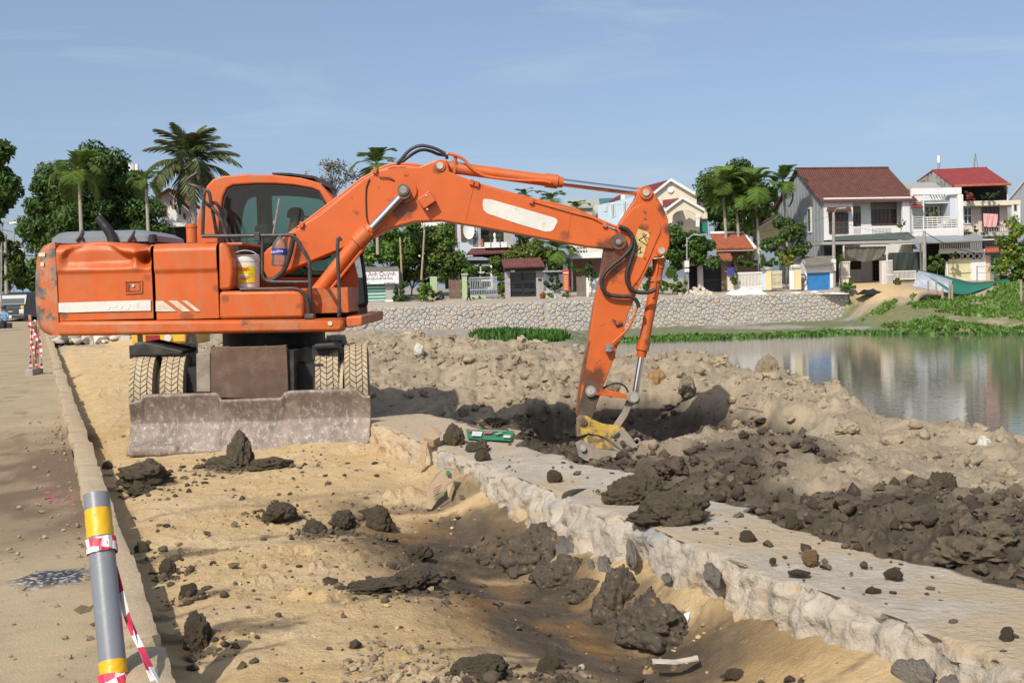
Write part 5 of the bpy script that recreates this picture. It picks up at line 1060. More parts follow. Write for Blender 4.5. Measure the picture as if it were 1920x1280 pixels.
class Frame:
    """a house front: photo points on it become metres along (a), behind (b) and above (c) its lower corner"""
    def __init__(s, u, v, D, yaw=0., zoom=None):
        s.O = P(u, v, D); s.x = Vector((math.cos(yaw), math.sin(yaw), 0)); s.y = Vector((-math.sin(yaw), math.cos(yaw), 0)); s.zoom = zoom or (lambda l: l)
    def W(s, a, b, c): return s.O + s.x * a + s.y * b + Vector((0, 0, c))
    def ac(s, u, v, b=0.):
        (u, v), = s.zoom([(u, v)]); d = ray(u, v); o = Vector((0, 0, H)); q = s.O + s.y * b
        t = (q - o).dot(s.y) / d.dot(s.y); p = o + d * t - s.O; return p.dot(s.x), p.z
    def box(s, mb, u0, v0, u1, v1, b0, b1):
        vm, um = (v0 + v1) / 2, (u0 + u1) / 2; a0, a1 = s.ac(u0, vm, b0)[0], s.ac(u1, vm, b0)[0]; c0, c1 = s.ac(um, v1, b0)[1], s.ac(um, v0, b0)[1]
        return s.mbox(mb, a0, a1, b0, b1, c0, c1)
    def mbox(s, mb, a0, a1, b0, b1, c0, c1):
        return mb.obox(s.W((a0 + a1) / 2, (b0 + b1) / 2, (c0 + c1) / 2), s.x * (a1 - a0) / 2, s.y * (b1 - b0) / 2, Vector((0, 0, (c1 - c0) / 2)))
    def part(s, name, m, parent, u0, v0, u1, v1, b0, b1, bevel=0.): return s.box(MB(), u0, v0, u1, v1, b0, b1).build(name, m, parent, bevel=bevel)
    def sheet(s, name, m, parent, pts, th=.06):
        """flat plate through (u, v, b) points"""
        q = [s.W(*(lambda ac_, b: (ac_[0], b, ac_[1]))(s.ac(u, v, b), b)) for u, v, b in pts]; nr = (q[1] - q[0]).cross(q[2] - q[0]).normalized(); nr = nr if nr.y < 0 or (abs(nr.y) < .01 and nr.z > 0) else -nr
        k = len(q); mb = MB(); mb.add([p for p in q] + [p - nr * th for p in q], [tuple(range(k)), tuple(range(2 * k - 1, k - 1, -1))] + [(i, k + i, k + (i + 1) % k, (i + 1) % k) for i in range(k)]); o = mb.build(name, m, parent)
        bm = bmesh.new(); bm.from_mesh(o.data); bmesh.ops.recalc_face_normals(bm, faces=bm.faces); bm.to_mesh(o.data); bm.free(); return o
    def window(s, parent, u0, v0, u1, v1, b, fm, gm, nx=2, ny=2, fw=.06, name='window', dep=.06):
        w_ = s.part(name, gm, parent, u0, v0, u1, v1, b - .012, b + .02); mb = MB(); vm, um = (v0 + v1) / 2, (u0 + u1) / 2
        a0, a1 = s.ac(u0, vm, b)[0], s.ac(u1, vm, b)[0]; c0, c1 = s.ac(um, v1, b)[1], s.ac(um, v0, b)[1]
        for k in range(nx + 1): a = a0 + (a1 - a0) * k / nx; s.mbox(mb, a - fw / 2, a + fw / 2, b - dep, b - .014, c0, c1)
        for k in range(ny + 1): c = c0 + (c1 - c0) * k / ny; s.mbox(mb, a0 + fw / 2, a1 - fw / 2, b - dep + .004, b - .016, c - fw / 2, c + fw / 2)
        mb.build('frame', fm, w_); return w_
    def bars(s, parent, name, m, u0, v0, u1, v1, b, n, w=.03, rails=(0, 1), horiz=False, each=True):
        vm, um = (v0 + v1) / 2, (u0 + u1) / 2; a0, a1 = s.ac(u0, vm, b)[0], s.ac(u1, vm, b)[0]; c0, c1 = s.ac(um, v1, b)[1], s.ac(um, v0, b)[1]
        for k in range(n):
            mb = MB()
            if horiz: c = c0 + (c1 - c0) * (k + .5) / n; s.mbox(mb, a0, a1, b - w / 2, b + w / 2, c - w / 2, c + w / 2)
            else: a = a0 + (a1 - a0) * (k + .5) / n; s.mbox(mb, a - w / 2, a + w / 2, b - w / 2, b + w / 2, c0, c1)
            mb.build(name, m, parent)
        for r_ in rails:
            mb = MB()
            if horiz: a = a0 + (a1 - a0) * r_; s.mbox(mb, a - w, a + w, b - w, b - w / 2 - .002, c0, c1)
            else: c = c0 + (c1 - c0) * r_; s.mbox(mb, a0, a1, b - w, b - w / 2 - .002, c - w, c + w)
            mb.build('rail', m, parent)
def tilemat(name, c, scale=(1, 1, 1), sc=9.):
    """roof covering with ribbed rows running down the slope"""
    m = mat(name, c, .75, var=.22, vscale=1.6, dirt=tuple(v * .55 for v in c), dlo=.5, dhi=.8, dscale=1.2); n, l = m.node_tree.nodes, m.node_tree.links; b = n['Principled BSDF']
    t_ = n.new('ShaderNodeTexCoord'); w_ = n.new('ShaderNodeTexWave'); w_.wave_type = 'BANDS'; w_.bands_direction = 'X'; w_.inputs['Scale'].default_value = sc / 6.28; w_.inputs['Distortion'].default_value = .15
    l.new(t_.outputs['Object'], w_.inputs['Vector']); bp = n.new('ShaderNodeBump'); bp.inputs['Strength'].default_value = .9; bp.inputs['Distance'].default_value = .05; l.new(w_.outputs['Fac'], bp.inputs['Height']); l.new(bp.outputs['Normal'], b.inputs['Normal']); return m
def wallmat(name, c, stain=.55): return mat(name, c, .85, var=.05, vscale=.8, dirt=tuple(v * stain for v in c), dlo=.55, dhi=.9, dscale=.7, bump=.15, bscale=8, stretch=(1.4, 1.4, .5))
W_WHITE = wallmat('white_render', (.72, .72, .70)); W_CREAM = wallmat('cream_render', (.66, .61, .48)); W_BLUE = wallmat('pale_blue_render', (.46, .58, .66)); W_BLUEG = wallmat('blue_grey_render', (.52, .57, .63)); W_YEL = wallmat('yellow_render', (.66, .55, .30)); W_GREY = wallmat('grey_render', (.36, .36, .34)); W_OLD = mat('mouldy_render', (.45, .43, .38), .9, var=.2, vscale=2, col2=(.10, .10, .09), c2lo=.52, c2hi=.6, dscale=1.1); W_PINK = wallmat('pinkish_render', (.62, .54, .50)); W_PEACH = wallmat('peach_render', (.62, .44, .30))
W_GREEN = wallmat('pale_green_render', (.36, .46, .27), .5); W_BROWNST = mat('brown_stone', (.25, .18, .12), .9, var=.4, vscale=5, bump=.6, bscale=9); W_GSTONE = mat('grey_slate_cladding', (.34, .32, .32), .85, var=.3, vscale=7, bump=.4, bscale=12)
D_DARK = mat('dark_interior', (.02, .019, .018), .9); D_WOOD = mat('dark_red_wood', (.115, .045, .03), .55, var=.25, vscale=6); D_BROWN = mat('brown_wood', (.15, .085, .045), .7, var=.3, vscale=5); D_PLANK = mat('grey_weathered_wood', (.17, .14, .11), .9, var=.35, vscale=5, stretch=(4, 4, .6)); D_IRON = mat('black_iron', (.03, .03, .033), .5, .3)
D_PAINTW = mat('white_painted_metal', (.66, .65, .60), .6, var=.08, vscale=4, dirt=(.4, .33, .25), dlo=.6, dhi=.85); D_CREAMP = mat('cream_painted_metal', (.60, .52, .36), .6, var=.1, vscale=4); D_GREENP = mat('green_sheet', (.028, .095, .075), .6, var=.2, vscale=2); D_CONC = mat('concrete_post', (.30, .28, .25), .9, var=.2, vscale=3); D_METAL = mat('grey_corrugated_sheet', (.33, .355, .38), .5, .3, var=.1, vscale=1.5, dirt=(.26, .25, .23), dlo=.55, dhi=.8)
G_WIN = mat('window_glass', (.035, .045, .05), .08, spec=.6); T_DKRED = tilemat('dark_red_tiles', (.125, .045, .032)); T_RED = tilemat('red_roof_sheet', (.30, .045, .042), sc=14); T_ORANGE = tilemat('orange_tiles', (.36, .10, .045)); T_MAROON = tilemat('maroon_roof', (.20, .035, .04), sc=14); T_BROWN = tilemat('brown_red_tiles', (.16, .055, .045), sc=16); T_GREYS = tilemat('grey_fibre_sheet', (.27, .25, .22), sc=24)
M_NETD = mat('dark_shade_net', (.035, .045, .040), .9, var=.2, vscale=4); M_NETG = mat('grey_green_tarp', (.075, .095, .085), .85, var=.2, vscale=2)
# ================================================================ FAR BANK: ground sheets
fx = np.linspace(-60, 27.3, 140); fb = np.concatenate([np.linspace(-.02, 9, 12), np.linspace(11, 22, 4)]); FX, FB = np.meshgrid(fx, fb); FY = yw(FX) + FB
FZ = .155 + .11 * np.clip((FX + 14.5) / 42, 0, 1) + np.clip(FB * .045, 0, .9) + (fbm(FX * .7, FY * .7, 4, 801) - .5) * .06
tag(link('lane', grid_mesh('lane', FX, FY, FZ), mat('dusty_lane', (.40, .345, .27), .95, var=.15, vscale=1, dirt=(.30, .26, .20), dlo=.5, dhi=.8, dscale=.8, bump=.5, bscale=10)), 'dusty lane on top of the far stone wall', kind='structure')
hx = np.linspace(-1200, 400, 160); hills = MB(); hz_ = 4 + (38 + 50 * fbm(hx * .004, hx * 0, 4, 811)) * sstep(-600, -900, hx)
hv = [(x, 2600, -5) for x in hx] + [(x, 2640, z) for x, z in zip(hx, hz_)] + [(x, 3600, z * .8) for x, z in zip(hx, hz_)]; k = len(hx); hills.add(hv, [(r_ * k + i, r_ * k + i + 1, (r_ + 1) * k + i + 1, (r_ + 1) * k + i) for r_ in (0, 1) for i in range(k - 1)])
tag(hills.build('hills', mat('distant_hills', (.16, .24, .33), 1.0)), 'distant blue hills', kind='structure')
zr = lambda l: [(1420 + x / 3.764, 280 + y / 3.764) for x, y in l]
zc = lambda l: [(820 + x / 6.4, 400 + y / 6.4) for x, y in l]
zl = lambda l: [(660 + x / 7.11, 420 + y / 7.11) for x, y in l]
zt = lambda l: [(x / 4, 180 + y / 4) for x, y in l]
zm = lambda l: [(1240 + x / 7.11, 400 + y / 7.11) for x, y in l]

# ---- big white house with the dark red roof
f = Frame(*zr([(468, 940)])[0], 113, .21, zr); h = thing('brick_red_roof_house', 'two-storey white house with dark red tiled roof and grey sheet gable', 'house', f.O)
a1 = f.ac(1090, 500)[0]; ce = f.ac(468, 350)[1]; cr_ = ce + 3.05; dp = 9.4; cm = f.ac(600, 605)[1]
mb = MB(); mb.add([f.W(0, 0, -1), f.W(0, dp, -1), f.W(0, dp, ce), f.W(0, dp / 2, cr_), f.W(0, 0, ce), f.W(.1, 0, -1), f.W(.1, dp, -1), f.W(.1, dp, ce), f.W(.1, dp / 2, cr_), f.W(.1, 0, ce)], [(0, 4, 3, 2, 1), (5, 6, 7, 8, 9), (0, 5, 9, 4), (4, 9, 8, 3), (3, 8, 7, 2)]); mb.build('gable_wall', D_METAL, h)
for k in range(14): MB().bar(f.W(-.02, .3 + k * .66, -.5), f.W(-.02, .3 + k * .66, ce + 3.0 * (1 - abs(.3 + k * .66 - dp / 2) / (dp / 2)) - .1), .05).build('sheet_rib', D_METAL, h)
mb = MB(); f.mbox(mb, .1, a1, dp - .2, dp, -1, ce); mb.build('rear_wall', W_WHITE, h)
mb = MB(); f.mbox(mb, a1 - .2, a1, 0, dp - .2, -1, ce); mb.build('side_wall', W_WHITE, h)
for nm, u0, v0, u1, v1, b0, b1 in (('front_wall', 469, 352, 676, 640, 0, .25), ('front_wall', 1026, 335, 1088, 640, 0, .25), ('loggia_wall', 674, 340, 1030, 560, 1.2, 1.4), ('parapet', 676, 541, 1027, 640, .0, .15), ('eave_band', 470, 338, 1090, 352, -.12, .25), ('interior_wall', 600, 660, 1100, 960, 2.2, 2.4)): f.part(nm, W_WHITE, h, u0, v0, u1, v1, b0, b1)
def gable_roof(f, parent, m, a0, a1, b0, b1, ce, cr_, th=.14, ov=.35, name='roof'):
    bm_ = (b0 + b1) / 2; sl_ = (cr_ - ce) / (bm_ - b0); r_ = []
    for s_ in (0, 1):
        bb = b0 - ov if s_ == 0 else b1 + ov; cc = ce - sl_ * ov; mb = MB()
        mb.add([f.W(a0 - ov, bb, cc), f.W(a1 + ov, bb, cc), f.W(a1 + ov, bm_, cr_ + .02), f.W(a0 - ov, bm_, cr_ + .02), f.W(a0 - ov, bb, cc - th), f.W(a1 + ov, bb, cc - th), f.W(a1 + ov, bm_, cr_ - th), f.W(a0 - ov, bm_, cr_ - th)], [(0, 1, 2, 3), (7, 6, 5, 4), (0, 4, 5, 1), (1, 5, 6, 2), (3, 7, 4, 0), (2, 6, 7, 3)]); r_.append(mb.build(name, m, parent))
    mb = MB(); mb.tube([f.W(a0 - ov, bm_, cr_ + .04), f.W(a1 + ov, bm_, cr_ + .04)], .11, 8); mb.build('ridge', m, parent, smooth=True); return r_
gable_roof(f, h, T_DKRED, 0, a1, 0, dp, ce + .02, cr_)
f.window(h, 507, 450, 638, 592, -.02, D_WOOD, G_WIN, 4, 4, .09); f.window(h, 679, 408, 725, 540, 1.18, D_WOOD, G_WIN, 2, 3, .09); f.window(h, 806, 380, 979, 532, 1.18, D_WOOD, G_WIN, 6, 4, .08)
f.part('roller_blind', mat('grey_brown_blind', (.19, .16, .14), .8), h, 806, 380, 979, 423, 1.04, 1.11); f.part('roller_blind', mat('grey_brown_blind'), h, 679, 408, 725, 448, 1.04, 1.11)
f.sheet('window_awning', T_DKRED, h, [(487, 437, -.75), (667, 432, -.75), (655, 404, -.05), (495, 408, -.05)])
for k in range(2): f.bars(h, 'lattice_bar', D_CONC, (682, 808)[k], 555, (730, 945)[k], 595, -.03, (6, 14)[k], .03, rails=())
f.window(h, 660, 790, 728, 845, 2.17, D_WOOD, G_WIN, 3, 2, .07); f.window(h, 815, 785, 876, 938, 2.17, D_WOOD, D_DARK, 3, 5, .07, name='door')
f.part('porch_floor', mat('porch_tiles', (.22, .09, .06), .7), h, 480, 940, 1095, 952, -1.6, 2.2); f.part('porch_step', W_GREY, h, 560, 952, 900, 990, -2.4, -1.6)
mb = MB(); mb.add([f.W(.13, f_b, c_) for f_b, c_ in ((2.6, cm - 1.2), (3.4, cm - 1.2), (3.4, cm + 1.4), (2.6, cm + 1.4))], [(0, 1, 2, 3)])
w_ = MB(); w_.box((0, 0, 0), (.06, .5, 2.3)); 
for (b0_, c0_, b1_, c1_) in ((1.55, cm + .4, 1.95, cm + 2.6),):
    s_ = MB(); s_.obox(f.W(-.06, (b0_ + b1_) / 2 + .7, (c0_ + c1_) / 2), f.x * .05, f.y * .32, Vector((0, 0, 1.15))); s_.build('side_window', D_PAINTW, h); s_ = MB(); s_.obox(f.W(-.13, (b0_ + b1_) / 2 + .7, (c0_ + c1_) / 2), f.x * .02, f.y * .16, Vector((0, 0, .98))); s_.build('side_pane', G_WIN, h)
f.part('canopy', W_GREY, h, 455, 645, 1240, 664, -3.0, 0.4)
for u in (612, 917, 1155): f.part('canopy_post', D_PAINTW, h, u - 4, 664, u + 4, 945, -2.9, -2.8)
def cloth(name, label, cat, f, pts, m, b, sag=.5, group=None, fold=.06, th=.01):
    """hanging or draped sheet between four corners (u, v)"""
    c4 = [f.W(*(lambda k: (k[0], b_, k[1]))(f.ac(u, v, b_))) for (u, v, b_) in pts]; N = 24; vs = []
    for j in range(N + 1):
        for i in range(N + 1):
            s_, t_ = i / N, j / N; p_ = (c4[0] * (1 - s_) + c4[1] * s_) * (1 - t_) + (c4[3] * (1 - s_) + c4[2] * s_) * t_
            vs.append(p_ + Vector((0, -.02 + fold * math.sin(s_ * 17 + 3 * t_) * (.3 + t_) + fold * .6 * math.sin(s_ * 41 + t_ * 5), -sag * math.sin(math.pi * s_) * t_)))
    o = MB().add(vs, [(j * (N + 1) + i, j * (N + 1) + i + 1, (j + 1) * (N + 1) + i + 1, (j + 1) * (N + 1) + i) for j in range(N) for i in range(N)]).build(name, m, None, smooth='all'); so = o.modifiers.new('t', 'SOLIDIFY'); so.thickness = th
    return tag(o, label, cat, group)
cloth('shade_tarp', 'dark green tarp sagging on top of the porch canopy of the big white house', 'tarp', f, [(548, 612, .1), (1060, 582, .1), (1125, 634, -2.9), (545, 645, -2.9)], M_NETG, 0, 0., fold=.05)
cloth('shade_net', 'olive shade net drooping under the canopy above the porch door', 'net', f, [(615, 690, -2.6), (910, 684, -2.6), (895, 748, -2.6), (640, 752, -2.6)], mat('olive_net', (.12, .12, .095), .9, var=.25, vscale=3), -2.6, .55)
cloth('shade_net', 'dark grey shade net hung beside the porch down to the fence', 'net', f, [(925, 730, -2.7), (1172, 722, -2.7), (1172, 858, -2.7), (930, 868, -2.7)], M_NETD, -2.7, .1)
# porch fence and gate pillars in front
fg_ = Frame(*zr([(580, 985)])[0], 109.5, .12, zr); g = thing('garden_fence', 'white fence with pillars and open gate before the big white house', 'fence', fg_.O)
for u0, u1, v0, v1 in ((592, 645, 800, 985), (878, 915, 785, 958)): fg_.part('pillar', W_CREAM if u0 < 700 else W_PINK, g, u0, v0, u1, v1, 0, .5)
fg_.bars(g, 'picket', D_PAINTW, 585, 795, 656, 900, -.06, 5, .05); fg_.bars(g, 'picket', D_PAINTW, 905, 785, 955, 955, -.1, 6, .05, rails=(0, .4, 1)); fg_.bars(g, 'picket', D_PAINTW, 958, 860, 1120, 915, 0, 18, .05)
for k in range(4): fg_.part('gate_panel_strip', W_WHITE, g, 880 + k * 9, 800, 886 + k * 9, 955, -.09 - .02 * (k % 2), -.05)
# ---- white balcony house
f = Frame(*zr([(1100, 935)])[0], 115, .12, zr); h = thing('white_balcony_house', 'white modern house with open balcony frame and louvred stair screen', 'house', f.O)
for nm, m_, u0, v0, u1, v1, b0, b1 in (('top_beam', W_WHITE, 1087, 272, 1441, 318, 0, .3), ('pier', W_WHITE, 1416, 318, 1454, 625, 0, .3), ('recess_wall', W_BLUEG, 1172, 330, 1420, 570, 2.2, 2.4), ('inner_side_wall', W_BLUEG, 1360, 320, 1416, 566, .3, 2.2), ('upper_slab', W_WHITE, 1172, 360, 1372, 381, .6, 2.2), ('balcony_slab', W_WHITE, 1100, 562, 1420, 610, 0, 2.2), ('lower_wall', W_GREY, 1100, 610, 1454, 700, .3, .6),
                              ('left_wall', W_WHITE, 1087, 318, 1100, 640, 0, .3), ('attic', W_WHITE, 1230, 316, 1345, 358, 2.0, 2.2), ('body', W_WHITE, 1095, 282, 1440, 640, 2.45, 9)): f.part(nm, m_, h, u0, v0, u1, v1, b0, b1)
f.bars(h, 'louvre', D_PAINTW, 1094, 318, 1172, 566, .1, 21, .05, rails=(), horiz=True); f.part('screen_post', W_WHITE, h, 1170, 318, 1178, 570, .02, .12)
f.bars(h, 'baluster', D_PAINTW, 1184, 478, 1420, 558, .1, 7, .05, rails=(0, .2, .4, .6, .8, 1))
for k in range(6): f.sheet('pergola_slat', W_WHITE, h, [(1212 + k * 20, 318, .3), (1218 + k * 20, 318, .3), (1240 + k * 20, 358, 1.9), (1234 + k * 20, 358, 1.9)], .12)
f.window(h, 1183, 402, 1275, 545, 2.17, D_PAINTW, G_WIN, 3, 3, .10); f.window(h, 1282, 402, 1325, 470, 2.17, D_PAINTW, G_WIN, 2, 2, .10)
f.sheet('side_roof', T_RED, h, [(1086, 404, -.6), (1170, 404, -.6), (1120, 345, 2.5), (1084, 330, 2.5)], .12)
f.sheet('flat_roof', W_GREY, h, [(1040, 275, 2), (1300, 268, 2), (1250, 232, 9), (1020, 238, 9)], .2)
shrub('leafy green potted shrub on the balcony of the white modern house', *zr([(1238, 480)])[0], 13, 17, 116, 500, .12, L_YEL, name='potted_shrub', base_v=zr([(0, 556)])[0][1])
ch = thing('garden_chair', 'white plastic chair on the balcony of the white modern house', 'chair', f.W(*(lambda k: (k[0], .9, k[1]))(f.ac(1325, 558, .9)))); 
f.part('seat', D_PAINTW, ch, 1310, 532, 1342, 538, .7, 1.2); f.part('backrest', D_PAINTW, ch, 1313, 502, 1340, 531, 1.15, 1.2)
for u in (1311, 1337):
    for b_ in (.72, 1.12): f.part('leg', D_PAINTW, ch, u, 539, u + 4, 560, b_, b_ + .05)
# ---- red-roofed house with the terrace garden
f = Frame(*zr([(1460, 930)])[0], 118, .10, zr); h = thing('red_roof_house', 'cream house with bright red sheet roof and planted terrace', 'house', f.O)
for nm, m_, u0, v0, u1, v1, b0, b1 in (('terrace_slab', W_CREAM, 1445, 362, 1858, 396, 0, .25), ('terrace_floor', W_GREY, 1450, 396, 1850, 402, .25, 5), ('upper_wall', D_DARK, 1445, 258, 1760, 362, 2.2, 2.4), ('middle_wall', W_PINK, 1450, 400, 1764, 610, 1.2, 1.4), ('right_pier', W_WHITE, 1797, 396, 1856, 520, 0, .3), ('balcony_slab', W_OLD, 1455, 582, 1800, 612, -.2, 1.2), ('body', W_OLD, 1450, 262, 1765, 640, 2.5, 9)): f.part(nm, m_, h, u0, v0, u1, v1, b0, b1)
f.sheet('roof', T_RED, h, [(1390, 258, -.3), (1792, 246, -.3), (1622, 132, 5.5), (1240, 150, 5.5)], .12); f.sheet('roof', T_RED, h, [(1240, 150, 5.5), (1622, 132, 5.5), (1560, 230, 11), (1125, 232, 11)], .12)
f.sheet('gable_wall', W_OLD, h, [(1395, 262, .2), (1250, 158, 5.5), (1140, 228, 10.5), (1150, 330, 10.5), (1395, 330, .2)], .15); f.sheet('eave_strip', T_ORANGE, h, [(1392, 250, -.5), (1792, 236, -.5), (1794, 250, -.62), (1392, 263, -.62)], .08)
f.window(h, 1456, 412, 1510, 525, 1.17, D_PAINTW, G_WIN, 2, 2, .10); f.window(h, 1588, 402, 1704, 580, 1.17, D_WOOD, G_WIN, 4, 4, .09, name='balcony_door'); f.window(h, 1810, 388, 1830, 432, -.02, W_GREY, D_DARK, 1, 1, .05)
f.bars(h, 'baluster', D_CONC, 1590, 545, 1800, 582, -.15, 12, .05); f.bars(h, 'terrace_post', D_PAINTW, 1755, 262, 1775, 360, .1, 1, .08, rails=())
cloth('hanging_cloth', 'pink cloth hung over the balcony of the red-roofed house', 'cloth', f, [(1594, 452, -.2), (1696, 458, -.2), (1692, 545, -.25), (1598, 545, -.25)], mat('pink_cloth', (.62, .33, .32), .9, var=.1, vscale=3), -.2, .08)
shrub('bougainvillea with red flowers on the terrace of the red-roofed house', *zr([(1497, 322)])[0], 11, 10, 117.5, 700, .10, leafmat('red_flowers', (.36, .05, .06)), L_DARK, name='bougainvillea', base_v=zr([(0, 362)])[0][1])
shrub('dark green terrace shrub beside the bougainvillea of the red-roofed house', *zr([(1640, 318)])[0], 20, 10, 117.5, 700, .10, L_DARK, base_v=zr([(0, 362)])[0][1])
for i, (u, v) in enumerate(((1490, 585), (1540, 560), (1600, 585))): shrub(('low potted green plant at the corner of the balcony under the glazed doors', 'taller potted plant beside the white balcony window', 'potted plant below the pink cloth')[i], *zr([(u, v)])[0], 6, 6, 116.6, 160, .09, L_MID, name='potted_plant', cat='plant', base_v=zr([(0, 606)])[0][1])
# ---- ground floor porches of the two right-hand houses
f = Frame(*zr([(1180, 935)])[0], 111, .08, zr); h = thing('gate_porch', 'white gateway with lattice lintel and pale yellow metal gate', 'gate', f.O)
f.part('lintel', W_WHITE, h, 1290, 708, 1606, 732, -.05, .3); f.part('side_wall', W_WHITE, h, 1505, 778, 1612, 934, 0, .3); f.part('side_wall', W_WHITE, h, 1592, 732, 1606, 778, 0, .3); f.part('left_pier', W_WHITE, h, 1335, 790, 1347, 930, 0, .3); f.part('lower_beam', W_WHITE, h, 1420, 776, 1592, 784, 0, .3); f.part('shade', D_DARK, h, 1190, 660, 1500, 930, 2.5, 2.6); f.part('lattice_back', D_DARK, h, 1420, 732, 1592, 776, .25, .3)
for k in range(4):
    c0 = (1425 + k * 42, 732, 1463 + k * 42, 776)
    for a, b in (((c0[0], c0[1]), (c0[2], c0[3])), ((c0[2], c0[1]), (c0[0], c0[3]))): MB().bar(f.W(*(lambda t_: (t_[0], .1, t_[1]))(f.ac(*a, .1))), f.W(*(lambda t_: (t_[0], .1, t_[1]))(f.ac(*b, .1))), .07).build('lattice_bar', D_PAINTW, h)
f.bars(h, 'gate_slat', mat('pale_yellow_metal', (.62, .58, .36), .6, var=.08, vscale=4), 1347, 786, 1505, 928, .12, 11, .17, rails=(0, .5, 1)); f.part('gate_backing', mat('pale_yellow_metal'), h, 1347, 786, 1505, 928, .22, .25)
f.bars(h, 'screen_bar', D_PAINTW, 1282, 652, 1585, 705, -.05, 20, .09, rails=(0, 1)); f.sheet('porch_roof', D_METAL, h, [(1105, 662, -1.6), (1590, 640, -1.6), (1590, 605, 2.5), (1100, 612, 2.5)], .08)
f.part('porch_beam', D_PAINTW, h, 940, 662, 1280, 668, -1.5, -1.4)
h = thing('side_gate', 'grey barred gate with green post, peach pillar and small red awning', 'gate', f.W(*(lambda k: (k[0], 0, k[1]))(f.ac(1670, 930))))
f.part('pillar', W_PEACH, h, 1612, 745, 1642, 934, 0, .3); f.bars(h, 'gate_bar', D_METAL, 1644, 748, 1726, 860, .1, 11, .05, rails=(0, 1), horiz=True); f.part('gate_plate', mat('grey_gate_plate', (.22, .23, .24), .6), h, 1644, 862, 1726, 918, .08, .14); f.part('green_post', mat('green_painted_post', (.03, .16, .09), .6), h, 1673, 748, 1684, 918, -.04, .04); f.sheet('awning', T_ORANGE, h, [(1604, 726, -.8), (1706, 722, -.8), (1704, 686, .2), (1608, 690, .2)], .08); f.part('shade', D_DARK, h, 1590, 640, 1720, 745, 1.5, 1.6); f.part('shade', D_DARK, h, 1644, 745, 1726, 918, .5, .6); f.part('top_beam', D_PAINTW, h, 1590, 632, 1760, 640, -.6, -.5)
# ---- kiosk with the blue shutter
f = Frame(*zr([(340, 992)])[0], 107, .04, zr); h = thing('kiosk', 'small white kiosk with bright blue folding door and grey corrugated roof', 'kiosk', f.O)
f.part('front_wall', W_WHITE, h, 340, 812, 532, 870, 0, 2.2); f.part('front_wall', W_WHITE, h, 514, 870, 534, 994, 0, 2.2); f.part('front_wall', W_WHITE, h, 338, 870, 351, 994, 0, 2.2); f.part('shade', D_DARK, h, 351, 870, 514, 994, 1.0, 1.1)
f.bars(h, 'shutter_slat', mat('blue_shutter', (.025, .17, .42), .5, var=.15, vscale=3), 351, 872, 514, 994, .15, 16, .125, rails=()); f.sheet('roof', T_GREYS, h, [(335, 818, -.7), (536, 806, -.7), (528, 750, 2.4), (308, 758, 2.4)], .07); f.sheet('lean_wall', mat('pale_sheet', (.56, .57, .56), .7, var=.1, vscale=2), h, [(338, 994, .05), (338, 800, .05), (312, 762, 2.3), (232, 812, 2.3), (230, 988, 2.3)], .06)
ty = f.W(*(lambda k: (k[0], -.3, k[1]))(f.ac(320, 908, -.3))); tag(MB().tube([ty + Vector((.28 * math.cos(a), 0, .3 * math.sin(a))) for a in np.linspace(0, 6.28, 20)], .05, 8).build('old_tyre', M_BLK, None, smooth=True), 'black tyre hung on the post beside the blue kiosk', 'tyre')
# ---- cream gate posts and pickets left of the kiosk
f = Frame(*zr([(0, 990)])[0], 106, .04, zr); h = thing('picket_fence', 'cream posts and picket gate between the palms and the kiosk', 'fence', f.O)
for u0, u1, v0 in ((62, 98, 848), (262, 309, 842)): p_ = f.part('post', W_YEL, h, u0, v0, u1, 990, 0, .5); f.part('post_cap', W_GREY, p_, u0 - 6, v0 - 16, u1 + 5, v0, -.08, .58, .05)
f.bars(h, 'picket', D_CREAMP, 99, 862, 175, 970, .2, 8, .06, rails=(0, .6, 1)); f.part('gate_base', W_BROWNST, h, 100, 972, 175, 990, .15, .25); f.part('low_wall', W_WHITE, h, 228, 855, 262, 988, .2, .4)
# ---- poles
def pole(label, u, vt, vb, D, r=.14, lamp=None, arms=0, name='utility_pole', cat='pole', m=D_CONC, boxes=()):
    b_, t_ = P(u, vb, D), P(u, vt, D); t_ = Vector((b_.x + (t_.x - b_.x) * .6, b_.y, t_.z)); root = thing(name, label, cat, b_)
    MB().tube([b_ - Vector((0, 0, .6)), t_], [r, r * .7], 12).build('shaft', m, root, smooth=True)
    for k in range(arms): MB().bar(t_ + Vector((-.5, 0, -.3 - .5 * k)), t_ + Vector((.5, 0, -.3 - .5 * k)), .08).build('crossarm', D_CONC, root)
    for v0, v1 in boxes: MB().box(P(u - 5, v0, D - .2), P(u + 4, v1, D - .2) + Vector((0, .2, 0))).build('meter_box', D_PAINTW, root, bevel=.02)
    if lamp:
        e = P(lamp[0], lamp[1], D - .5); MB().tube(spline([t_ - Vector((0, 0, .2)), (t_ + e) / 2 + Vector((0, 0, .12)), e], 5), .05, 8).build('lamp_arm', D_METAL, root, smooth=True)
        s_ = 1 if lamp[0] > u else -1; MB().obox(e + Vector((s_ * .25, 0, .02)), (.32, 0, .03), (0, .12, 0), (0, 0, .07)).build('lamp_head', D_METAL, root, bevel=.03)
    return root, t_
pA, tA = pole('concrete pole with meter boxes and street lamp beside the blue kiosk', *zr([(541, 0)])[0][:1], zr([(0, 445)])[0][1], zr([(0, 985)])[0][1], 107.2, .17, (1573, 391), 0, boxes=((486, 494), (495, 508)))
pB, tB = pole('concrete pole between shade net and white gateway at the right', zr([(1180, 0)])[0][0], zr([(0, 575)])[0][1], zr([(0, 868)])[0][1], 109, .19, None, 0)
pC, tC = pole('thin grey street lamp pole in front of the leafy tree by the rubble heap', 1288.5, 445, 545, 104.5, .075, (1312, 441), 0, 'street_lamp', 'street lamp', D_METAL, boxes=((489, 501), (504, 510)))
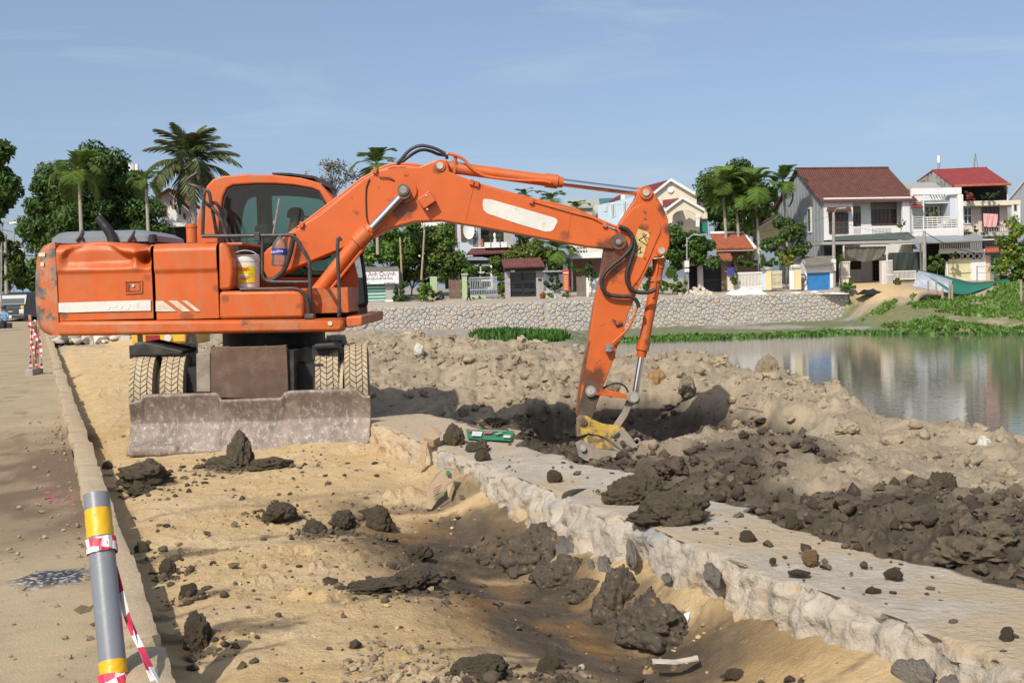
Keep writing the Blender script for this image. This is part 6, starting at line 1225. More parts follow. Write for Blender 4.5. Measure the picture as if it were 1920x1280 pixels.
def wire(label, pts, r=.012, sag=.6):
    out = []
    for a, b in zip(pts[:-1], pts[1:]):
        for k in range(14): t_ = k / 14; out.append(a * (1 - t_) + b * t_ - Vector((0, 0, sag * 4 * t_ * (1 - t_))))
    return tag(MB().tube(out + [pts[-1]], r, 5).build('overhead_cable', M_BLACKP), label, 'cable')
wire('black cable from the kiosk pole to the pole by the net', [tA - Vector((0, 0, .5)), tB]); wire('upper cable from lamp pole across the orange roof to the kiosk pole', [P(1230, 432, 105), tA - Vector((0, 0, .2))], .01, .9); wire('lower cable across the orange roof to the kiosk pole', [P(1230, 446, 105), tA - Vector((0, 0, 2.2))], .01, .9)
wire('bundle of black cables running off to the right from the net pole', [tB - Vector((0, 0, .1)), P(1930, 466, 106)], .03, 1.1)
# ---- antennas on the roofs
r_ = thing('antenna_mast', 'white panel antenna on a short mast above the red roof', 'antenna', P(1760, 318, 125)); MB().cyl(P(1760, 318, 125), P(1760, 305, 125), .12).build('mast', D_METAL, r_, smooth=True); MB().cyl(P(1760, 306, 125), P(1760, 292, 125), .16).build('antenna_panel', W_WHITE, r_, smooth=True)
r_ = thing('lattice_mast', 'thin dark lattice mast above the red roof ridge', 'mast', P(1829, 316, 125)); a, b = P(1829, 316, 125), P(1829, 288, 125)
for dx, dy in ((-.25, 0), (.25, 0), (0, .3)): MB().bar(a + Vector((dx, dy, 0)), b + Vector((dx * .1, dy * .1, 0)), .05).build('mast_leg', D_CONC, r_)
for k in range(5): MB().bar(a + Vector((-.22 + .04 * k, 0, .25 * k + .1)), a + Vector((.22 - .04 * k, 0, .25 * k + .3)), .04).build('brace', D_CONC, r_)
# ---- grey metal house at the right edge, far
f = Frame(1893, 420, 130, .0); h = thing('grey_gable_house', 'grey metal-clad gable at the far right edge behind the trees', 'house', f.O); f.sheet('gable_wall', D_METAL, h, [(1885, 470, 0), (1885, 383, 0), (1930, 330, 0), (1975, 383, 0), (1975, 470, 0)], .2); f.sheet('roof', D_METAL, h, [(1884, 384, -.2), (1930, 329, -.2), (1930, 329, 8), (1890, 384, 8)], .15)
# ---- small cream house and metal shed between the palms and the big house
f = Frame(1422, 500, 118, .0, zr); h = thing('cream_gable_house', 'narrow cream house with sloping tiled edge behind the kiosk', 'house', P(1445, 500, 118))
f.O = P(1422, 500, 118); f.sheet('gable_wall', W_YEL, h, [(20, 700, 0), (20, 555, 0), (170, 458, 0), (172, 700, 0)], .3); f.sheet('roof_edge', W_WHITE, h, [(10, 550, -.15), (168, 450, -.15), (170, 460, -.15), (12, 560, -.15)], .5); f.sheet('roof', T_DKRED, h, [(-20, 548, -.1), (8, 550, -.1), (166, 448, -.1), (120, 462, 5)], .1)
f.part('shade_wall', W_GREY, h, -30, 560, 20, 700, .6, .8); f.part('eave_slab', W_WHITE, h, -10, 628, 35, 636, -.4, .6)
f2 = Frame(1447, 470, 126, .0, zr); h = thing('metal_shed', 'grey corrugated shed rising behind the cream house', 'shed', f2.O); f2.sheet('side_wall', D_METAL, h, [(90, 520, 0), (130, 345, 0), (205, 352, 0), (205, 520, 0)], .3); f2.sheet('roof_edge', T_MAROON, h, [(120, 345, -.1), (205, 352, -.1), (205, 340, 3), (130, 338, 3)], .1)
# ---- orange-roofed bungalow
f = Frame(*zm([(740, 1000)])[0], 110, .02, zm); h = thing('orange_roof_bungalow', 'low bungalow with bright orange tiled roof and white ridge', 'house', f.O)
f.sheet('roof', T_ORANGE, h, [(735, 470, -.6), (1232, 455, -.6), (1100, 262, 4.5), (655, 268, 4.5)], .15); f.sheet('ridge', W_WHITE, h, [(650, 270, 4.3), (1104, 264, 4.3), (1100, 236, 4.4), (655, 244, 4.4)], .2); f.sheet('hip_trim', W_WHITE, h, [(1100, 262, 4.3), (1118, 262, 4.3), (1272, 450, -.7), (1232, 458, -.7)], .15)
f.part('eave_beam', W_CREAM, h, 735, 470, 1365, 500, -.5, -.2); f.part('front_wall', mat('brown_plaster', (.22, .13, .09), .9), h, 740, 500, 1290, 1000, 1.2, 1.4); f.part('right_end', W_WHITE, h, 1240, 500, 1300, 620, .4, 1.2)
fg_ = Frame(*zm([(560, 1040)])[0], 107, .02, zm); h = thing('dark_barred_gate', 'dark barred double gate between pale pillar and brown stone pillar', 'gate', fg_.O)
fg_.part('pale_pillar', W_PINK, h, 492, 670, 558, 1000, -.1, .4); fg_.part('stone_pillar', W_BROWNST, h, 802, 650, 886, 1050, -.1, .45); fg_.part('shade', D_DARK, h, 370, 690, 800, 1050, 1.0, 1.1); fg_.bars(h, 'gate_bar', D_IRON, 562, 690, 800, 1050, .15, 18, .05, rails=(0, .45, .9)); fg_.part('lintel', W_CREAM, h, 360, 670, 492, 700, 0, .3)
fg_.sheet('gate_awning', T_ORANGE, h, [(785, 618, -.9), (948, 608, -.9), (918, 530, .6), (762, 532, .6)], .1); fg_.part('awning_beam', W_CREAM, h, 800, 622, 940, 640, -.4, -.2)
f = Frame(*zm([(880, 1020)])[0], 106, .02, zm); h = thing('white_railing_fence', 'white railing with cream ball-topped pillar and gate before the bungalow', 'fence', f.O)
f.part('wall', W_CREAM, h, 884, 832, 1015, 1025, 0, .2); f.bars(h, 'picket', D_PAINTW, 1018, 795, 1345, 985, .1, 17, .08, rails=(0, 1)); f.part('wall', W_BLUEG, h, 1345, 800, 1412, 1020, .05, .2); f.part('base_wall', W_WHITE, h, 1018, 985, 1345, 1025, .05, .2); p_ = f.part('pillar', W_YEL, h, 1412, 760, 1470, 1020, -.1, .45); f.part('pillar_cap', W_GREY, p_, 1385, 715, 1462, 762, -.2, .5, .12); f.bars(h, 'gate_picket', D_CREAMP, 1472, 770, 1608, 1005, .1, 8, .06, rails=(.1, .88)); f.part('gate_base', W_BROWNST, h, 1475, 962, 1605, 1008, .14, .2)
tag(f.part('blue_tarp', mat('blue_plastic', (.045, .045, .26), .6, var=.2, vscale=4), None, 880, 722, 972, 830, -.12, -.06), 'small blue plastic sheet hung on the fence by the stone pillar', 'sheet')
# ---- cream villa with twin gables
f = Frame(*z7([(640, 760)])[0], 122, -.02, z7); h = thing('cream_villa', 'cream villa with two stacked white gables and arched balcony', 'house', f.O)
f.sheet('upper_gable', W_CREAM, h, [(560, 420, 3), (565, 258, 3), (712, 150, 3), (905, 262, 3), (905, 420, 3)], .3); f.sheet('gable_trim', W_WHITE, h, [(552, 262, 2.6), (712, 136, 2.6), (712, 158, 2.6), (560, 280, 2.6)], .5); f.sheet('gable_trim', W_WHITE, h, [(712, 136, 2.6), (906, 248, 2.6), (904, 272, 2.6), (712, 158, 2.6)], .5)
f.sheet('left_roof', T_MAROON, h, [(430, 262, 2.9), (585, 240, 2.9), (705, 150, 2.9), (690, 150, 9), (500, 200, 9)], .12); f.sheet('lower_roof', T_MAROON, h, [(650, 352, .2), (770, 290, .2), (768, 286, 2.9), (650, 300, 2.9)], .1)
arch = [(680, 760, 0), (680, 400, 0), (800, 292, 0), (962, 380, 0), (962, 415, 0), (905, 415, 0)] + [(720 + 92 + 88 * math.cos(a), 428 - 52 * math.sin(a), 0) for a in np.linspace(.1, math.pi, 9)] + [(722, 520, 0), (722, 760, 0)]
f.sheet('arched_front', W_CREAM, h, arch, .35); f.sheet('gable_trim', W_WHITE, h, [(655, 376, -.3), (800, 272, -.3), (800, 292, -.3), (662, 394, -.3)], .5); f.sheet('gable_trim', W_WHITE, h, [(800, 272, -.3), (966, 364, -.3), (962, 384, -.3), (800, 292, -.3)], .5)
f.part('balcony_back_wall', W_CREAM, h, 690, 360, 930, 760, 2.0, 2.2); f.part('column', W_WHITE, h, 900, 415, 925, 500, -.1, .3); f.part('capital', W_WHITE, h, 894, 415, 932, 436, -.14, .34); f.window(h, 760, 462, 803, 490, 1.97, W_GREY, G_WIN, 2, 1, .06); f.part('left_wall', W_CREAM, h, 560, 420, 690, 760, 2.4, 2.8)
p_ = f.W(*(lambda k: (k[0], 2.95, k[1]))(f.ac(708, 224, 3))); MB().cyl(p_ + Vector((0, -.1, 0)), p_ + Vector((0, .1, 0)), .3, n=24).build('round_vent', W_WHITE, h, smooth=True)
f.sheet('right_roof', mat('dark_slate_roof', (.09, .075, .08), .8), h, [(905, 350, 3), (990, 345, 3), (965, 275, 6), (905, 275, 6)], .1); f.part('right_wing', W_CREAM, h, 925, 345, 985, 470, 3.2, 6); f.part('wing_slab', W_CREAM, h, 925, 425, 985, 440, 2.6, 3.2); tag(f.part('green_net', mat('bright_green_net', (.02, .20, .15), .8), None, 928, 468, 988, 560, 2.7, 2.75), 'bright green net hung below the right wing of the cream villa', 'net')
# ---- pale blue house and the long roof behind
f = Frame(*z7([(165, 520)])[0], 124, -.05, z7); h = thing('pale_blue_house', 'plain pale blue house with three narrow windows behind the boom', 'house', f.O)
f.part('front_wall', W_BLUE, h, 166, 330, 470, 560, 0, 7); f.sheet('parapet', W_BLUE, h, [(166, 335, -.02), (300, 312, -.02), (470, 265, -.02), (470, 335, -.02)], .3); f.part('gable_corner', W_WHITE, h, 336, 262, 366, 300, -.05, .3); f.sheet('roof', T_MAROON, h, [(245, 312, 2), (336, 290, 2), (336, 258, 3), (300, 275, 3)], .1); f.part('side_wall', W_OLD, h, 130, 330, 165, 420, .4, 5)
for u0, v0, u1, v1 in ((213, 340, 230, 384), (264, 330, 287, 425), (355, 310, 377, 405)): f.window(h, u0, v0, u1, v1, -.02, W_WHITE, G_WIN, 2, 1, .07)
f.part('air_conditioner', D_PAINTW, h, 332, 416, 370, 450, -.35, -.02, .03)
f = Frame(*z7([(0, 420)])[0], 140, 0, z7); h = thing('long_shed_roof', 'long beige and green metal roof behind the pale blue house', 'building', f.O); f.sheet('roof', mat('beige_sheet', (.40, .40, .34), .6, var=.08, vscale=1), h, [(-80, 350, 0), (180, 345, 0), (170, 290, 8), (-80, 296, 8)], .2); f.sheet('green_roof', mat('green_roof_sheet', (.06, .17, .16), .6), h, [(182, 345, 0), (300, 330, 0), (285, 284, 8), (172, 289, 8)], .2); f.part('wall', W_GREY, h, -80, 350, 290, 470, .4, 8)
# ---- white house with balcony behind the arm
f = Frame(*z7([(0, 1000)])[0], 112, .02, z7); h = thing('white_porch_house', 'white house with railed balcony slab just left of the excavator arm', 'house', f.O)
f.part('balcony_slab', W_WHITE, h, -50, 700, 230, 735, -1.2, 1); f.bars(h, 'baluster', D_PAINTW, -50, 642, 215, 700, -1.1, 12, .06, rails=(0, .5, 1)); f.part('back_wall', W_CREAM, h, -50, 560, 260, 700, 1.4, 1.6); f.part('balcony_screen', mat('woven_screen', (.42, .40, .30), .8, var=.2, vscale=5), h, 10, 650, 84, 698, -.95, -.9); f.part('ground_wall', mat('brown_plaster'), h, -60, 735, 240, 1020, 1.2, 1.4); f.part('porch_post', W_WHITE, h, -36, 735, -24, 980, -1, -.85); f.sheet('porch_truss', D_METAL, h, [(-120, 790, -1.3), (-30, 770, -1.3), (-30, 742, -1.2), (-110, 768, -1.2)], .05); f.part('window', D_DARK, h, 80, 770, 120, 850, 1.1, 1.2); f.part('gate_post', W_WHITE, h, 68, 868, 115, 1040, -2.3, -2); f.part('grey_panel', W_BLUEG, h, 120, 870, 200, 1030, -2.1, -2)
# ---- middle house with balcony planter
f = Frame(*zc([(40, 900)])[0], 113, .03, zc); h = thing('grey_blue_house', 'white and grey-blue house with balcony planter and tiled awning', 'house', f.O)
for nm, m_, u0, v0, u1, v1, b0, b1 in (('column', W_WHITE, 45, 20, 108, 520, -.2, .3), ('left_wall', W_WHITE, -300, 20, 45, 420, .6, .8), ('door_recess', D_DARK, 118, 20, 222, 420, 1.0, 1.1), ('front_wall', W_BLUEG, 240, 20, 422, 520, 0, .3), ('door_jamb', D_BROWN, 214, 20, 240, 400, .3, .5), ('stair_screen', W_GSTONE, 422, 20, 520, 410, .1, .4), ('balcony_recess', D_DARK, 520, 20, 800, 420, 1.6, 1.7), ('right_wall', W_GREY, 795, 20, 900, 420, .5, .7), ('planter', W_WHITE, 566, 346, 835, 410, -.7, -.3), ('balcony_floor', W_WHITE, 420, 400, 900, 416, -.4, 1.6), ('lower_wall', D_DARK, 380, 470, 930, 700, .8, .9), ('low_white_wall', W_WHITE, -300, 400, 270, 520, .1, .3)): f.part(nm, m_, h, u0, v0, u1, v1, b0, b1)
f.window(h, 286, 125, 344, 336, -.02, D_BROWN, D_BROWN, 3, 6, .06); f.window(h, 425, 150, 470, 280, .06, D_PAINTW, G_WIN, 1, 3, .08); f.window(h, 430, 285, 478, 400, .06, D_CONC, D_DARK, 4, 5, .04)
f.bars(h, 'rail_bar', D_IRON, 110, 312, 250, 405, -.25, 9, .03, rails=(0, 1)); f.bars(h, 'rail_bar', D_IRON, 540, 270, 640, 346, -.5, 7, .03); f.sheet('awning', T_BROWN, h, [(346, 488, -1.3), (946, 462, -1.3), (905, 410, .1), (425, 408, .1)], .12); f.part('orange_pot_stand', T_ORANGE, h, 524, 305, 556, 396, -.4, -.1)
d_ = f.W(*(lambda k: (k[0], -.5, k[1]))(f.ac(378, 200, -.5))); sd = thing('satellite_dish', 'white satellite dish on the grey-blue house wall', 'satellite dish', d_); ds = MB(); n_ = 24
ds.add([d_ + Vector((r_ * .5 * math.cos(a), -.16 * r_ * r_ * 0 + .16 * (1 - r_ * r_), r_ * .8 * math.sin(a))) for r_ in (.05, .4, .75, 1) for a in np.linspace(0, 6.283, n_, False)], [(i * n_ + j, i * n_ + (j + 1) % n_, (i + 1) * n_ + (j + 1) % n_, (i + 1) * n_ + j) for i in range(3) for j in range(n_)] + [tuple(range(n_))]); ds.build('reflector', W_WHITE, sd, smooth=True); MB().bar(d_ + Vector((0, .16, 0)), d_ + Vector((0, .5, -.1)), .06).build('bracket', D_CONC, sd)
for i, (u, w) in enumerate(((640, 30), (755, 26))): shrub(('round bonsai on the balcony planter at its dish end', 'second bonsai on the balcony planter beside the white figurine')[i], *zc([(u, 265)])[0], w / 6.4, 4.5, 112.4, 260, .08, L_LIGHT, name='bonsai', cat='bonsai', base_v=zc([(0, 345)])[0][1])
tag(MB().lathe([(.14, 0), (.16, .2), (.09, .42), (.13, .55), (.12, .7), (.03, .82)], f.W(*(lambda k: (k[0], -.5, k[1]))(f.ac(690, 346, -.5))), 14).build('figurine', W_WHITE, None, smooth=True), 'white figurine on the balcony planter', 'figurine')
# green shed below
fs = Frame(*zc([(100, 900)])[0], 109.5, .02, zc); h = thing('green_shed', 'dark green sheet shed with white window frames behind the fence', 'shed', fs.O)
fs.part('wall', D_GREENP, h, 90, 560, 650, 900, 0, .15); fs.sheet('roof', D_METAL, h, [(100, 555, -.5), (655, 550, -.5), (520, 518, 3), (170, 528, 3)], .08); fs.window(h, 256, 622, 648, 900, -.04, D_PAINTW, D_DARK, 3, 3, .16)
# ---- tiled gateway
fg_ = Frame(*zc([(810, 1025)])[0], 104.5, .02, zc); h = thing('tiled_gateway', 'dark barred gateway with stone pillars and red tiled roof', 'gate', fg_.O)
fg_.part('pillar', W_GSTONE, h, 810, 655, 875, 1030, 0, .5); fg_.part('pillar', W_GSTONE, h, 1186, 690, 1272, 1018, 0, .5); fg_.part('beam', D_IRON, h, 790, 640, 1290, 690, -.1, .6); rf_ = fg_.sheet('roof', T_BROWN, h, [(800, 648, -.8), (1294, 632, -.8), (1240, 545, .4), (762, 566, .4)], .12); fg_.sheet('roof', T_BROWN, h, [(762, 566, .4), (1240, 545, .4), (1270, 600, 1.4), (790, 610, 1.4)], .12)
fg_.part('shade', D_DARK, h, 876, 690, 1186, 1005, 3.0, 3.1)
for u0, u1 in ((878, 1022), (1028, 1180)): lf = fg_.part('gate_leaf', D_IRON, h, u0, 900, u1, 940, .2, .24); fg_.bars(lf, 'gate_bar', D_IRON, u0, 715, u1, 1000, .22, 14, .06, rails=(0, 1), horiz=True)
fg_.part('number_plate', W_WHITE, h, 880, 682, 930, 706, -.16, -.12); fg_.part('gate_plate', D_IRON, h, 1212, 780, 1252, 812, -.04, 0)
tag(fg_.part('parcel_crate', mat('orange_crate', (.45, .26, .10), .7, var=.2, vscale=4), None, 1042, 895, 1098, 950, 1.5, 2.0), 'small orange crate standing behind the dark tiled gateway', 'crate')
# ---- fences either side
f = Frame(*zc([(290, 1060)])[0], 103, .02, zc); h = thing('railing_fence', 'grey vertical railing with pale green post left of the tiled gateway', 'fence', f.O)
f.part('green_post', W_GREEN, h, 296, 740, 358, 1062, 0, .5); f.part('post_cap', W_GREY, h, 286, 720, 368, 742, -.1, .6); f.bars(h, 'railing_bar', D_METAL, 372, 770, 722, 1010, .2, 17, .05, rails=(.12, .4, 1)); f.part('planter_wall', W_GREEN, h, 372, 985, 580, 1040, .1, .2)
h = thing('rusty_gate', 'old brown sheet gate between the two pale green posts', 'gate', f.W(f.ac(200, 1045)[0], 0, f.ac(200, 1045)[1])); 
for k in range(7): f.part('gate_slat', mat('rusty_sheet', (.16, .105, .075), .9, var=.35, vscale=4), h, 138 + k * 22, 790 + 8 * (k % 3), 158 + k * 22, 1045, .25, .29)
f.part('gate_rail', D_PLANK, h, 136, 985, 298, 996, .2, .25)
tag(f.part('gate_post', W_GREEN, None, *[(zl([(1040, 0)])[0][0] - 820) * 6.4, (zl([(0, 700)])[0][1] - 400) * 6.4, (zl([(1135, 0)])[0][0] - 820) * 6.4, (zl([(0, 905)])[0][1] - 400) * 6.4], .3, .8, .02), 'pale green gate post standing among the bushes by the shop', 'post')
h = thing('iron_rail_fence', 'black iron railing on low wall right of the tiled gateway', 'fence', f.W(f.ac(1380, 960)[0], 0, f.ac(1380, 960)[1])); f.part('top_rail', D_CONC, h, 1268, 685, 1505, 705, .2, .4); f.bars(h, 'railing_bar', D_IRON, 1272, 706, 1502, 920, .3, 16, .035, rails=(1,)); f.part('low_wall', W_GREY, h, 1270, 922, 1540, 1035, .1, .4)
h = thing('plank_fence', 'weathered grey plank fence right of the red banner', 'fence', f.W(f.ac(1700, 1035)[0], 0, f.ac(1700, 1035)[1])); rr = random.Random(3)
for k in range(9): f.part('plank', D_PLANK, h, 1672 + k * 14, 762 + rr.uniform(-12, 14), 1684 + k * 14, 1040, .2 + .02 * (k % 2), .26)
f.part('white_post', W_WHITE, h, 1790, 770, 1812, 1045, .1, .35)
bn = thing('banner_sign', 'narrow red vertical banner with yellow lettering on a wooden stand', 'sign', f.W(f.ac(1545, 1040)[0], -.3, f.ac(1545, 1040)[1])); bp_ = f.part('panel', mat('red_banner', (.42, .05, .045), .6), bn, 1504, 674, 1580, 934, -.35, -.3)
for k in range(9): f.part('lettering', mat('yellow_print', (.62, .42, .12), .6), bp_, 1518, 745 + k * 20, 1566, 755 + k * 20, -.357, -.352)
f.part('lettering', mat('pale_print', (.62, .5, .3), .6), bp_, 1512, 705, 1574, 722, -.357, -.352)
f.part('post', D_BROWN, bn, 1588, 880, 1598, 1045, -.35, -.28); f.part('post', D_IRON, bn, 1548, 934, 1580, 1040, -.3, -.2)
# ---- hairdresser's kiosk
f = Frame(*zl([(95, 1100)])[0], 101, .02, zl); h = thing('hairdresser_shop', 'small shop with white sign board and striped green shutter', 'shop', f.O)
f.part('body', W_GREY, h, -180, 640, 625, 1110, .9, 4); f.sheet('roof', T_GREYS, h, [(-180, 640, -.27), (632, 612, -.27), (610, 562, 3), (-180, 585, 3)], .08); sg = f.part('sign_board', W_WHITE, h, -180, 640, 622, 803, -.25, -.15); f.part('side_wall', W_GREY, h, 445, 803, 572, 1010, .2, .9); f.part('side_wall', W_WHITE, h, 445, 1010, 572, 1098, .18, .9)
for k in range(10): f.part('shutter_stripe', mat('shutter_green', (.02, .17, .12), .6) if k % 2 == 0 else mat('shutter_pale', (.42, .55, .50), .6), h, -180, 815 + k * 21.5, 445, 815 + (k + 1) * 21.5, .3, .36 + .01 * (k % 2))
f.bars(h, 'mesh_bar', D_PAINTW, -180, 1032, 445, 1102, .28, 26, .04, rails=()); f.part('mesh_back', D_DARK, h, -180, 1032, 445, 1102, .5, .55); f.part('drain_pipe', D_CONC, h, 618, 640, 630, 1000, -.2, -.1)
tl = lambda u, v: f.W(f.ac(u, v, -.26)[0], -.265, f.ac(u, v, -.26)[1])
text('Tiệm', .34, tl(75, 697), mat('sign_blue', (.13, .22, .36), .6), sg, .02, .004); text('Ánh Quỳnh', .50, tl(215, 697), mat('sign_dark_red', (.22, .03, .05), .6), sg, .02, .004, sx=.9); text('CÁC KIỂU TÓC - TRANG ĐIỂM THẨM MỸ HỢP THỜI TRANG', .29, tl(-75, 758), mat('sign_blue'), sg, .02, .004, sx=.46); text('ĐT: 0834 778 767', .14, tl(430, 795), mat('print_dark'), sg, .02, .004, sx=.85); text('VINH', .14, tl(190, 798), mat('print_dark'), sg, .02, .004, sx=.85)
# ---- left: house with the red gable behind the palms
f = Frame(*zt([(1200, 1010)])[0], 100, -.05, zt); h = thing('red_gable_house', 'white house with red-edged sloping roof beside the coconut palm', 'house', f.O)
f.sheet('gable_wall', W_WHITE, h, [(1200, 960, 0), (1195, 770, 0), (1250, 715, 0), (1430, 885, 0), (1430, 960, 0)], .3); f.sheet('rear_gable', W_WHITE, h, [(1290, 960, 2), (1290, 720, 2), (1330, 712, 2), (1470, 830, 2), (1470, 960, 2)], .3); f.sheet('roof_edge', T_ORANGE, h, [(1150, 760, -.5), (1262, 690, -.5), (1462, 880, -.5), (1455, 896, -.5), (1258, 712, -.5), (1160, 772, -.5)], .8); f.sheet('roof', T_ORANGE, h, [(1300, 700, 1.6), (1340, 712, 1.6), (1500, 840, 1.6), (1490, 850, 1.6), (1325, 730, 1.6), (1300, 720, 1.6)], .8)
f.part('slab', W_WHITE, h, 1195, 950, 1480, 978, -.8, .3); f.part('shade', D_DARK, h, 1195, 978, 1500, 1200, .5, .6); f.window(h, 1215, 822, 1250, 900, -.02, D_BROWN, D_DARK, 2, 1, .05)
for k in range(4): f.part('roof_bracket', D_BROWN, h, 1266 + k * 36, 778 + k * 34, 1274 + k * 36, 815 + k * 36, -.35, -.02)
h = thing('roof_pipes', 'pair of white vertical tank pipes rising behind the dark tree', 'chimney', P(250, 420, 120)); MB().cyl(P(246.5, 430, 120), P(246.5, 308, 120), .42).build('pipe', W_WHITE, h, smooth=True); MB().cyl(P(256.5, 430, 120), P(256.5, 308, 120), .2).build('pipe', W_WHITE, h, smooth=True); MB().cyl(P(251, 430, 120), P(251, 313, 120), .2).build('pipe', D_METAL, h, smooth=True)
# ================================================================ PLANTS
tree('leafy_tree', 'tall dark tree with dense rounded crown behind the excavator tail, nearer the road', 'tree', [bl(100, 400, 52, 62, 92), bl(150, 350, 48, 50, 92), bl(105, 350, 34, 36, 92), bl(140, 420, 60, 50, 92), bl(75, 405, 32, 40, 92), bl(165, 310, 30, 26, 92)], P(140, 470, 92), 36000, .155, L_DARK, .35, 1.0, 3.2, limbs=10, m2=L_MID)
tree('leafy_tree', 'broad dark tree with paler lower leaves beside the red-gabled house', 'tree', [bl(205, 345, 42, 45, 95), bl(235, 370, 45, 55, 95), bl(210, 410, 55, 45, 95), bl(262, 412, 38, 34, 95), bl(190, 320, 30, 28, 95), bl(280, 430, 25, 22, 95)], P(215, 475, 95), 33000, .155, L_DARK, .35, 1.0, 3.2, limbs=10, m2=L_MID)
tree('roadside_tree', 'tree leaning in from the edge of the frame over the road', 'tree', [bl(-22, 300, 46, 40, 60), bl(-30, 370, 48, 50, 60), bl(-5, 290, 20, 20, 60), bl(-2, 350, 24, 26, 60), bl(-40, 420, 50, 40, 60)], P(-60, 600, 60), 8000, .17, L_DARK, .3, .55, 6, limbs=12)
shrub('dark bush by the road behind the parked truck', 18, 500, 34, 48, 96, 4200, .20, L_DARK, L_YEL, base_v=590); shrub('rounded yellow-green hedge tree at the end of the road', 72, 512, 27, 36, 112, 3800, .20, L_MID, L_LIGHT, base_v=575); shrub('low olive bush beside the truck body', 100, 528, 20, 30, 104, 1800, .2, L_DARK, base_v=580)
palm('areca_palm', 'slim areca palm standing before the dark tree behind the excavator tail', P(148, 322, 84), P(154, 470, 84), 2.6, ARE, 12, L_PALM, .11, 'areca palms', (-48, 52), seed=1)
palm('areca_palm', 'shorter areca palm between the dark tree and the red-gabled house', P(274, 343, 84), P(279, 460, 84), 1.75, ARE, 9, L_PALM, .10, 'areca palms', (-40, 55), seed=2)
palm('coconut_palm', 'tall coconut palm with drooping fronds above the excavator cab', P(357, 308, 98), P(366, 480, 98), 4.4, COC, 30, L_COCO, .24, None, (-45, 82), False, seed=3)
tree('bare_tree', 'thin half-bare tree with dry leaves behind the cab roof', 'tree', [bl(600, 335, 25, 16, 108), bl(640, 328, 28, 20, 108), bl(622, 318, 20, 10, 108)], P(625, 430, 108), 900, .13, leafmat('sparse_grey_leaves', (.17, .15, .10)), .10, .8, 5, limbs=26)
palm('areca_palm', 'dark areca palm peeping up behind the top of the boom', P(706, 310, 102), P(708, 470, 102), 2.6, ARE, 11, L_DARK, .11, 'areca palms', (-40, 60), seed=4)
tree('garden_tree', 'loose yellow-green tree above the shop roof left of the boom cylinder', 'tree', [bl(715, 455, 28, 34, 106), bl(750, 475, 32, 34, 106), bl(705, 490, 22, 26, 106), bl(735, 445, 24, 22, 106)], P(735, 565, 106), 6500, .17, L_LIGHT, .10, .6, 8, limbs=8, m2=L_MID)
tree('garden_tree', 'sparse light tree in front of the white column of the grey-blue house', 'tree', [bl(800, 465, 26, 34, 107), bl(825, 478, 26, 26, 107), bl(785, 500, 24, 26, 107), bl(840, 465, 14, 18, 107)], P(805, 565, 107), 6000, .17, L_MID, .10, .6, 8, limbs=8, m2=L_YEL)
tree('garden_tree', 'airy light tree hiding the white wall left of the satellite dish', 'tree', [bl(790, 435, 32, 22, 109), bl(815, 450, 24, 24, 109), bl(770, 455, 24, 20, 109), bl(835, 440, 14, 16, 109)], P(795, 560, 109), 5200, .17, L_LIGHT, .10, .7, 7, limbs=9, m2=L_MID)
tree('garden_tree', 'dark lower tree filling the gap between shop and green post', 'tree', [bl(770, 505, 34, 22, 108), bl(740, 520, 26, 20, 108), bl(815, 515, 24, 26, 108)], P(770, 570, 108), 6500, .17, L_DARK, .09, .6, 8)
for i, (u0, v0, u1, v1) in enumerate(((750, 445, 754, 532), (796, 430, 790, 525))): tag(MB().cyl(P(u0, v0, 104), P(u1, v1, 104), .07, .09, 8).build('bamboo_pole', mat('dry_bamboo', (.36, .28, .17), .8, var=.2, vscale=4)), ('dry bamboo pole leaning in the garden right of the shop sign', 'taller dry bamboo pole by the pale green gate post')[i], 'pole')
shrub('dark rounded bush right beside the shop', 753, 548, 16, 26, 101, 1500, .12, L_MID, L_BLUE, base_v=577); shrub('bright green bush between the dark bush and green post', 798, 548, 18, 22, 101, 1500, .12, L_LIGHT, base_v=574); shrub('grey flowering bush at the foot of the green post', 822, 552, 12, 12, 102, 600, .11, L_BLUE, base_v=566); shrub('spiky pale plant on the lane near the shop', 806, 568, 8, 9, 99.5, 240, .12, L_YEL, base_v=577)
tree('garden_tree', 'spreading green tree above the green shed roof and rusty gate', 'tree', [bl(850, 492, 22, 20, 107.5), bl(870, 505, 16, 14, 107.5), bl(835, 510, 18, 20, 107.5)], P(846, 560, 107.5), 3600, .15, L_MID, .08, .6, 9, m2=L_LIGHT)
tree('climbing_vine', 'bright climbing vine clump beside the tiled gateway', 'vine', [bl(936, 486, 14, 12, 105), bl(940, 508, 11, 18, 105), bl(943, 535, 8, 18, 105)], P(942, 562, 105), 2600, .12, L_LIGHT, .05, .45, 14, m2=L_MID)
shrub('leafy dark shrub inside the grey railing', 900, 506, 26, 12, 104.5, 1200, .12, L_DARK, base_v=545); shrub('small light shrub behind the grey railing', 895, 540, 14, 14, 104, 700, .11, L_LIGHT, base_v=560); shrub('low green planter herbs below the railing', 896, 559, 14, 5, 102.6, 500, .09, L_LIGHT, base_v=564); shrub('low planter herbs beside the vine', 921, 564, 9, 4, 102.4, 350, .09, L_LIGHT, base_v=568); shrub('weedy plant at the gateway pillar', 941, 560, 9, 9, 102.4, 400, .10, L_MID, base_v=568)
tree('garden_tree', 'yellowish bushy tree behind the tiled gateway roof', 'tree', [bl(985, 458, 26, 24, 112), bl(1010, 472, 26, 22, 112), bl(965, 475, 18, 16, 112)], P(990, 540, 112), 5200, .16, L_YEL, .10, .6, 8, m2=L_MID)
palm('fan_palm', 'bushy palm with dry lower fronds right of the tiled gateway', P(1045, 470, 110), P(1045, 545, 110), 2.4, ARE, 18, leafmat('olive_fronds', (.13, .13, .045)), .14, None, (-50, 60), False, dead=4, seed=6)
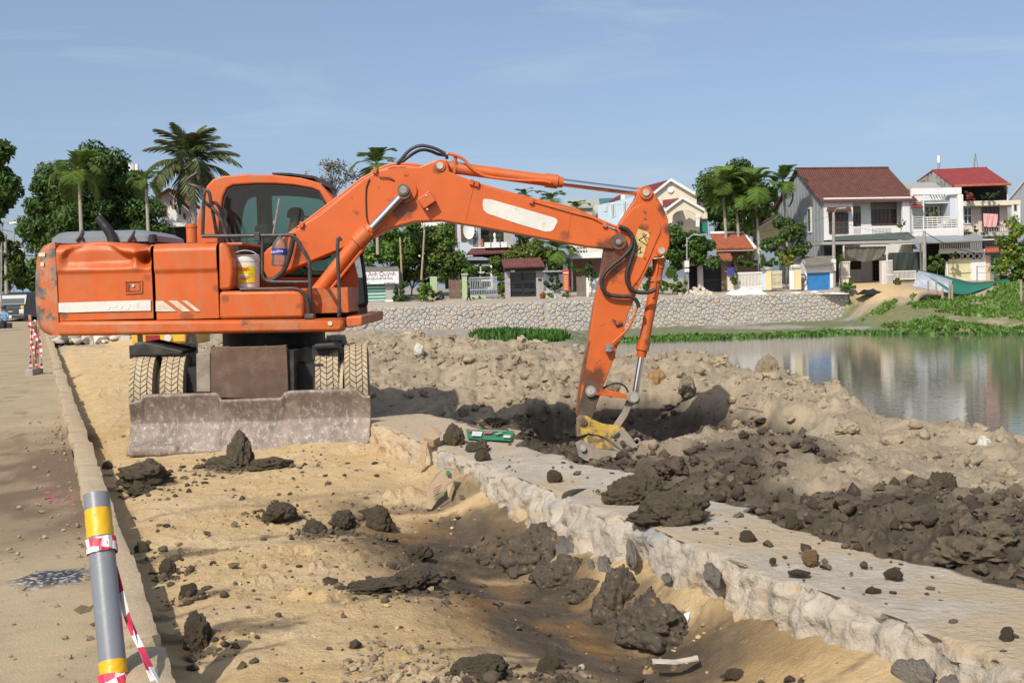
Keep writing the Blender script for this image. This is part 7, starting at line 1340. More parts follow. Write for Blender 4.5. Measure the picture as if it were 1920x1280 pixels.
shrub('dark shrub clump under the bushy palm', 1030, 500, 28, 20, 109, 2200, .15, L_DARK, base_v=540); shrub('climbing shrub on the black iron railing', 1040, 528, 18, 16, 103.2, 1100, .11, L_DARK, base_v=552); shrub('low shrub on the porch of the white house by the arm', 1090, 500, 22, 12, 109, 1200, .13, L_MID, base_v=540); shrub('shrub behind the plank fence', 1108, 515, 12, 16, 106, 700, .12, L_DARK, base_v=545)
for i, (u, v, L) in enumerate(((1033, 378, 1.5), (984, 368, 1.2), (1082, 392, 1.2))): palm('areca_palm', ('areca palm top showing above the middle of the boom pipes', 'palm tip over the boom left of the arm cylinder head', 'low palm tip above the boom near the pale blue house')[i], P(u, v, 126), P(u, v + 140, 126), L * 1.35, ARE, 10, L_PALM, .12, 'areca palms', (-35, 58), seed=10 + i)
tree('leafy_tree', 'big bright-leaved tree behind the lamp pole right of the arm', 'tree', [bl(1258, 445, 22, 30, 106), bl(1292, 462, 34, 34, 106), bl(1322, 482, 24, 26, 106), bl(1268, 490, 24, 24, 106), bl(1310, 455, 26, 24, 106)], P(1282, 552, 106), 11000, .16, L_MID, .16, .6, 7, limbs=9, m2=L_DARK)
shrub('leafy bush between the arm and the rubble heap', 1262, 530, 28, 22, 104, 2600, .13, L_MID, L_LIGHT, base_v=556); shrub('small bush hidden right behind the bucket cylinder', 1222, 520, 16, 34, 105, 1500, .13, L_DARK, L_MID, base_v=556)
tree('leafy_tree', 'large dark tree rising behind the group of areca palms', 'tree', [bl(1345, 375, 32, 45, 126), bl(1385, 345, 36, 38, 126), bl(1420, 385, 30, 45, 126), bl(1330, 345, 20, 22, 126), bl(1370, 405, 50, 40, 126), bl(1440, 415, 22, 26, 126)], P(1385, 480, 126), 30000, .17, L_MID, .4, 1.0, 3.4, limbs=10, m2=L_DARK)
for i, (u, v, ub, vb, L, n_) in enumerate(((1354, 347, 1363, 480, 2.9, 12), (1379, 366, 1387, 492, 2.6, 12), (1413, 350, 1426, 508, 3.1, 14), (1468, 342, 1476, 478, 2.5, 11), (1402, 428, 1402, 492, 1.7, 9), (1410, 395, 1416, 490, 1.9, 9))):
    palm('areca_palm', ('areca palm with full crown, first of the group left of the big house', 'areca palm with lower crown, second of the group by the big house', 'tallest areca palm with dry hanging frond before the bungalow', 'areca palm standing alone beside the grey sheet gable', 'short drooping areca palm in front of the orange roof', 'slim areca palm close behind the tallest one')[i], P(u, v, 113 + i * .4), P(ub, vb, 113 + i * .4), L, ARE, n_, L_PALM, .12, 'areca palms', (-50, 55), dead=2 if i == 2 else 0, seed=20 + i)
shrub('clipped round hedge over the white railing', 1408, 488, 30, 14, 107.5, 2400, .13, L_MID, base_v=512); shrub('dark hedge right of the clipped hedge', 1442, 490, 18, 12, 108, 1200, .13, L_MID, L_DARK, base_v=512); shrub('shrub with pink flowers by the stone pillar', 1380, 490, 14, 10, 107.8, 700, .11, L_DARK, leafmat('pink_flowers', (.35, .10, .16)), base_v=512); shrub('creeper over the white fence wall', 1378, 522, 9, 14, 105.6, 700, .10, L_MID, base_v=545)
tree('garden_tree', 'broad-leaved tree growing against the grey sheet gable', 'tree', [bl(1480, 432, 28, 22, 109), bl(1462, 460, 26, 20, 109), bl(1495, 458, 20, 24, 109), bl(1470, 420, 14, 12, 109)], P(1474, 540, 109), 4600, .17, L_MID, .10, .6, 8, limbs=9, m2=L_BLUE)
shrub('papaya plant with yellow leaf under the broad-leaved tree', 1476, 482, 16, 14, 107, 900, .2, L_LIGHT, leafmat('orange_leaves', (.35, .22, .05)), base_v=530); shrub('weedy bush at the corner of the stone wall by the kiosk', 1590, 532, 14, 17, 104, 1100, .12, L_MID, L_LIGHT, base_v=552); shrub('palm seedling behind the kiosk', 1573, 482, 10, 12, 108.5, 600, .13, L_MID, base_v=505); shrub('bright bush in front of the yellow gate', 1757, 492, 18, 17, 108, 2000, .13, L_MID, L_LIGHT, base_v=520); shrub('hanging creeper on the white gateway lintel', 1787, 478, 10, 8, 110, 600, .10, L_DARK, base_v=490); shrub('grassy bush at the porch fence', 1683, 526, 8, 8, 108, 400, .11, L_YEL, base_v=536); shrub('potted orchids on the porch parapet of the big house', 1690, 420, 8, 8, 113.0, 320, .09, L_YEL, base_v=438)
tree('flowering_tree', 'yellow-flowering tree at the right edge of the lane', 'tree', [bl(1900, 440, 26, 32, 103), bl(1915, 480, 34, 34, 103), bl(1885, 505, 22, 22, 103), bl(1925, 520, 28, 24, 103)], P(1912, 555, 103), 8000, .15, L_LIGHT, .12, .55, 8, m2=leafmat('yellow_flowers', (.45, .34, .02)), mf=.09)
shrub('dark shrub behind the wire fence at the right edge', 1905, 528, 22, 20, 104, 1500, .14, L_DARK, base_v=552)
# ---- weeds on the bank and at the water's edge (uncountable)
def blades(name, label, pts, hgt, m, seed, wid=.03, lean=.5, broad=False):
    rg_ = np.random.default_rng(seed); n = len(pts); z = terrain_z(pts[None, :, 0], pts[None, :, 1])[0][0]; z = np.maximum(z, WATER)
    p = np.stack([pts[:, 0], pts[:, 1], z], -1); h_ = hgt * (.5 + rg_.random(n)); a = rg_.random(n) * 6.28; d = np.stack([np.cos(a), np.sin(a), 0 * a], -1); w = np.stack([-np.sin(a), np.cos(a), 0 * a], -1) * (wid * (.6 + .8 * rg_.random(n)))[:, None]
    tip = p + d * (lean * h_ * rg_.random(n))[:, None] + np.array([0, 0, 1]) * h_[:, None]; mid = p * .45 + tip * .55 - d * .08 * h_[:, None]
    V = np.stack([p - w * .6, p + w * .6, mid + w, tip, mid - w], 1).reshape(-1, 3); return tag(link(name, tri_mesh(name, V, np.arange(5 * n).reshape(n, 5)), m), label, kind='stuff')
def weedpts(n, x0, x1, y0, y1, test): x = x0 + (x1 - x0) * rg.random(n); y = y0 + (y1 - y0) * rg.random(n); m = test(x, y); return np.stack([x[m], y[m]], -1)
def edge_test(x, y):
    ye = np.interp(x, [-40, 4, 22, 30, 40, 70], [84, 86, 88, 83, 74, 50]); return (y > ye - 1.5 - 1.2 * fbm(x * .3, y * .3, 3, 5)) & (y < ye + 3.5 * fbm(x * .25, y * .2, 3, 15) + 1.2) & (fbm(x * .35, y * .35, 3, 25) > .36)
def bank_test(x, y):
    ye = np.interp(x, [-40, 4, 22, 30, 40, 70], [84, 86, 88, 83, 74, 50]); return (y > ye) & (y < 103) & (fbm(x * .28 + 4, y * .22, 4, 35) > .46 - .16 * sstep(33, 40, x) + .25 * sstep(97, 102, y) * (x < 36))
blades('water_weeds', 'low green water weeds along the far edge of the pond', weedpts(26000, 5.5, 45, 72, 93, edge_test), .16, leafmat('water_weed', (.10, .20, .035)), 71, .10, .9)
blades('bank_grass', 'grass and weeds on the sloping far bank', weedpts(46000, 26.5, 52, 70, 103, bank_test), .21, leafmat('bank_grass_leaf', (.13, .23, .045)), 72, .09, .7)
gm = G(960, 640, -1.6)
def tuft_test(x, y): return (((x - .6) / 3.0) ** 2 + ((y - 79) / 6.5) ** 2 < .45 + .9 * fbm(x * .8, y * .5, 3, 45))
blades('reed_grass', 'tall green grass patch left of the excavator arm by the pond', weedpts(12000, -4, 5.2, 70, 89, tuft_test), .42, leafmat('reed_leaf', (.07, .17, .025)), 73, .07, .6)

# ================================================================ OTHER THINGS ON THE FAR BANK
r_ = thing('rubble_heap', 'heap of pale broken stones on the lane by the lamp pole', 'stone heap', P(1318, 557, 103)); hp = [];
rr = random.Random(9)
for i in range(170):
    u = 1281 + 68 * (rr.random() + rr.random()) / 2; top_ = 537 + 19 * abs((u - 1310) / 36) ** 1.2; v = top_ + (558 - top_) * rr.random() ** .6; hp.append(P(u, v, 102.4 + 1.4 * (558 - v) / 20 + rr.random() * .3))
o = scatter('stones', None, [(p.x, p.y) for p in hp], [.10 + .12 * rr.random() for _ in hp], mat('pale_rubble', (.50, .44, .36), .9, isl=.3), 1, 201, zs=np.array([p.z for p in hp]), sink=.5, kind=None); o['kind'] = 'stuff'; adopt(o, r_)
def tarp_heap(label, u0, u1, vt, vb, D, peaks, m, name='tarp', cat='tarp'):
    a, b = P(u0, vb, D), P(u1, vb, D); hh = px(vb - vt, D); N = 40; M_ = 14; vs = []
    for j in range(M_ + 1):
        for i in range(N + 1):
            s_, t_ = i / N, j / M_; z_ = sum(h_ * max(0, 1 - abs(s_ - c_) / w_) for c_, w_, h_ in peaks); env = math.sin(math.pi * min(1, t_ * 1.0)) ** .6
            vs.append(a * (1 - s_) + b * s_ + Vector((0, t_ * 2.2 - .6 + .15 * math.sin(s_ * 14), hh * min(1, z_) * env + .05 * math.sin(s_ * 23 + t_ * 9) * env + .03)))
    o = MB().add(vs, [(j * (N + 1) + i, j * (N + 1) + i + 1, (j + 1) * (N + 1) + i + 1, (j + 1) * (N + 1) + i) for j in range(M_) for i in range(N)]).build(name, m, None, smooth='all'); return tag(o, label, cat)
MW = mat('white_tarp', (.70, .70, .68), .6, var=.06, vscale=3); tarp_heap('white tarp over a low heap next to the rubble stones', 1357, 1452, 538, 556, 102.6, ((.42, .34, 1.0), (.72, .25, .65), (.15, .2, .3)), MW); tarp_heap('crumpled white tarp lying on the wall top before the picket fence', 1455, 1592, 545, 552, 103.6, ((.3, .2, .6), (.55, .12, 1.), (.85, .2, .5)), MW)
tarp_heap('crumpled black plastic sheet lying on the sand by the wall end', 1612, 1668, 542, 553, 102, ((.5, .4, 1.), (.2, .2, .6)), mat('black_plastic', (.015, .016, .02), .35))
# sheets of roofing lying on the bank
def sheet_roll(label, pts, m, n_=30, name='roofing_sheet', under=None):
    top = spline([P(*p) for p in pts[0]], n_ // (len(pts[0]) - 1)); bot = spline([P(*p) for p in pts[1]], n_ // (len(pts[1]) - 1)); k = len(top); vs = top + bot
    o = MB().add(vs, [(i, i + 1, k + i + 1, k + i) for i in range(k - 1)]).build(name, m, None, smooth='all'); s_ = o.modifiers.new('t', 'SOLIDIFY'); s_.thickness = .03; return tag(o, label, 'metal sheet')
sheet_roll('pale corrugated roofing sheet propped on the bank', [[(1722, 508, 100), (1755, 516, 100), (1786, 526, 100)], [(1711, 537, 98), (1745, 543, 98), (1779, 549, 98)]], tilemat('white_sheet', (.55, .59, .66), sc=20)); sheet_roll('long curved green roofing sheet lying on the bank at the right', [[(1722, 506, 100.2), (1790, 522, 101), (1830, 530, 101), (1890, 523, 101)], [(1783, 549, 98), (1810, 552, 98.4), (1845, 542, 99), (1895, 528, 100.5)]], mat('green_sheet_roll', (.025, .17, .12), .5, var=.1, vscale=1))
MB_ = mat('old_bamboo', (.34, .28, .20), .9, var=.2, vscale=3)
tag(MB().tube(spline([P(1766, 552, 97.5), P(1738, 551, 97), P(1722, 557, 96), P(1714, 570, 95), P(1712, 582, 94), P(1716, 594, 92.5)], 6), .22, 12).build('hose', mat('muddy_hose', (.33, .26, .18), .9, var=.2, vscale=3), None, smooth=True), 'thick muddy hose curving down the bank to the pond', 'hose')
for i, (u, vt, vb) in enumerate(((1740, 526, 556), (1755, 524, 552), (1767, 540, 560), (1780, 528, 562), (1785, 533, 564))): tag(MB().cyl(P(u, vb, 97), P(u + .5, vt, 97), .09, .07, 8).build('stake', MB_, None, smooth=True), ('dark thin stake before the pale roofing sheet', 'pale stake right of the dark thin stake', 'short stake by the hose end', 'stake leaning on the green roofing sheet', 'thick stump stake at the foot of the green sheet')[i], 'stake', 'stakes on the bank')
wf = thing('wire_fence', 'grey pipe fence with thin wires at the right edge', 'fence', P(1870, 555, 103))
for u, vt, vb in ((1832, 498, 532), (1911, 492, 552)): MB().cyl(P(u, vb, 103), P(u, vt, 103), .05).build('post', D_METAL, wf, smooth=True)
for v in (500, 512): MB().cyl(P(1832, v, 103), P(1935, v - 4, 103), .025, n=6).build('wire', D_METAL, wf)
MB().cyl(P(1905, 552, 101), P(1911, 520, 103), .05).build('brace', D_METAL, wf, smooth=True)
tag(MB().cyl(P(1915, 570, 92), P(1914, 524, 92), .1, .09, 8).build('stake', MB_, None, smooth=True), 'upright wooden stake at the far right edge of the bank', 'stake')
# pots and bits on the lane
def pot(label, u, v, D, w, m, plant=None, pv=8):
    b_ = P(u, v, D); r_ = px(w, D) / 2; root = thing('flower_pot', label, 'flower pot', b_); MB().lathe([(r_ * .7, 0), (r_, r_ * 1.4), (r_ * 1.08, r_ * 1.45), (r_ * 1.08, r_ * 1.7), (r_ * .9, r_ * 1.7)], b_, 18).build('pot', m, root, smooth=True, angle=30)
    if plant:
        rg_ = np.random.default_rng(int(u)); C, Rr = blob_clumps([((b_ + Vector((0, 0, r_ * 1.7 + px(pv, D) * .5)))[:], (px(pv, D) * .6, px(pv, D) * .6, px(pv, D) * .6))], rg_, 40, .18); link('plant', leaves_mesh('plant', C, Rr, 260, .10, rg_), plant, root)
pot('white pot with small plant right of the tiled gateway', 1032, 566, 101.5, 9, W_WHITE, L_MID); pot('white pot standing by the red banner', 1059, 563, 101.5, 7, W_WHITE, L_YEL, 6); pot('terracotta pot with shrub beside the gateway pillar', 1019, 562, 101.6, 5, T_ORANGE, leafmat('orange_bloom', (.35, .16, .05)), 7); pot('tan pot at the foot of the rubble heap', 1276, 556, 102.2, 9, W_PEACH, None)
tag(MB().box(P(780, 572, 99.5), P(793, 577, 99.9)).build('styrofoam_box', W_WHITE, None, bevel=.03), 'white foam box on the lane in front of the bright bush', 'box')
for i in range(5): tag(MB().box(P(880 + i * 9, 565, 101.8), P(886 + i * 9, 571, 102.1)).build('clay_planter', mat('terracotta', (.24, .10, .06), .9, var=.2, vscale=4), None, bevel=.02), ('terracotta trough nearest the green post', 'second terracotta trough under the railing', 'middle terracotta trough under the railing', 'fourth terracotta trough under the railing', 'last terracotta trough before the weedy plant')[i], 'planter', 'terracotta troughs')
cloth('ground_sheet', 'grey fabric sheet draped by the pots right of the tiled gateway', 'sheet', Frame(*zc([(1270, 1040)])[0], 102, 0, zc), [(1310, 885, 0), (1330, 900, 0), (1450, 1010, -.8), (1300, 1015, -.8)], W_GREY, 0, .1)
# pedestrian on the lane
def walker(name, label, foot, hgt, shirt, trousers, D, face=-1):
    f_ = Vector(foot); s_ = hgt / 1.65; root = thing(name, label, 'person', f_); V_ = lambda x, y, z: f_ + Vector((x, y, z)) * s_
    J = [(V_(0, 0, .86), .13), (V_(0, 0, 1.05), .12), (V_(0, 0, 1.28), (.15, .11)), (V_(0, 0, 1.40), .055), (V_(.01 * face, 0, 1.50), .075), (V_(.01 * face, 0, 1.60), .075), (V_(.0, -.19, 1.27), .055), (V_(.05 * face, -.23, 1.03), .045), (V_(.16 * face, -.2, .88), .035), (V_(.19 * face, -.2, .82), .03), (V_(0, .19, 1.27), .055), (V_(-.05 * face, .23, 1.03), .045), (V_(.0, .22, .82), .035), (V_(0, .22, .76), .03),
         (V_(.02 * face, -.09, .75), .085), (V_(.14 * face, -.09, .44), .06), (V_(.10 * face, -.09, .08), .042), (V_(.22 * face, -.09, .03), .035), (V_(-.02 * face, .09, .75), .085), (V_(-.10 * face, .09, .45), .06), (V_(-.26 * face, .09, .13), .042), (V_(-.18 * face, .09, .04), .035)]
    E_ = [(0, 1), (1, 2), (2, 3), (3, 4), (4, 5), (2, 6), (6, 7), (7, 8), (8, 9), (2, 10), (10, 11), (11, 12), (12, 13), (0, 14), (14, 15), (15, 16), (16, 17), (0, 18), (18, 19), (19, 20), (20, 21)]
    me = person_mesh('body', [(p, tuple(k * s_ for k in r_) if isinstance(r_, tuple) else r_ * s_) for p, r_ in J], E_); link('body', me, mat('skin'), root); me.materials.append(shirt); me.materials.append(trousers)
    for pg in me.polygons:
        z_ = (sum(me.vertices[i].co.z for i in pg.vertices) / len(pg.vertices) - f_.z) / s_; y_ = abs(sum(me.vertices[i].co.y for i in pg.vertices) / len(pg.vertices) - f_.y) / s_
        pg.material_index = 0 if z_ > 1.40 or (z_ < 1.02 and y_ > .19 and z_ > .7) else (1 if z_ > .85 else 2)
    MB().lathe([(.088 * s_, 0), (.094 * s_, .05 * s_), (.07 * s_, .11 * s_), (.02 * s_, .13 * s_)], V_(0, 0, 1.57), 16).build('hair', M_BLACKP, root, smooth=True); return root
walker('person', 'person in dark clothes walking on the lane before the green post', P(879.5, 571, 100.5), 1.6, mat('dark_shirt', (.05, .03, .03), .9), mat('dark_trousers', (.025, .025, .03), .9), 100.5)

# ================================================================ LEFT: road furniture, vehicles
def lamp_post(label, u, vb, vt, lu, lv, D):
    b_ = P(u, vb, D); t_ = P(u + 1, vt, D); e = P(lu, lv, D); root = thing('street_lamp', label, 'street lamp', b_, 'street lamps on the road'); MB().tube([b_, t_] + spline([t_, t_ + (e - t_) * .35 + Vector((0, 0, .45)), e], 5)[1:], .055, 8).build('pole', D_CONC, root, smooth=True); MB().obox(e + Vector((.3, 0, .05)), (.24, 0, .04), (0, .1, 0), (-.01, 0, .06)).build('lamp_head', D_PAINTW, root, bevel=.04)
lamp_post('street lamp with curved arm at the left, higher of the two', 2, 600, 432, 16, 420, 80); lamp_post('second street lamp further along the road, lower in the picture', 25, 590, 447, 37, 440, 108)
pD, tD = pole('grey utility pole with crossarm behind the roadside bush', 13, 440, 600, 95, .16, None, 1)
for i, (a, b) in enumerate((((-30, 420), (140, 440)), ((-30, 444), (140, 452)), ((-30, 458), (140, 478)), ((-30, 470), (140, 468)))): wire(('topmost cable over the road at the left', 'second cable over the road at the left', 'third cable over the road at the left', 'lowest cable over the road at the left')[i], [P(a[0], a[1], 90), P(b[0], b[1], 130)], .02, .5)
tag(MB().cyl(P(41.5, 486, 120), P(41.5, 466, 120), .28).build('water_tank', W_WHITE, None, smooth=True), 'small white tank standing above the roofs at the end of the road', 'tank')
# truck
D = 84; c_ = P(21, 612, D); tk = thing('parked_truck', 'dark truck with yellow corner lamp facing down the road', 'truck', c_); w2 = px(27, D); TB = lambda *k: MB().box(*k)
V3 = lambda x, y, z: c_ + Vector((x, y, z)); MTK = mat('dark_blue_truck_paint', (.035, .045, .055), .35, var=.1, vscale=2)
cb = MB().prism([(0, .55), (0, 1.25), (.25, 1.45), (.55, 2.05), (.75, 2.15), (2.2, 2.15), (2.2, .55)], -w2, w2); cb.v = [(-y, x, z) for x, y, z in cb.v]; cb.v = [tuple(V3(x, y, z)) for x, y, z in cb.v]; cbo = cb.build('cab', MTK, tk, bevel=.05)
ws = MB(); ws.add([V3(-w2 * .88, .255, 1.48), V3(w2 * .88, .255, 1.48), V3(w2 * .82, .53, 2.0), V3(-w2 * .82, .53, 2.0)], [(0, 1, 2, 3)]); ws.build('windscreen', G_WIN, tk)
TB(V3(-w2 * 1.04, 2.3, .6), V3(w2 * 1.04, 6.2, 2.25)).build('cargo_body', mat('dark_green_body', (.02, .03, .028), .6), tk); gr_ = TB(V3(-w2 * .5, -.03, .85), V3(w2 * .5, .03, 1.1)).build('grille', mat('grille_grey', (.045, .045, .05), .4), tk); TB(V3(-w2 * .16, -.05, .95), V3(w2 * .16, -.03, 1.02)).build('badge', M_CHROME, gr_)
for s_ in (-1, 1):
    TB(V3(s_ * w2 * .6, -.04, .82), V3(s_ * w2 * .93, .05, 1.08)).build('headlight', mat('lamp_lens', (.55, .55, .52), .2), tk, bevel=.02); TB(V3(s_ * w2 * .72, -.03, 1.1), V3(s_ * w2 * .95, .08, 1.34)).build('indicator', mat('yellow_corner', (.55, .38, .03), .4), tk, bevel=.02)
    TB(V3(s_ * w2 * 1.1, .35, 1.3), V3(s_ * w2 * 1.32, .42, 1.7)).build('mirror', M_BLACKP, tk); wl_ = MB().cyl(V3(s_ * w2 * .72, .75, .42), V3(s_ * w2 * .98, .75, .42), .42).build('wheel', M_TYRES, tk, smooth=True)
TB(V3(-w2, -.1, .5), V3(w2, .1, .78)).build('bumper', mat('grille_grey'), tk, bevel=.03); TB(V3(-w2 * .3, -.12, .56), V3(w2 * .1, -.1, .72)).build('number_plate', W_WHITE, tk)
for i, (u, v, w, h_) in enumerate(((-2, 612, 16, 3),)): pass
# scooter and rider, cut by the frame edge
D = 66; c_ = P(-2, 634, D); V3 = lambda x, y, z: c_ + Vector((x, y, z)); sk = thing('motor_scooter', 'dark scooter ridden along the road at the left edge', 'scooter', c_)
for y in (0, 1.25): MB().tube([V3(.0, y + .24 * math.cos(a), .27 + .24 * math.sin(a)) for a in np.linspace(0, 6.28, 18)], .06, 8).build('wheel', M_BLK, sk, smooth=True)
MB().obox(V3(0, .2, .62), (.20, 0, 0), (0, .10, .02), (0, -.06, .32)).build('front_shield', MTK, sk, bevel=.04); MB().box(V3(-.16, .5, .35), V3(.16, 1.5, .75)).build('body', MTK, sk, bevel=.06); MB().bar(V3(-.35, .25, 1.0), V3(.35, .25, 1.0), .04).build('handlebar', M_BLACKP, sk); MB().box(V3(-.08, .05, .82), V3(.08, .12, .96)).build('headlight', mat('lamp_lens'), sk, bevel=.02)
hc = V3(0, .85, 1.5); op = thing('person', 'rider in light blue shirt on the scooter at the left edge', 'person', V3(0, .85, .75)); J = [(V3(0, .95, .82), .15), (V3(0, .9, 1.02), .14), (V3(0, .85, 1.25), (.17, .12)), (V3(0, .82, 1.38), .06), (V3(0, .78, 1.48), .085), (V3(0, .8, 1.58), .085), (V3(-.2, .8, 1.22), .06), (V3(-.3, .55, 1.05), .05), (V3(-.3, .3, 1.03), .04), (V3(.2, .8, 1.22), .06), (V3(.3, .55, 1.05), .05), (V3(.3, .3, 1.03), .04), (V3(-.16, .5, .8), .09), (V3(-.17, .42, .35), .055), (V3(-.17, .3, .28), .04), (V3(.16, .5, .8), .09), (V3(.17, .42, .35), .055), (V3(.17, .3, .28), .04)]
me = person_mesh('body', J, [(0, 1), (1, 2), (2, 3), (3, 4), (4, 5), (2, 6), (6, 7), (7, 8), (2, 9), (9, 10), (10, 11), (0, 12), (12, 13), (13, 14), (0, 15), (15, 16), (16, 17)]); link('body', me, mat('skin'), op); me.materials.append(mat('light_blue_shirt', (.16, .30, .45), .9)); me.materials.append(mat('dark_trousers'))
for pg in me.polygons: z_ = sum(me.vertices[i].co.z for i in pg.vertices) / len(pg.vertices) - c_.z; pg.material_index = 0 if z_ > 1.36 else (1 if z_ > .9 else 2)
MB().lathe([(.12, 0), (.135, .08), (.10, .17), (.03, .2)], V3(0, .8, 1.5), 18).build('helmet', mat('dark_helmet', (.02, .025, .04), .3), op, smooth=True)
# yellow truck seen below the excavator deck
D = 25; c_ = P(298, 668, D); V3 = lambda x, y, z: c_ + Vector((x, y, z)); yt = thing('yellow_roller', 'yellow construction vehicle half hidden behind the excavator wheels', 'vehicle', c_); YP = mat('yellow_machine_paint', (.62, .38, .03), .5, var=.1, vscale=3, dirt=(.30, .22, .12), dlo=.5, dhi=.8)
MB().box(V3(-.45, 0, .18), V3(.5, 2.2, 1.7)).build('body', YP, yt, bevel=.03); MB().box(V3(-.5, -.08, .28), V3(.55, -.01, .46)).build('bumper', YP, yt, bevel=.015)
MB().box(V3(-.22, -.1, .30), V3(.05, -.085, .42)).build('tail_lamp', mat('red_lens', (.25, .02, .02), .3), yt); p_ = V3(.22, -.1, .36); MB().cyl(p_ - Vector((0, .03, 0)), p_ + Vector((0, .03, 0)), .07).build('lamp', mat('lamp_lens'), yt, smooth=True); MB().box(V3(-.38, -.09, .30), V3(-.28, -.08, .44)).build('mud_flap', M_BLACKP, yt)
for s_ in (-.4, .45): MB().cyl(V3(s_ - .1, .5, .05), V3(s_ + .1, .5, .05), .4).build('wheel', M_TYRES, yt, smooth=True)
# taped barrier by the road
b_ = P(68, 694, 26.3); br = thing('road_barrier', 'wooden stakes wrapped in red and white tape on a concrete foot', 'barrier', b_); MST = mat('raw_wood', (.38, .27, .15), .85, var=.25, vscale=8, stretch=(5, 5, 1)); MB().box(P(47, 692, 26.0), P(82, 702, 26.6)).build('concrete_foot', D_CONC, br, bevel=.02)
for u0, v0, u1, v1 in ((56, 590, 65, 694), (70, 612, 69, 696), (66, 600, 64, 690)): MB().bar(P(u1, v1, 26.3), P(u0, v0, 26.3), .05).build('stake', MST, br)
def tape_mat():
    m = mat('red_white_tape', (.75, .74, .72), .5); n, l = m.node_tree.nodes, m.node_tree.links; t_ = n.new('ShaderNodeAttribute'); t_.attribute_name = 'band'; x = n.new('ShaderNodeMixRGB'); x.inputs['Color1'].default_value = (.72, .71, .69, 1); x.inputs['Color2'].default_value = (.55, .04, .09, 1); l.new(t_.outputs['Fac'], x.inputs['Fac']); l.new(x.outputs['Color'], n['Principled BSDF'].inputs['Base Color']); return m
TAPE = tape_mat()
def tape(name, pts, width, parent, period=.22, twist=0., label=None, cat=None, side=None):
    pts = [Vector(p) for p in pts]; vs = []; band = []; d_ = 0.
    for i, p in enumerate(pts):
        t_ = (pts[min(i + 1, len(pts) - 1)] - pts[max(i - 1, 0)]).normalized(); s_ = Vector(side) if side else t_.cross(Vector((0, 1, 0))); s_ = (s_ - t_ * s_.dot(t_)).normalized(); up = t_.cross(s_); a = twist * i / len(pts); w = (s_ * math.cos(a) + up * math.sin(a)) * width / 2
        if i: d_ += (p - pts[i - 1]).length
        vs += [p - w, p + w]; band.append(1. if (d_ / period) % 1 < .5 else 0.)
    me = MB().add(vs, [(2 * i, 2 * i + 1, 2 * i + 3, 2 * i + 2) for i in range(len(pts) - 1)]).mesh(name); at = me.attributes.new('band', 'FLOAT', 'FACE'); at.data.foreach_set('value', np.array(band[:-1], np.float32))
    o = link(name, me, TAPE, parent); s_ = o.modifiers.new('t', 'SOLIDIFY'); s_.thickness = .003
    return tag(o, label, cat) if label else o
for pts in ([(56, 598), (60, 640), (63, 660), (70, 690)], [(72, 625), (76, 650), (78, 690)], [(53, 610), (62, 622), (70, 640), (71, 665)], [(58, 695), (57, 655), (62, 612), (66, 600)]): tape('warning_tape', spline([P(u, v, 26.15) for u, v in pts], 20), .06, br, .12, 6.)
# ================================================================ NEAR THINGS: bollard, mud clumps, litter
def bollard():
    b_, t_ = P(216, 1292, 5.05), P(180.5, 927, 5.38); ax = (t_ - b_); L = ax.length; r = .0535; root = thing('bollard', 'grey plastic pipe bollard with yellow bands leaning beside the kerb', 'bollard', b_)
    GP = mat('grey_pvc', (.185, .20, .225), .38, var=.07, vscale=5, dirt=(.30, .27, .22), dlo=.56, dhi=.75, dscale=5, bump=.05, bscale=30); YT = mat('yellow_tape', (.68, .40, .01), .38, var=.05, vscale=9, bump=.3, bscale=14)
    at = lambda k: t_ + (b_ - t_) * k
    m_ = MB(); n_ = 40; d = ax.normalized(); s1 = d.cross(Vector((0, 1, 0))).normalized(); s2 = d.cross(s1); ring = lambda k, rr_: [at(k) + (s1 * math.cos(a) + s2 * math.sin(a)) * rr_ for a in np.linspace(0, 6.2832, n_, False)]
    vs = ring(0.2, r - .006) + ring(0, r - .006) + ring(0, r) + ring(1.1, r); m_.add(vs, [(i * n_ + j, i * n_ + (j + 1) % n_, (i + 1) * n_ + (j + 1) % n_, (i + 1) * n_ + j) for i in range(3) for j in range(n_)]); m_.build('pipe', GP, root, smooth=True, angle=50)
    for k0, k1 in ((.085, .232), (.862, .935)):
        m_ = MB(); ks = np.linspace(k0, k1, 7); vs = []
        for q_, k in enumerate(ks): vs += [at(k) + (s1 * math.cos(a) + s2 * math.sin(a)) * (r + .0015 + (.0012 * math.sin(a * 7 + q_ * 2) if 0 < q_ < 6 else 0)) for a in np.linspace(0, 6.2832, n_, False)]
        m_.add(vs, [(i * n_ + j, i * n_ + (j + 1) % n_, (i + 1) * n_ + (j + 1) % n_, (i + 1) * n_ + j) for i in range(6) for j in range(n_)]); m_.build('yellow_band', YT, root, smooth='all')
    for k0, k1, turns in ((.25, .30, 3.2), (.94, 1.02, 3.5)):
        N = 130; pts = [at(k0 + (k1 - k0) * (.5 + .42 * math.sin(i * .11 + k0 * 9))) + (s1 * math.cos(turns * 6.283 * i / N) + s2 * math.sin(turns * 6.283 * i / N)) * (r + .004 + .003 * i / N + .002 * math.sin(i * 1.7)) for i in range(N)]
        tape('warning_tape', pts, .034, root, .16, 0., side=d)
    tape('warning_tape', spline([at(.40) + Vector((.03, .045, 0)), P(240, 1150, 5.2), P(262, 1215, 5.08), P(283, 1262, 5.0), P(300, 1300, 4.9)], 14), .030, root, .20, 2.5)
    tape('warning_tape', spline([at(.42) + Vector((.03, .05, 0)), P(238, 1155, 5.22), P(268, 1222, 5.05), P(292, 1268, 4.98), P(312, 1305, 4.88)], 14), .026, root, .20, -2.2)
bollard()
lumps = {}
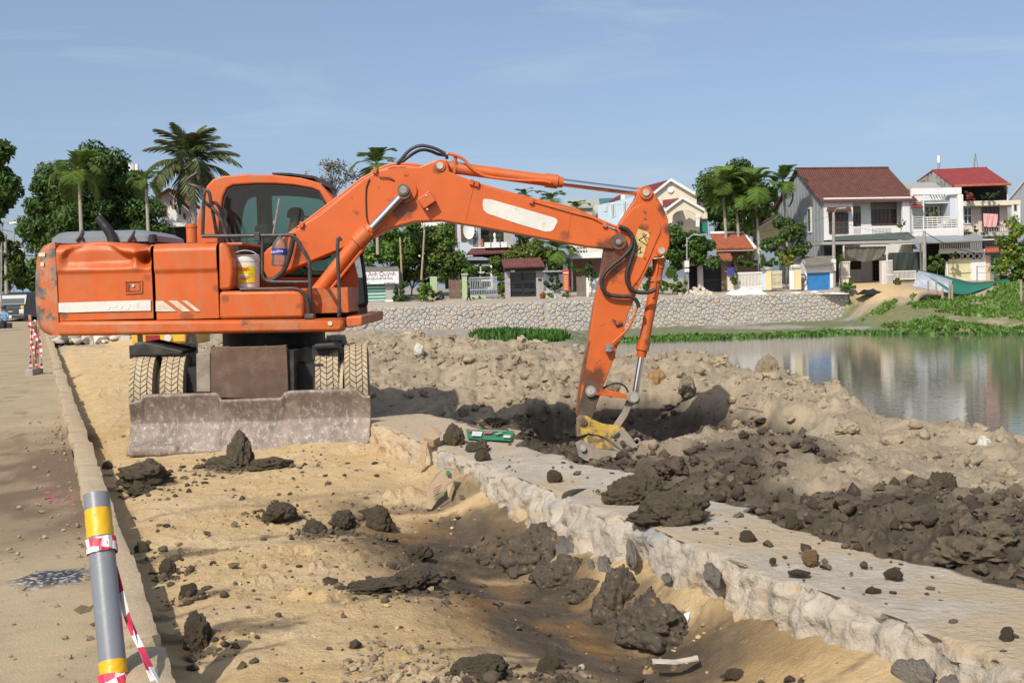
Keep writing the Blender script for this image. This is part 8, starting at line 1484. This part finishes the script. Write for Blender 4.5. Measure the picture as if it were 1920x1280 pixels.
def cluster_mesh(name, seed, rough, n):
    rr_ = random.Random(seed); V, T, k = [], [], 0
    for i in range(n + 1):
        me = lump_mesh('tmp', (5 if n > 6 else 4) if i == 0 else 3, seed + i * 5, rough if i == 0 else .7, .6); v = np.empty(len(me.vertices) * 3, np.float32); me.vertices.foreach_get('co', v); t_ = np.empty(len(me.loops), np.int32); me.loops.foreach_get('vertex_index', t_); bpy.data.meshes.remove(me); v = v.reshape(-1, 3)
        if i: a_ = rr_.uniform(0, 6.28); d_ = rr_.uniform(.55, 1.05); s_ = rr_.uniform(.14, .42); v = v * s_ * np.array([1, 1, .9]) + np.array([d_ * math.cos(a_), d_ * math.sin(a_), -.5 + s_ * .5 + .25 * rr_.random()])
        V.append(v); T.append(t_.reshape(-1, 3) + k); k += len(v)
    return tri_mesh(name, np.concatenate(V), np.concatenate(T))
def clump(label, u, vb, w, h, z0=None, m=M_WET, seed=0, dep=.8, name='mud_clump', cat='mud', rough=.5, group='mud clumps on the works', sink=.12, n=7):
    p_ = G(u, vb, 0.0 if z0 is None else z0)
    if z0 is None:
        for _ in range(5): p_ = G(u, vb, gz(p_.x, p_.y + px(w, p_.y) * .3))
    wm, hm = px(w, p_.y), px(h, p_.y)
    o = link(name, cluster_mesh(name, 400 + seed * 7, rough, n), m, None, smooth='all'); o.scale = (wm / 2.6, wm / 2.6 * dep, hm / 1.6); o.location = p_ + Vector((0, wm * .3, hm * (.36 - sink))); o.rotation_euler = (0, 0, seed * .7)
    return tag(o, label, cat, group)
CL = [('wide flat mud clump beside the kerb left of the blade', 262, 912, 118, 44), ('small mud clump in front of the wide one by the kerb', 258, 926, 62, 18), ('tall pointed mud clump standing before the blade', 446, 876, 66, 66), ('low mud spread at the foot of the pointed clump', 420, 884, 120, 24), ('low mud spread right of the pointed clump', 500, 880, 80, 20), ('oval mud clump in the middle of the sandy strip', 518, 974, 72, 32), ('lumpy mud clump right of the oval one', 642, 992, 60, 36), ('brown crumbly clump between the oval and lumpy ones', 588, 998, 48, 22), ('pointed mud clump nearest the cardboard', 712, 996, 58, 48), ('flat mud clump behind the pointed one near the cardboard', 690, 968, 46, 14),
      ('rounded mud clump in the shadow of the kerb near the bollard', 366, 1215, 78, 62), ('small mud clump against the kerb', 312, 1078, 40, 28), ('small brown clump on the strip by the kerb shadow', 352, 1118, 38, 26), ('small clump at the kerb beside the bollard top', 262, 1038, 34, 22), ('brown stone by the kerb left of the wheel', 200, 880, 24, 16), ('small clod near the foot of the wall below the cardboard', 893, 984, 30, 28), ('clod at the wall foot right of the cardboard', 920, 996, 30, 22), ('dark flat clod low on the strip in the lower middle', 700, 1112, 110, 20), ('dark crumbly heap on the strip in the lower middle', 770, 1108, 120, 34), ('brown heap above the dark crumbly one', 780, 1050, 70, 26), ('low grey heap at the bottom edge of the strip', 900, 1276, 130, 40), ('rounded lump at the bottom edge of the strip', 1030, 1262, 46, 34), ('flat dark clod at the bottom right of the strip', 1380, 1272, 50, 16)]
for i, (lb_, u, v, w, h) in enumerate(CL): clump(lb_, u, v, w * 1.1, h, seed=i + 1, n=7 if w > 55 else 5)
cp = np.array([(x + r_ * a, y + r_ * .8 * b) for x, y, r_ in SMEAR for a, b in rg.normal(size=(int(40 + 130 * r_), 2)) * 1.05]); cp = cp[(NX * cp[:, 0] + NY * cp[:, 1] > .6) & (NX * cp[:, 0] + NY * cp[:, 1] < 3.1)]
scatter('clump_crumbs', 'dark crumbs broken off the mud clumps on the sand', cp, .006 + .028 * rg.random(len(cp)) ** 3.5, M_WET, 1, 131, sink=.3)
gp = [G(640 + 470 * rg.random(), 1205 + 105 * rg.random() ** .7, -.03) for _ in range(900)]; gp = np.array([(p.x, p.y) for p in gp if fbm(np.array([p.x * 2.2]), np.array([p.y * 2.2]), 3, 141)[0] > .44])
scatter('gravel', 'grey gravel and crumbs at the bottom edge of the strip', gp, .005 + .02 * rg.random(len(gp)) ** 3.5, mat('grey_gravel', (.30, .24, .165), .95, isl=.35, bump=.8, bscale=30), 1, 151, sink=.3)
ZT = .255
CT = [('big mud heap on the wall top right of the excavator bucket', 1195, 945, 140, 54), ('second big mud heap on the wall top in front of the bucket pit', 1262, 985, 170, 56), ('grey-brown lump on the wall edge before the two big heaps', 1215, 982, 60, 40), ('round mud lump beside the green carton on the wall', 850, 834, 56, 42), ('low mud heap under the corner of the green carton', 895, 846, 56, 22), ('small clump on the wall top below the green carton', 905, 862, 34, 20), ('small clump in the middle of the wall top', 1040, 902, 36, 22), ('rust-brown stone lying on the wall top', 1524, 1058, 44, 30), ('flat dark clod on the wall top at the right', 1680, 1084, 44, 18), ('dark clod on the wall top near the trench', 1404, 1016, 36, 20), ('rounded clod at the far edge of the wall top', 1490, 992, 42, 32), ('dark clod near the right edge of the wall top', 1892, 1204, 36, 32), ('small dark clod beside the rust-brown stone', 1450, 1056, 18, 12), ('flat clod on the wall top right of the rust-brown stone', 1500, 1078, 46, 8), ('thin flat clod near the right end of the wall top', 1640, 1112, 34, 10)]
for i, (lb_, u, v, w, h) in enumerate(CT): clump(lb_, u, v, w, h, ZT, seed=31 + i, m=mat('rusty_clay', (.22, .14, .065), .9, var=.3, vscale=14, bump=.8, bscale=30) if i == 7 else M_WET)
CS = [('large dark mud slab at the far end of the trench against the wall', 1000, 1075, 112, 92, 8.15), ('second mud slab in the trench beside the large one', 1062, 1108, 92, 76, 7.6), ('crumbling mud slab in the middle of the trench wall', 1098, 1128, 60, 46, 7.3), ('tall mud slab leaning in the near half of the trench', 1165, 1165, 90, 104, 6.75), ('narrow mud slab wedged between two large ones in the trench', 1218, 1180, 52, 84, 6.55), ('broad mud slab at the near end of the trench', 1240, 1215, 120, 88, 6.4), ('olive clay block at the near end of the trench', 1285, 1218, 52, 40, 6.3)]
for i, (lb_, u, v, w, h, D) in enumerate(CS): clump(lb_, u, v, w * 1.6, h * .92, seed=61 + i, name='mud_slab', dep=.75, sink=.1, n=9, m=mat('smeared_mud', (.085, .067, .047), .7, var=.3, vscale=5, bump=.7, bscale=25, col2=(.24, .15, .065), c2lo=.56, c2hi=.64, dscale=4) if i != 6 else mat('olive_clay', (.19, .14, .075), .85, var=.25, vscale=6, bump=.7, bscale=25))
CP = [('big dry clay block on the crest of the spoil bank by the pond', 1445, 712, 58, 48, .1, M_DRY), ('weathered clay lump on the crest left of the big block', 1325, 702, 70, 40, .1, M_DRY), ('orange-brown clay lump beside the bucket cylinder', 1235, 738, 64, 52, 0., mat('ochre_clay', (.33, .20, .09), .95, var=.25, vscale=7, bump=.8, bscale=20)), ('big dark clod standing on the spoil at the right', 1776, 948, 76, 76, 0., M_WET), ('white stone on the dry spoil left of the grass', 785, 662, 24, 22, .45, mat('white_stone', (.55, .53, .47), .85, var=.15, vscale=6, bump=.5, bscale=12)), ('pale rounded stone at the pond edge on the right', 1850, 838, 34, 22, -.1, mat('white_stone')), ('grey-brown clay block behind the bucket', 1290, 740, 50, 34, .05, M_DRY), ('dark wet lump above the pit', 1420, 862, 90, 46, -.05, M_WET), ('dark wet heap between pit and pale spoil', 1330, 842, 80, 44, -.25, M_WET), ('brown clod on the dark spoil strip in the right half', 1560, 900, 70, 44, 0., M_WET), ('pale clay block low on the spoil bank', 1150, 742, 50, 30, .0, M_DRY)]
for i, (lb_, u, v, w, h, z_, m_) in enumerate(CP): clump(lb_, u, v, w, h, z_, seed=81 + i, m=m_, name='clay_lump' if m_ is not mat('white_stone') else 'stone', cat='clay lump' if 'stone' not in lb_ else 'stone', group='lumps on the spoil bank')
# ---- cardboard and carton
CARD = mat('brown_cardboard', (.40, .29, .185), .85, var=.08, vscale=6, dirt=(.30, .20, .12), dlo=.55, dhi=.8, bump=.1, bscale=20)
z9 = lambda l: [(660 + x / 3.2, 600 + y / 3.2) for x, y in l]
cbd = thing('cardboard_sheet', 'torn brown cardboard sheet leaning against the wall foot', 'cardboard', P(826, 950, 10.15))
def plate(name, m, parent, pts, th=.008):
    q = [P(u, v, D) for u, v, D in pts]; nr = (q[1] - q[0]).cross(q[2] - q[0]).normalized(); k = len(q); o = MB().add(q + [p + nr * th for p in q], [tuple(range(k)), tuple(range(2 * k - 1, k - 1, -1))] + [(i, (i + 1) % k, k + (i + 1) % k, k + i) for i in range(k)]).build(name, m, parent)
    bm = bmesh.new(); bm.from_mesh(o.data); bmesh.ops.recalc_face_normals(bm, faces=bm.faces); bm.to_mesh(o.data); bm.free(); return o
zz = lambda l, D: [(*z9([(x, y)])[0], d) for (x, y), d in zip(l, D)]
p1_ = plate('panel', CARD, cbd, zz([(505, 920), (550, 888), (612, 900), (608, 965), (568, 990), (478, 1132), (445, 1128), (460, 1000)], [10.2, 10.28, 10.3, 10.22, 10.16, 9.96, 9.95, 10.08]))
plate('flap', CARD, cbd, zz([(570, 992), (608, 968), (616, 1005), (592, 1070), (578, 1055)], [10.15, 10.2, 10.17, 10.05, 10.05])); plate('flap', CARD, cbd, zz([(548, 868), (612, 898), (552, 888)], [10.36, 10.3, 10.27]))
plate('green_label', mat('green_print', (.02, .20, .09), .7), p1_, zz([(565, 902), (588, 902), (587, 928), (564, 928)], [10.24, 10.25, 10.2, 10.19]), .003)
for k in range(4): plate('print_line', mat('card_print', (.20, .14, .09), .8), p1_, zz([(490, 1010 + k * 16), (540 - k * 6, 985 + k * 16), (540 - k * 6, 989 + k * 16), (490, 1014 + k * 16)], [10.02, 10.08, 10.08, 10.02]), .002)
plate('print_mark', mat('card_green_print', (.16, .20, .10), .8), p1_, zz([(492, 1070), (520, 1050), (552, 1030), (556, 1045), (512, 1075), (494, 1088)], [9.96, 9.99, 10.03, 10.02, 9.97, 9.94]), .002)
fc = thing('cardboard_sheet', 'folded cardboard layers draped over the wall edge by the mud lump', 'cardboard', P(810, 835, 11.6))
for k in range(5): plate('layer', CARD, fc, zz([(415 + k * 4, 690 - k * 9), (470, 668 - k * 8), (525, 672 - k * 7), (528, 735 - k * 9), (490, 755 - k * 9), (432, 742 - k * 10)], [11.62, 11.7, 11.75, 11.5, 11.42, 11.45]), .012)
tag(MB().obox((P(790, 880, 11.2) + P(796, 826, 11.45)) / 2, (P(796, 826, 11.45) - P(790, 880, 11.2)) / 2, (.03, .01, 0), (0, .015, .0)).build('timber_offcut', MST, None, bevel=.004), 'short timber offcut propped under the folded cardboard', 'timber')
gc = thing('green_carton', 'flattened green printed carton lying on the wall top', 'carton', G(920, 818, .27)); zc_ = lambda u, v, dz=0: (u, v, G(u, v, .29 + dz).y)
top4 = [(874, 804), (965, 807), (958, 824), (877, 820)]; gp_ = plate('printed_face', mat('carton_green', (.022, .20, .085), .5, var=.12, vscale=9), gc, [zc_(u, v) for u, v in top4], .012)
plate('torn_flap', CARD, gc, [zc_(*p) for p in ((957, 804), (978, 807), (968, 815), (964, 811))], .01); plate('torn_flap', CARD, gc, [zc_(*p) for p in ((952, 801), (968, 808), (955, 807))], .01)
for pts, m_ in ((((886, 808), (905, 809), (902, 817), (884, 816)), 'carton_white'), (((908, 807), (925, 808), (922, 812), (907, 812)), 'carton_pink'), (((945, 815), (958, 816), (956, 820), (943, 819)), 'carton_white'), (((880, 805), (896, 806), (890, 808), (879, 808)), 'carton_pink'), (((928, 812), (938, 809), (944, 811), (932, 815)), 'carton_lime'), (((900, 805), (950, 806.5), (949, 807.6), (900, 806)), 'carton_lime')):
    plate('print_patch', mat(m_, {'carton_white': (.65, .65, .62), 'carton_pink': (.42, .12, .14), 'carton_lime': (.20, .40, .22)}[m_], .6), gp_, [zc_(*p, .018) for p in pts], .003)
# ---- sticks, pipes, litter
WOODP = mat('pale_stick', (.42, .35, .25), .85, var=.2, vscale=8)
for lb_, nm, a, b, Da, Db, r, m_, n_ in (('thin dark stick lying on the spoil left of the arm', 'stick', (960, 641), (1007, 694), 31, 24, .035, BARK, 'stick'), ('pale bamboo stick lying on the spoil left of the arm', 'stick', (979, 631), (1013, 673), 33, 26, .05, WOODP, 'stick'), ('short pale post standing in the spoil behind the wall', 'post', (884, 704), (888, 772), 20.6, 20.4, .045, WOODP, 'post'), ('pale stub of plank near the grass patch', 'plank', (1003, 642), (1020, 650), 32, 31, .09, WOODP, 'plank'),
                                 ('long dusty pipe on the spoil at the right', 'pipe', (1778, 892), (1846, 860), 11.1, 12.4, .022, mat('dusty_pipe', (.36, .29, .20), .8, var=.2, vscale=8), 'pipe'), ('short dusty pipe poking out of the dark spoil', 'pipe', (1686, 890), (1732, 909), 11.4, 10.7, .024, mat('dusty_pipe'), 'pipe'), ('broken brown stick on the spoil by the big dry block', 'stick', (1385, 764), (1430, 772), 15.6, 15.2, .012, BARK, 'stick')):
    tag(MB().tube(spline([P(*a, Da), (P(*a, Da) + P(*b, Db)) / 2 + Vector((0, 0, .01)), P(*b, Db)], 4), r, 10).build(nm, m_, None, smooth=True), lb_, n_)
tag(MB().tube(spline([P(1062, 934, 8.65), P(1072, 926, 8.75), P(1090, 921, 8.9), P(1112, 920, 9.0)], 5), [.035, .04, .04, .036, .034, .03, .03, .028, .025, .024, .022, .02, .02, .018, .015, .01], 10).build('root', mat('dark_root', (.07, .05, .035), .95, var=.3, vscale=12, bump=.8, bscale=25), None, smooth=True), 'dark root lying over the wall edge', 'root')
lt_ = plate('plastic_wrapper', mat('pale_plastic', (.55, .50, .40), .4, var=.2, vscale=18), None, [(1222, 1236, 6.12), (1265, 1238, 6.10), (1308, 1230, 6.15), (1310, 1238, 6.08), (1268, 1245, 6.03), (1224, 1243, 6.06)], .006); tag(lt_, 'crumpled pale plastic wrapper at the bottom of the trench', 'wrapper')
tag(plate('paper_scrap', W_WHITE, None, [(1282, 1150, 6.6), (1294, 1146, 6.62), (1290, 1164, 6.55)], .004), 'small white scrap between the mud slabs', 'scrap')
rg2 = np.random.default_rng(77)
pt = [G(85 + 55 * rg2.random(), 900 + 50 * rg2.random(), .118) for _ in range(46)]
scatter('flower_petals', 'pink paper petals scattered on the road by the kerb', [(p.x, p.y) for p in pt], [.010 + .008 * rg2.random() for _ in pt], mat('pink_petal', (.52, .05, .20), .7, isl=.3), 1, 301, zs=np.array([.115] * len(pt)), squash=.3)
qt = [(QT(.2 - .5 * rg2.random() ** 3, 4 + 14 * rg2.random())) for _ in range(520)]; scatter('kerb_debris', 'small stones and crumbs along the foot of the kerb', [(p.x, p.y) for p in qt], .004 + .022 * rg2.random(520) ** 5, mat('grey_debris', (.30, .235, .15), .95, isl=.25), 1, 311, zs=np.array([.118] * 520), squash=.7)
rt = [QT(-2.6 * rg2.random() - .1, 4.5 + 12 * rg2.random()) for _ in range(260)]; scatter('road_grit', 'dark grit scattered on the road surface', [(p.x, p.y) for p in rt], .005 + .020 * rg2.random(260) ** 6, mat('dark_grit', (.14, .115, .085), .95, isl=.4), 1, 321, zs=np.array([.105] * 260), squash=.6)
dl = thing('dry_leaf', 'curled dry leaf on the road by the bollard', 'leaf', P(160, 1142, 6.0)); plate('blade', L_DRY, dl, [(138, 1142, 6.02), (152, 1133, 6.1), (168, 1136, 6.1), (178, 1130, 6.12), (170, 1144, 6.0), (150, 1150, 5.95)], .003)
st_ = [P(105 + 140 * rg2.random(), 630 + 12 * rg2.random(), 44 + 3 * rg2.random()) for _ in range(260)]; rh = thing('rubble_heap', 'low heap of white broken stones seen below the excavator tail', 'stone heap', P(180, 642, 45)); o = scatter('stones', None, [(p.x, p.y) for p in st_], .10 + .22 * rg2.random(260) ** 2, mat('pale_rubble'), 1, 331, zs=np.array([p.z for p in st_]), sink=.5, kind=None); o['kind'] = 'stuff'; adopt(o, rh)
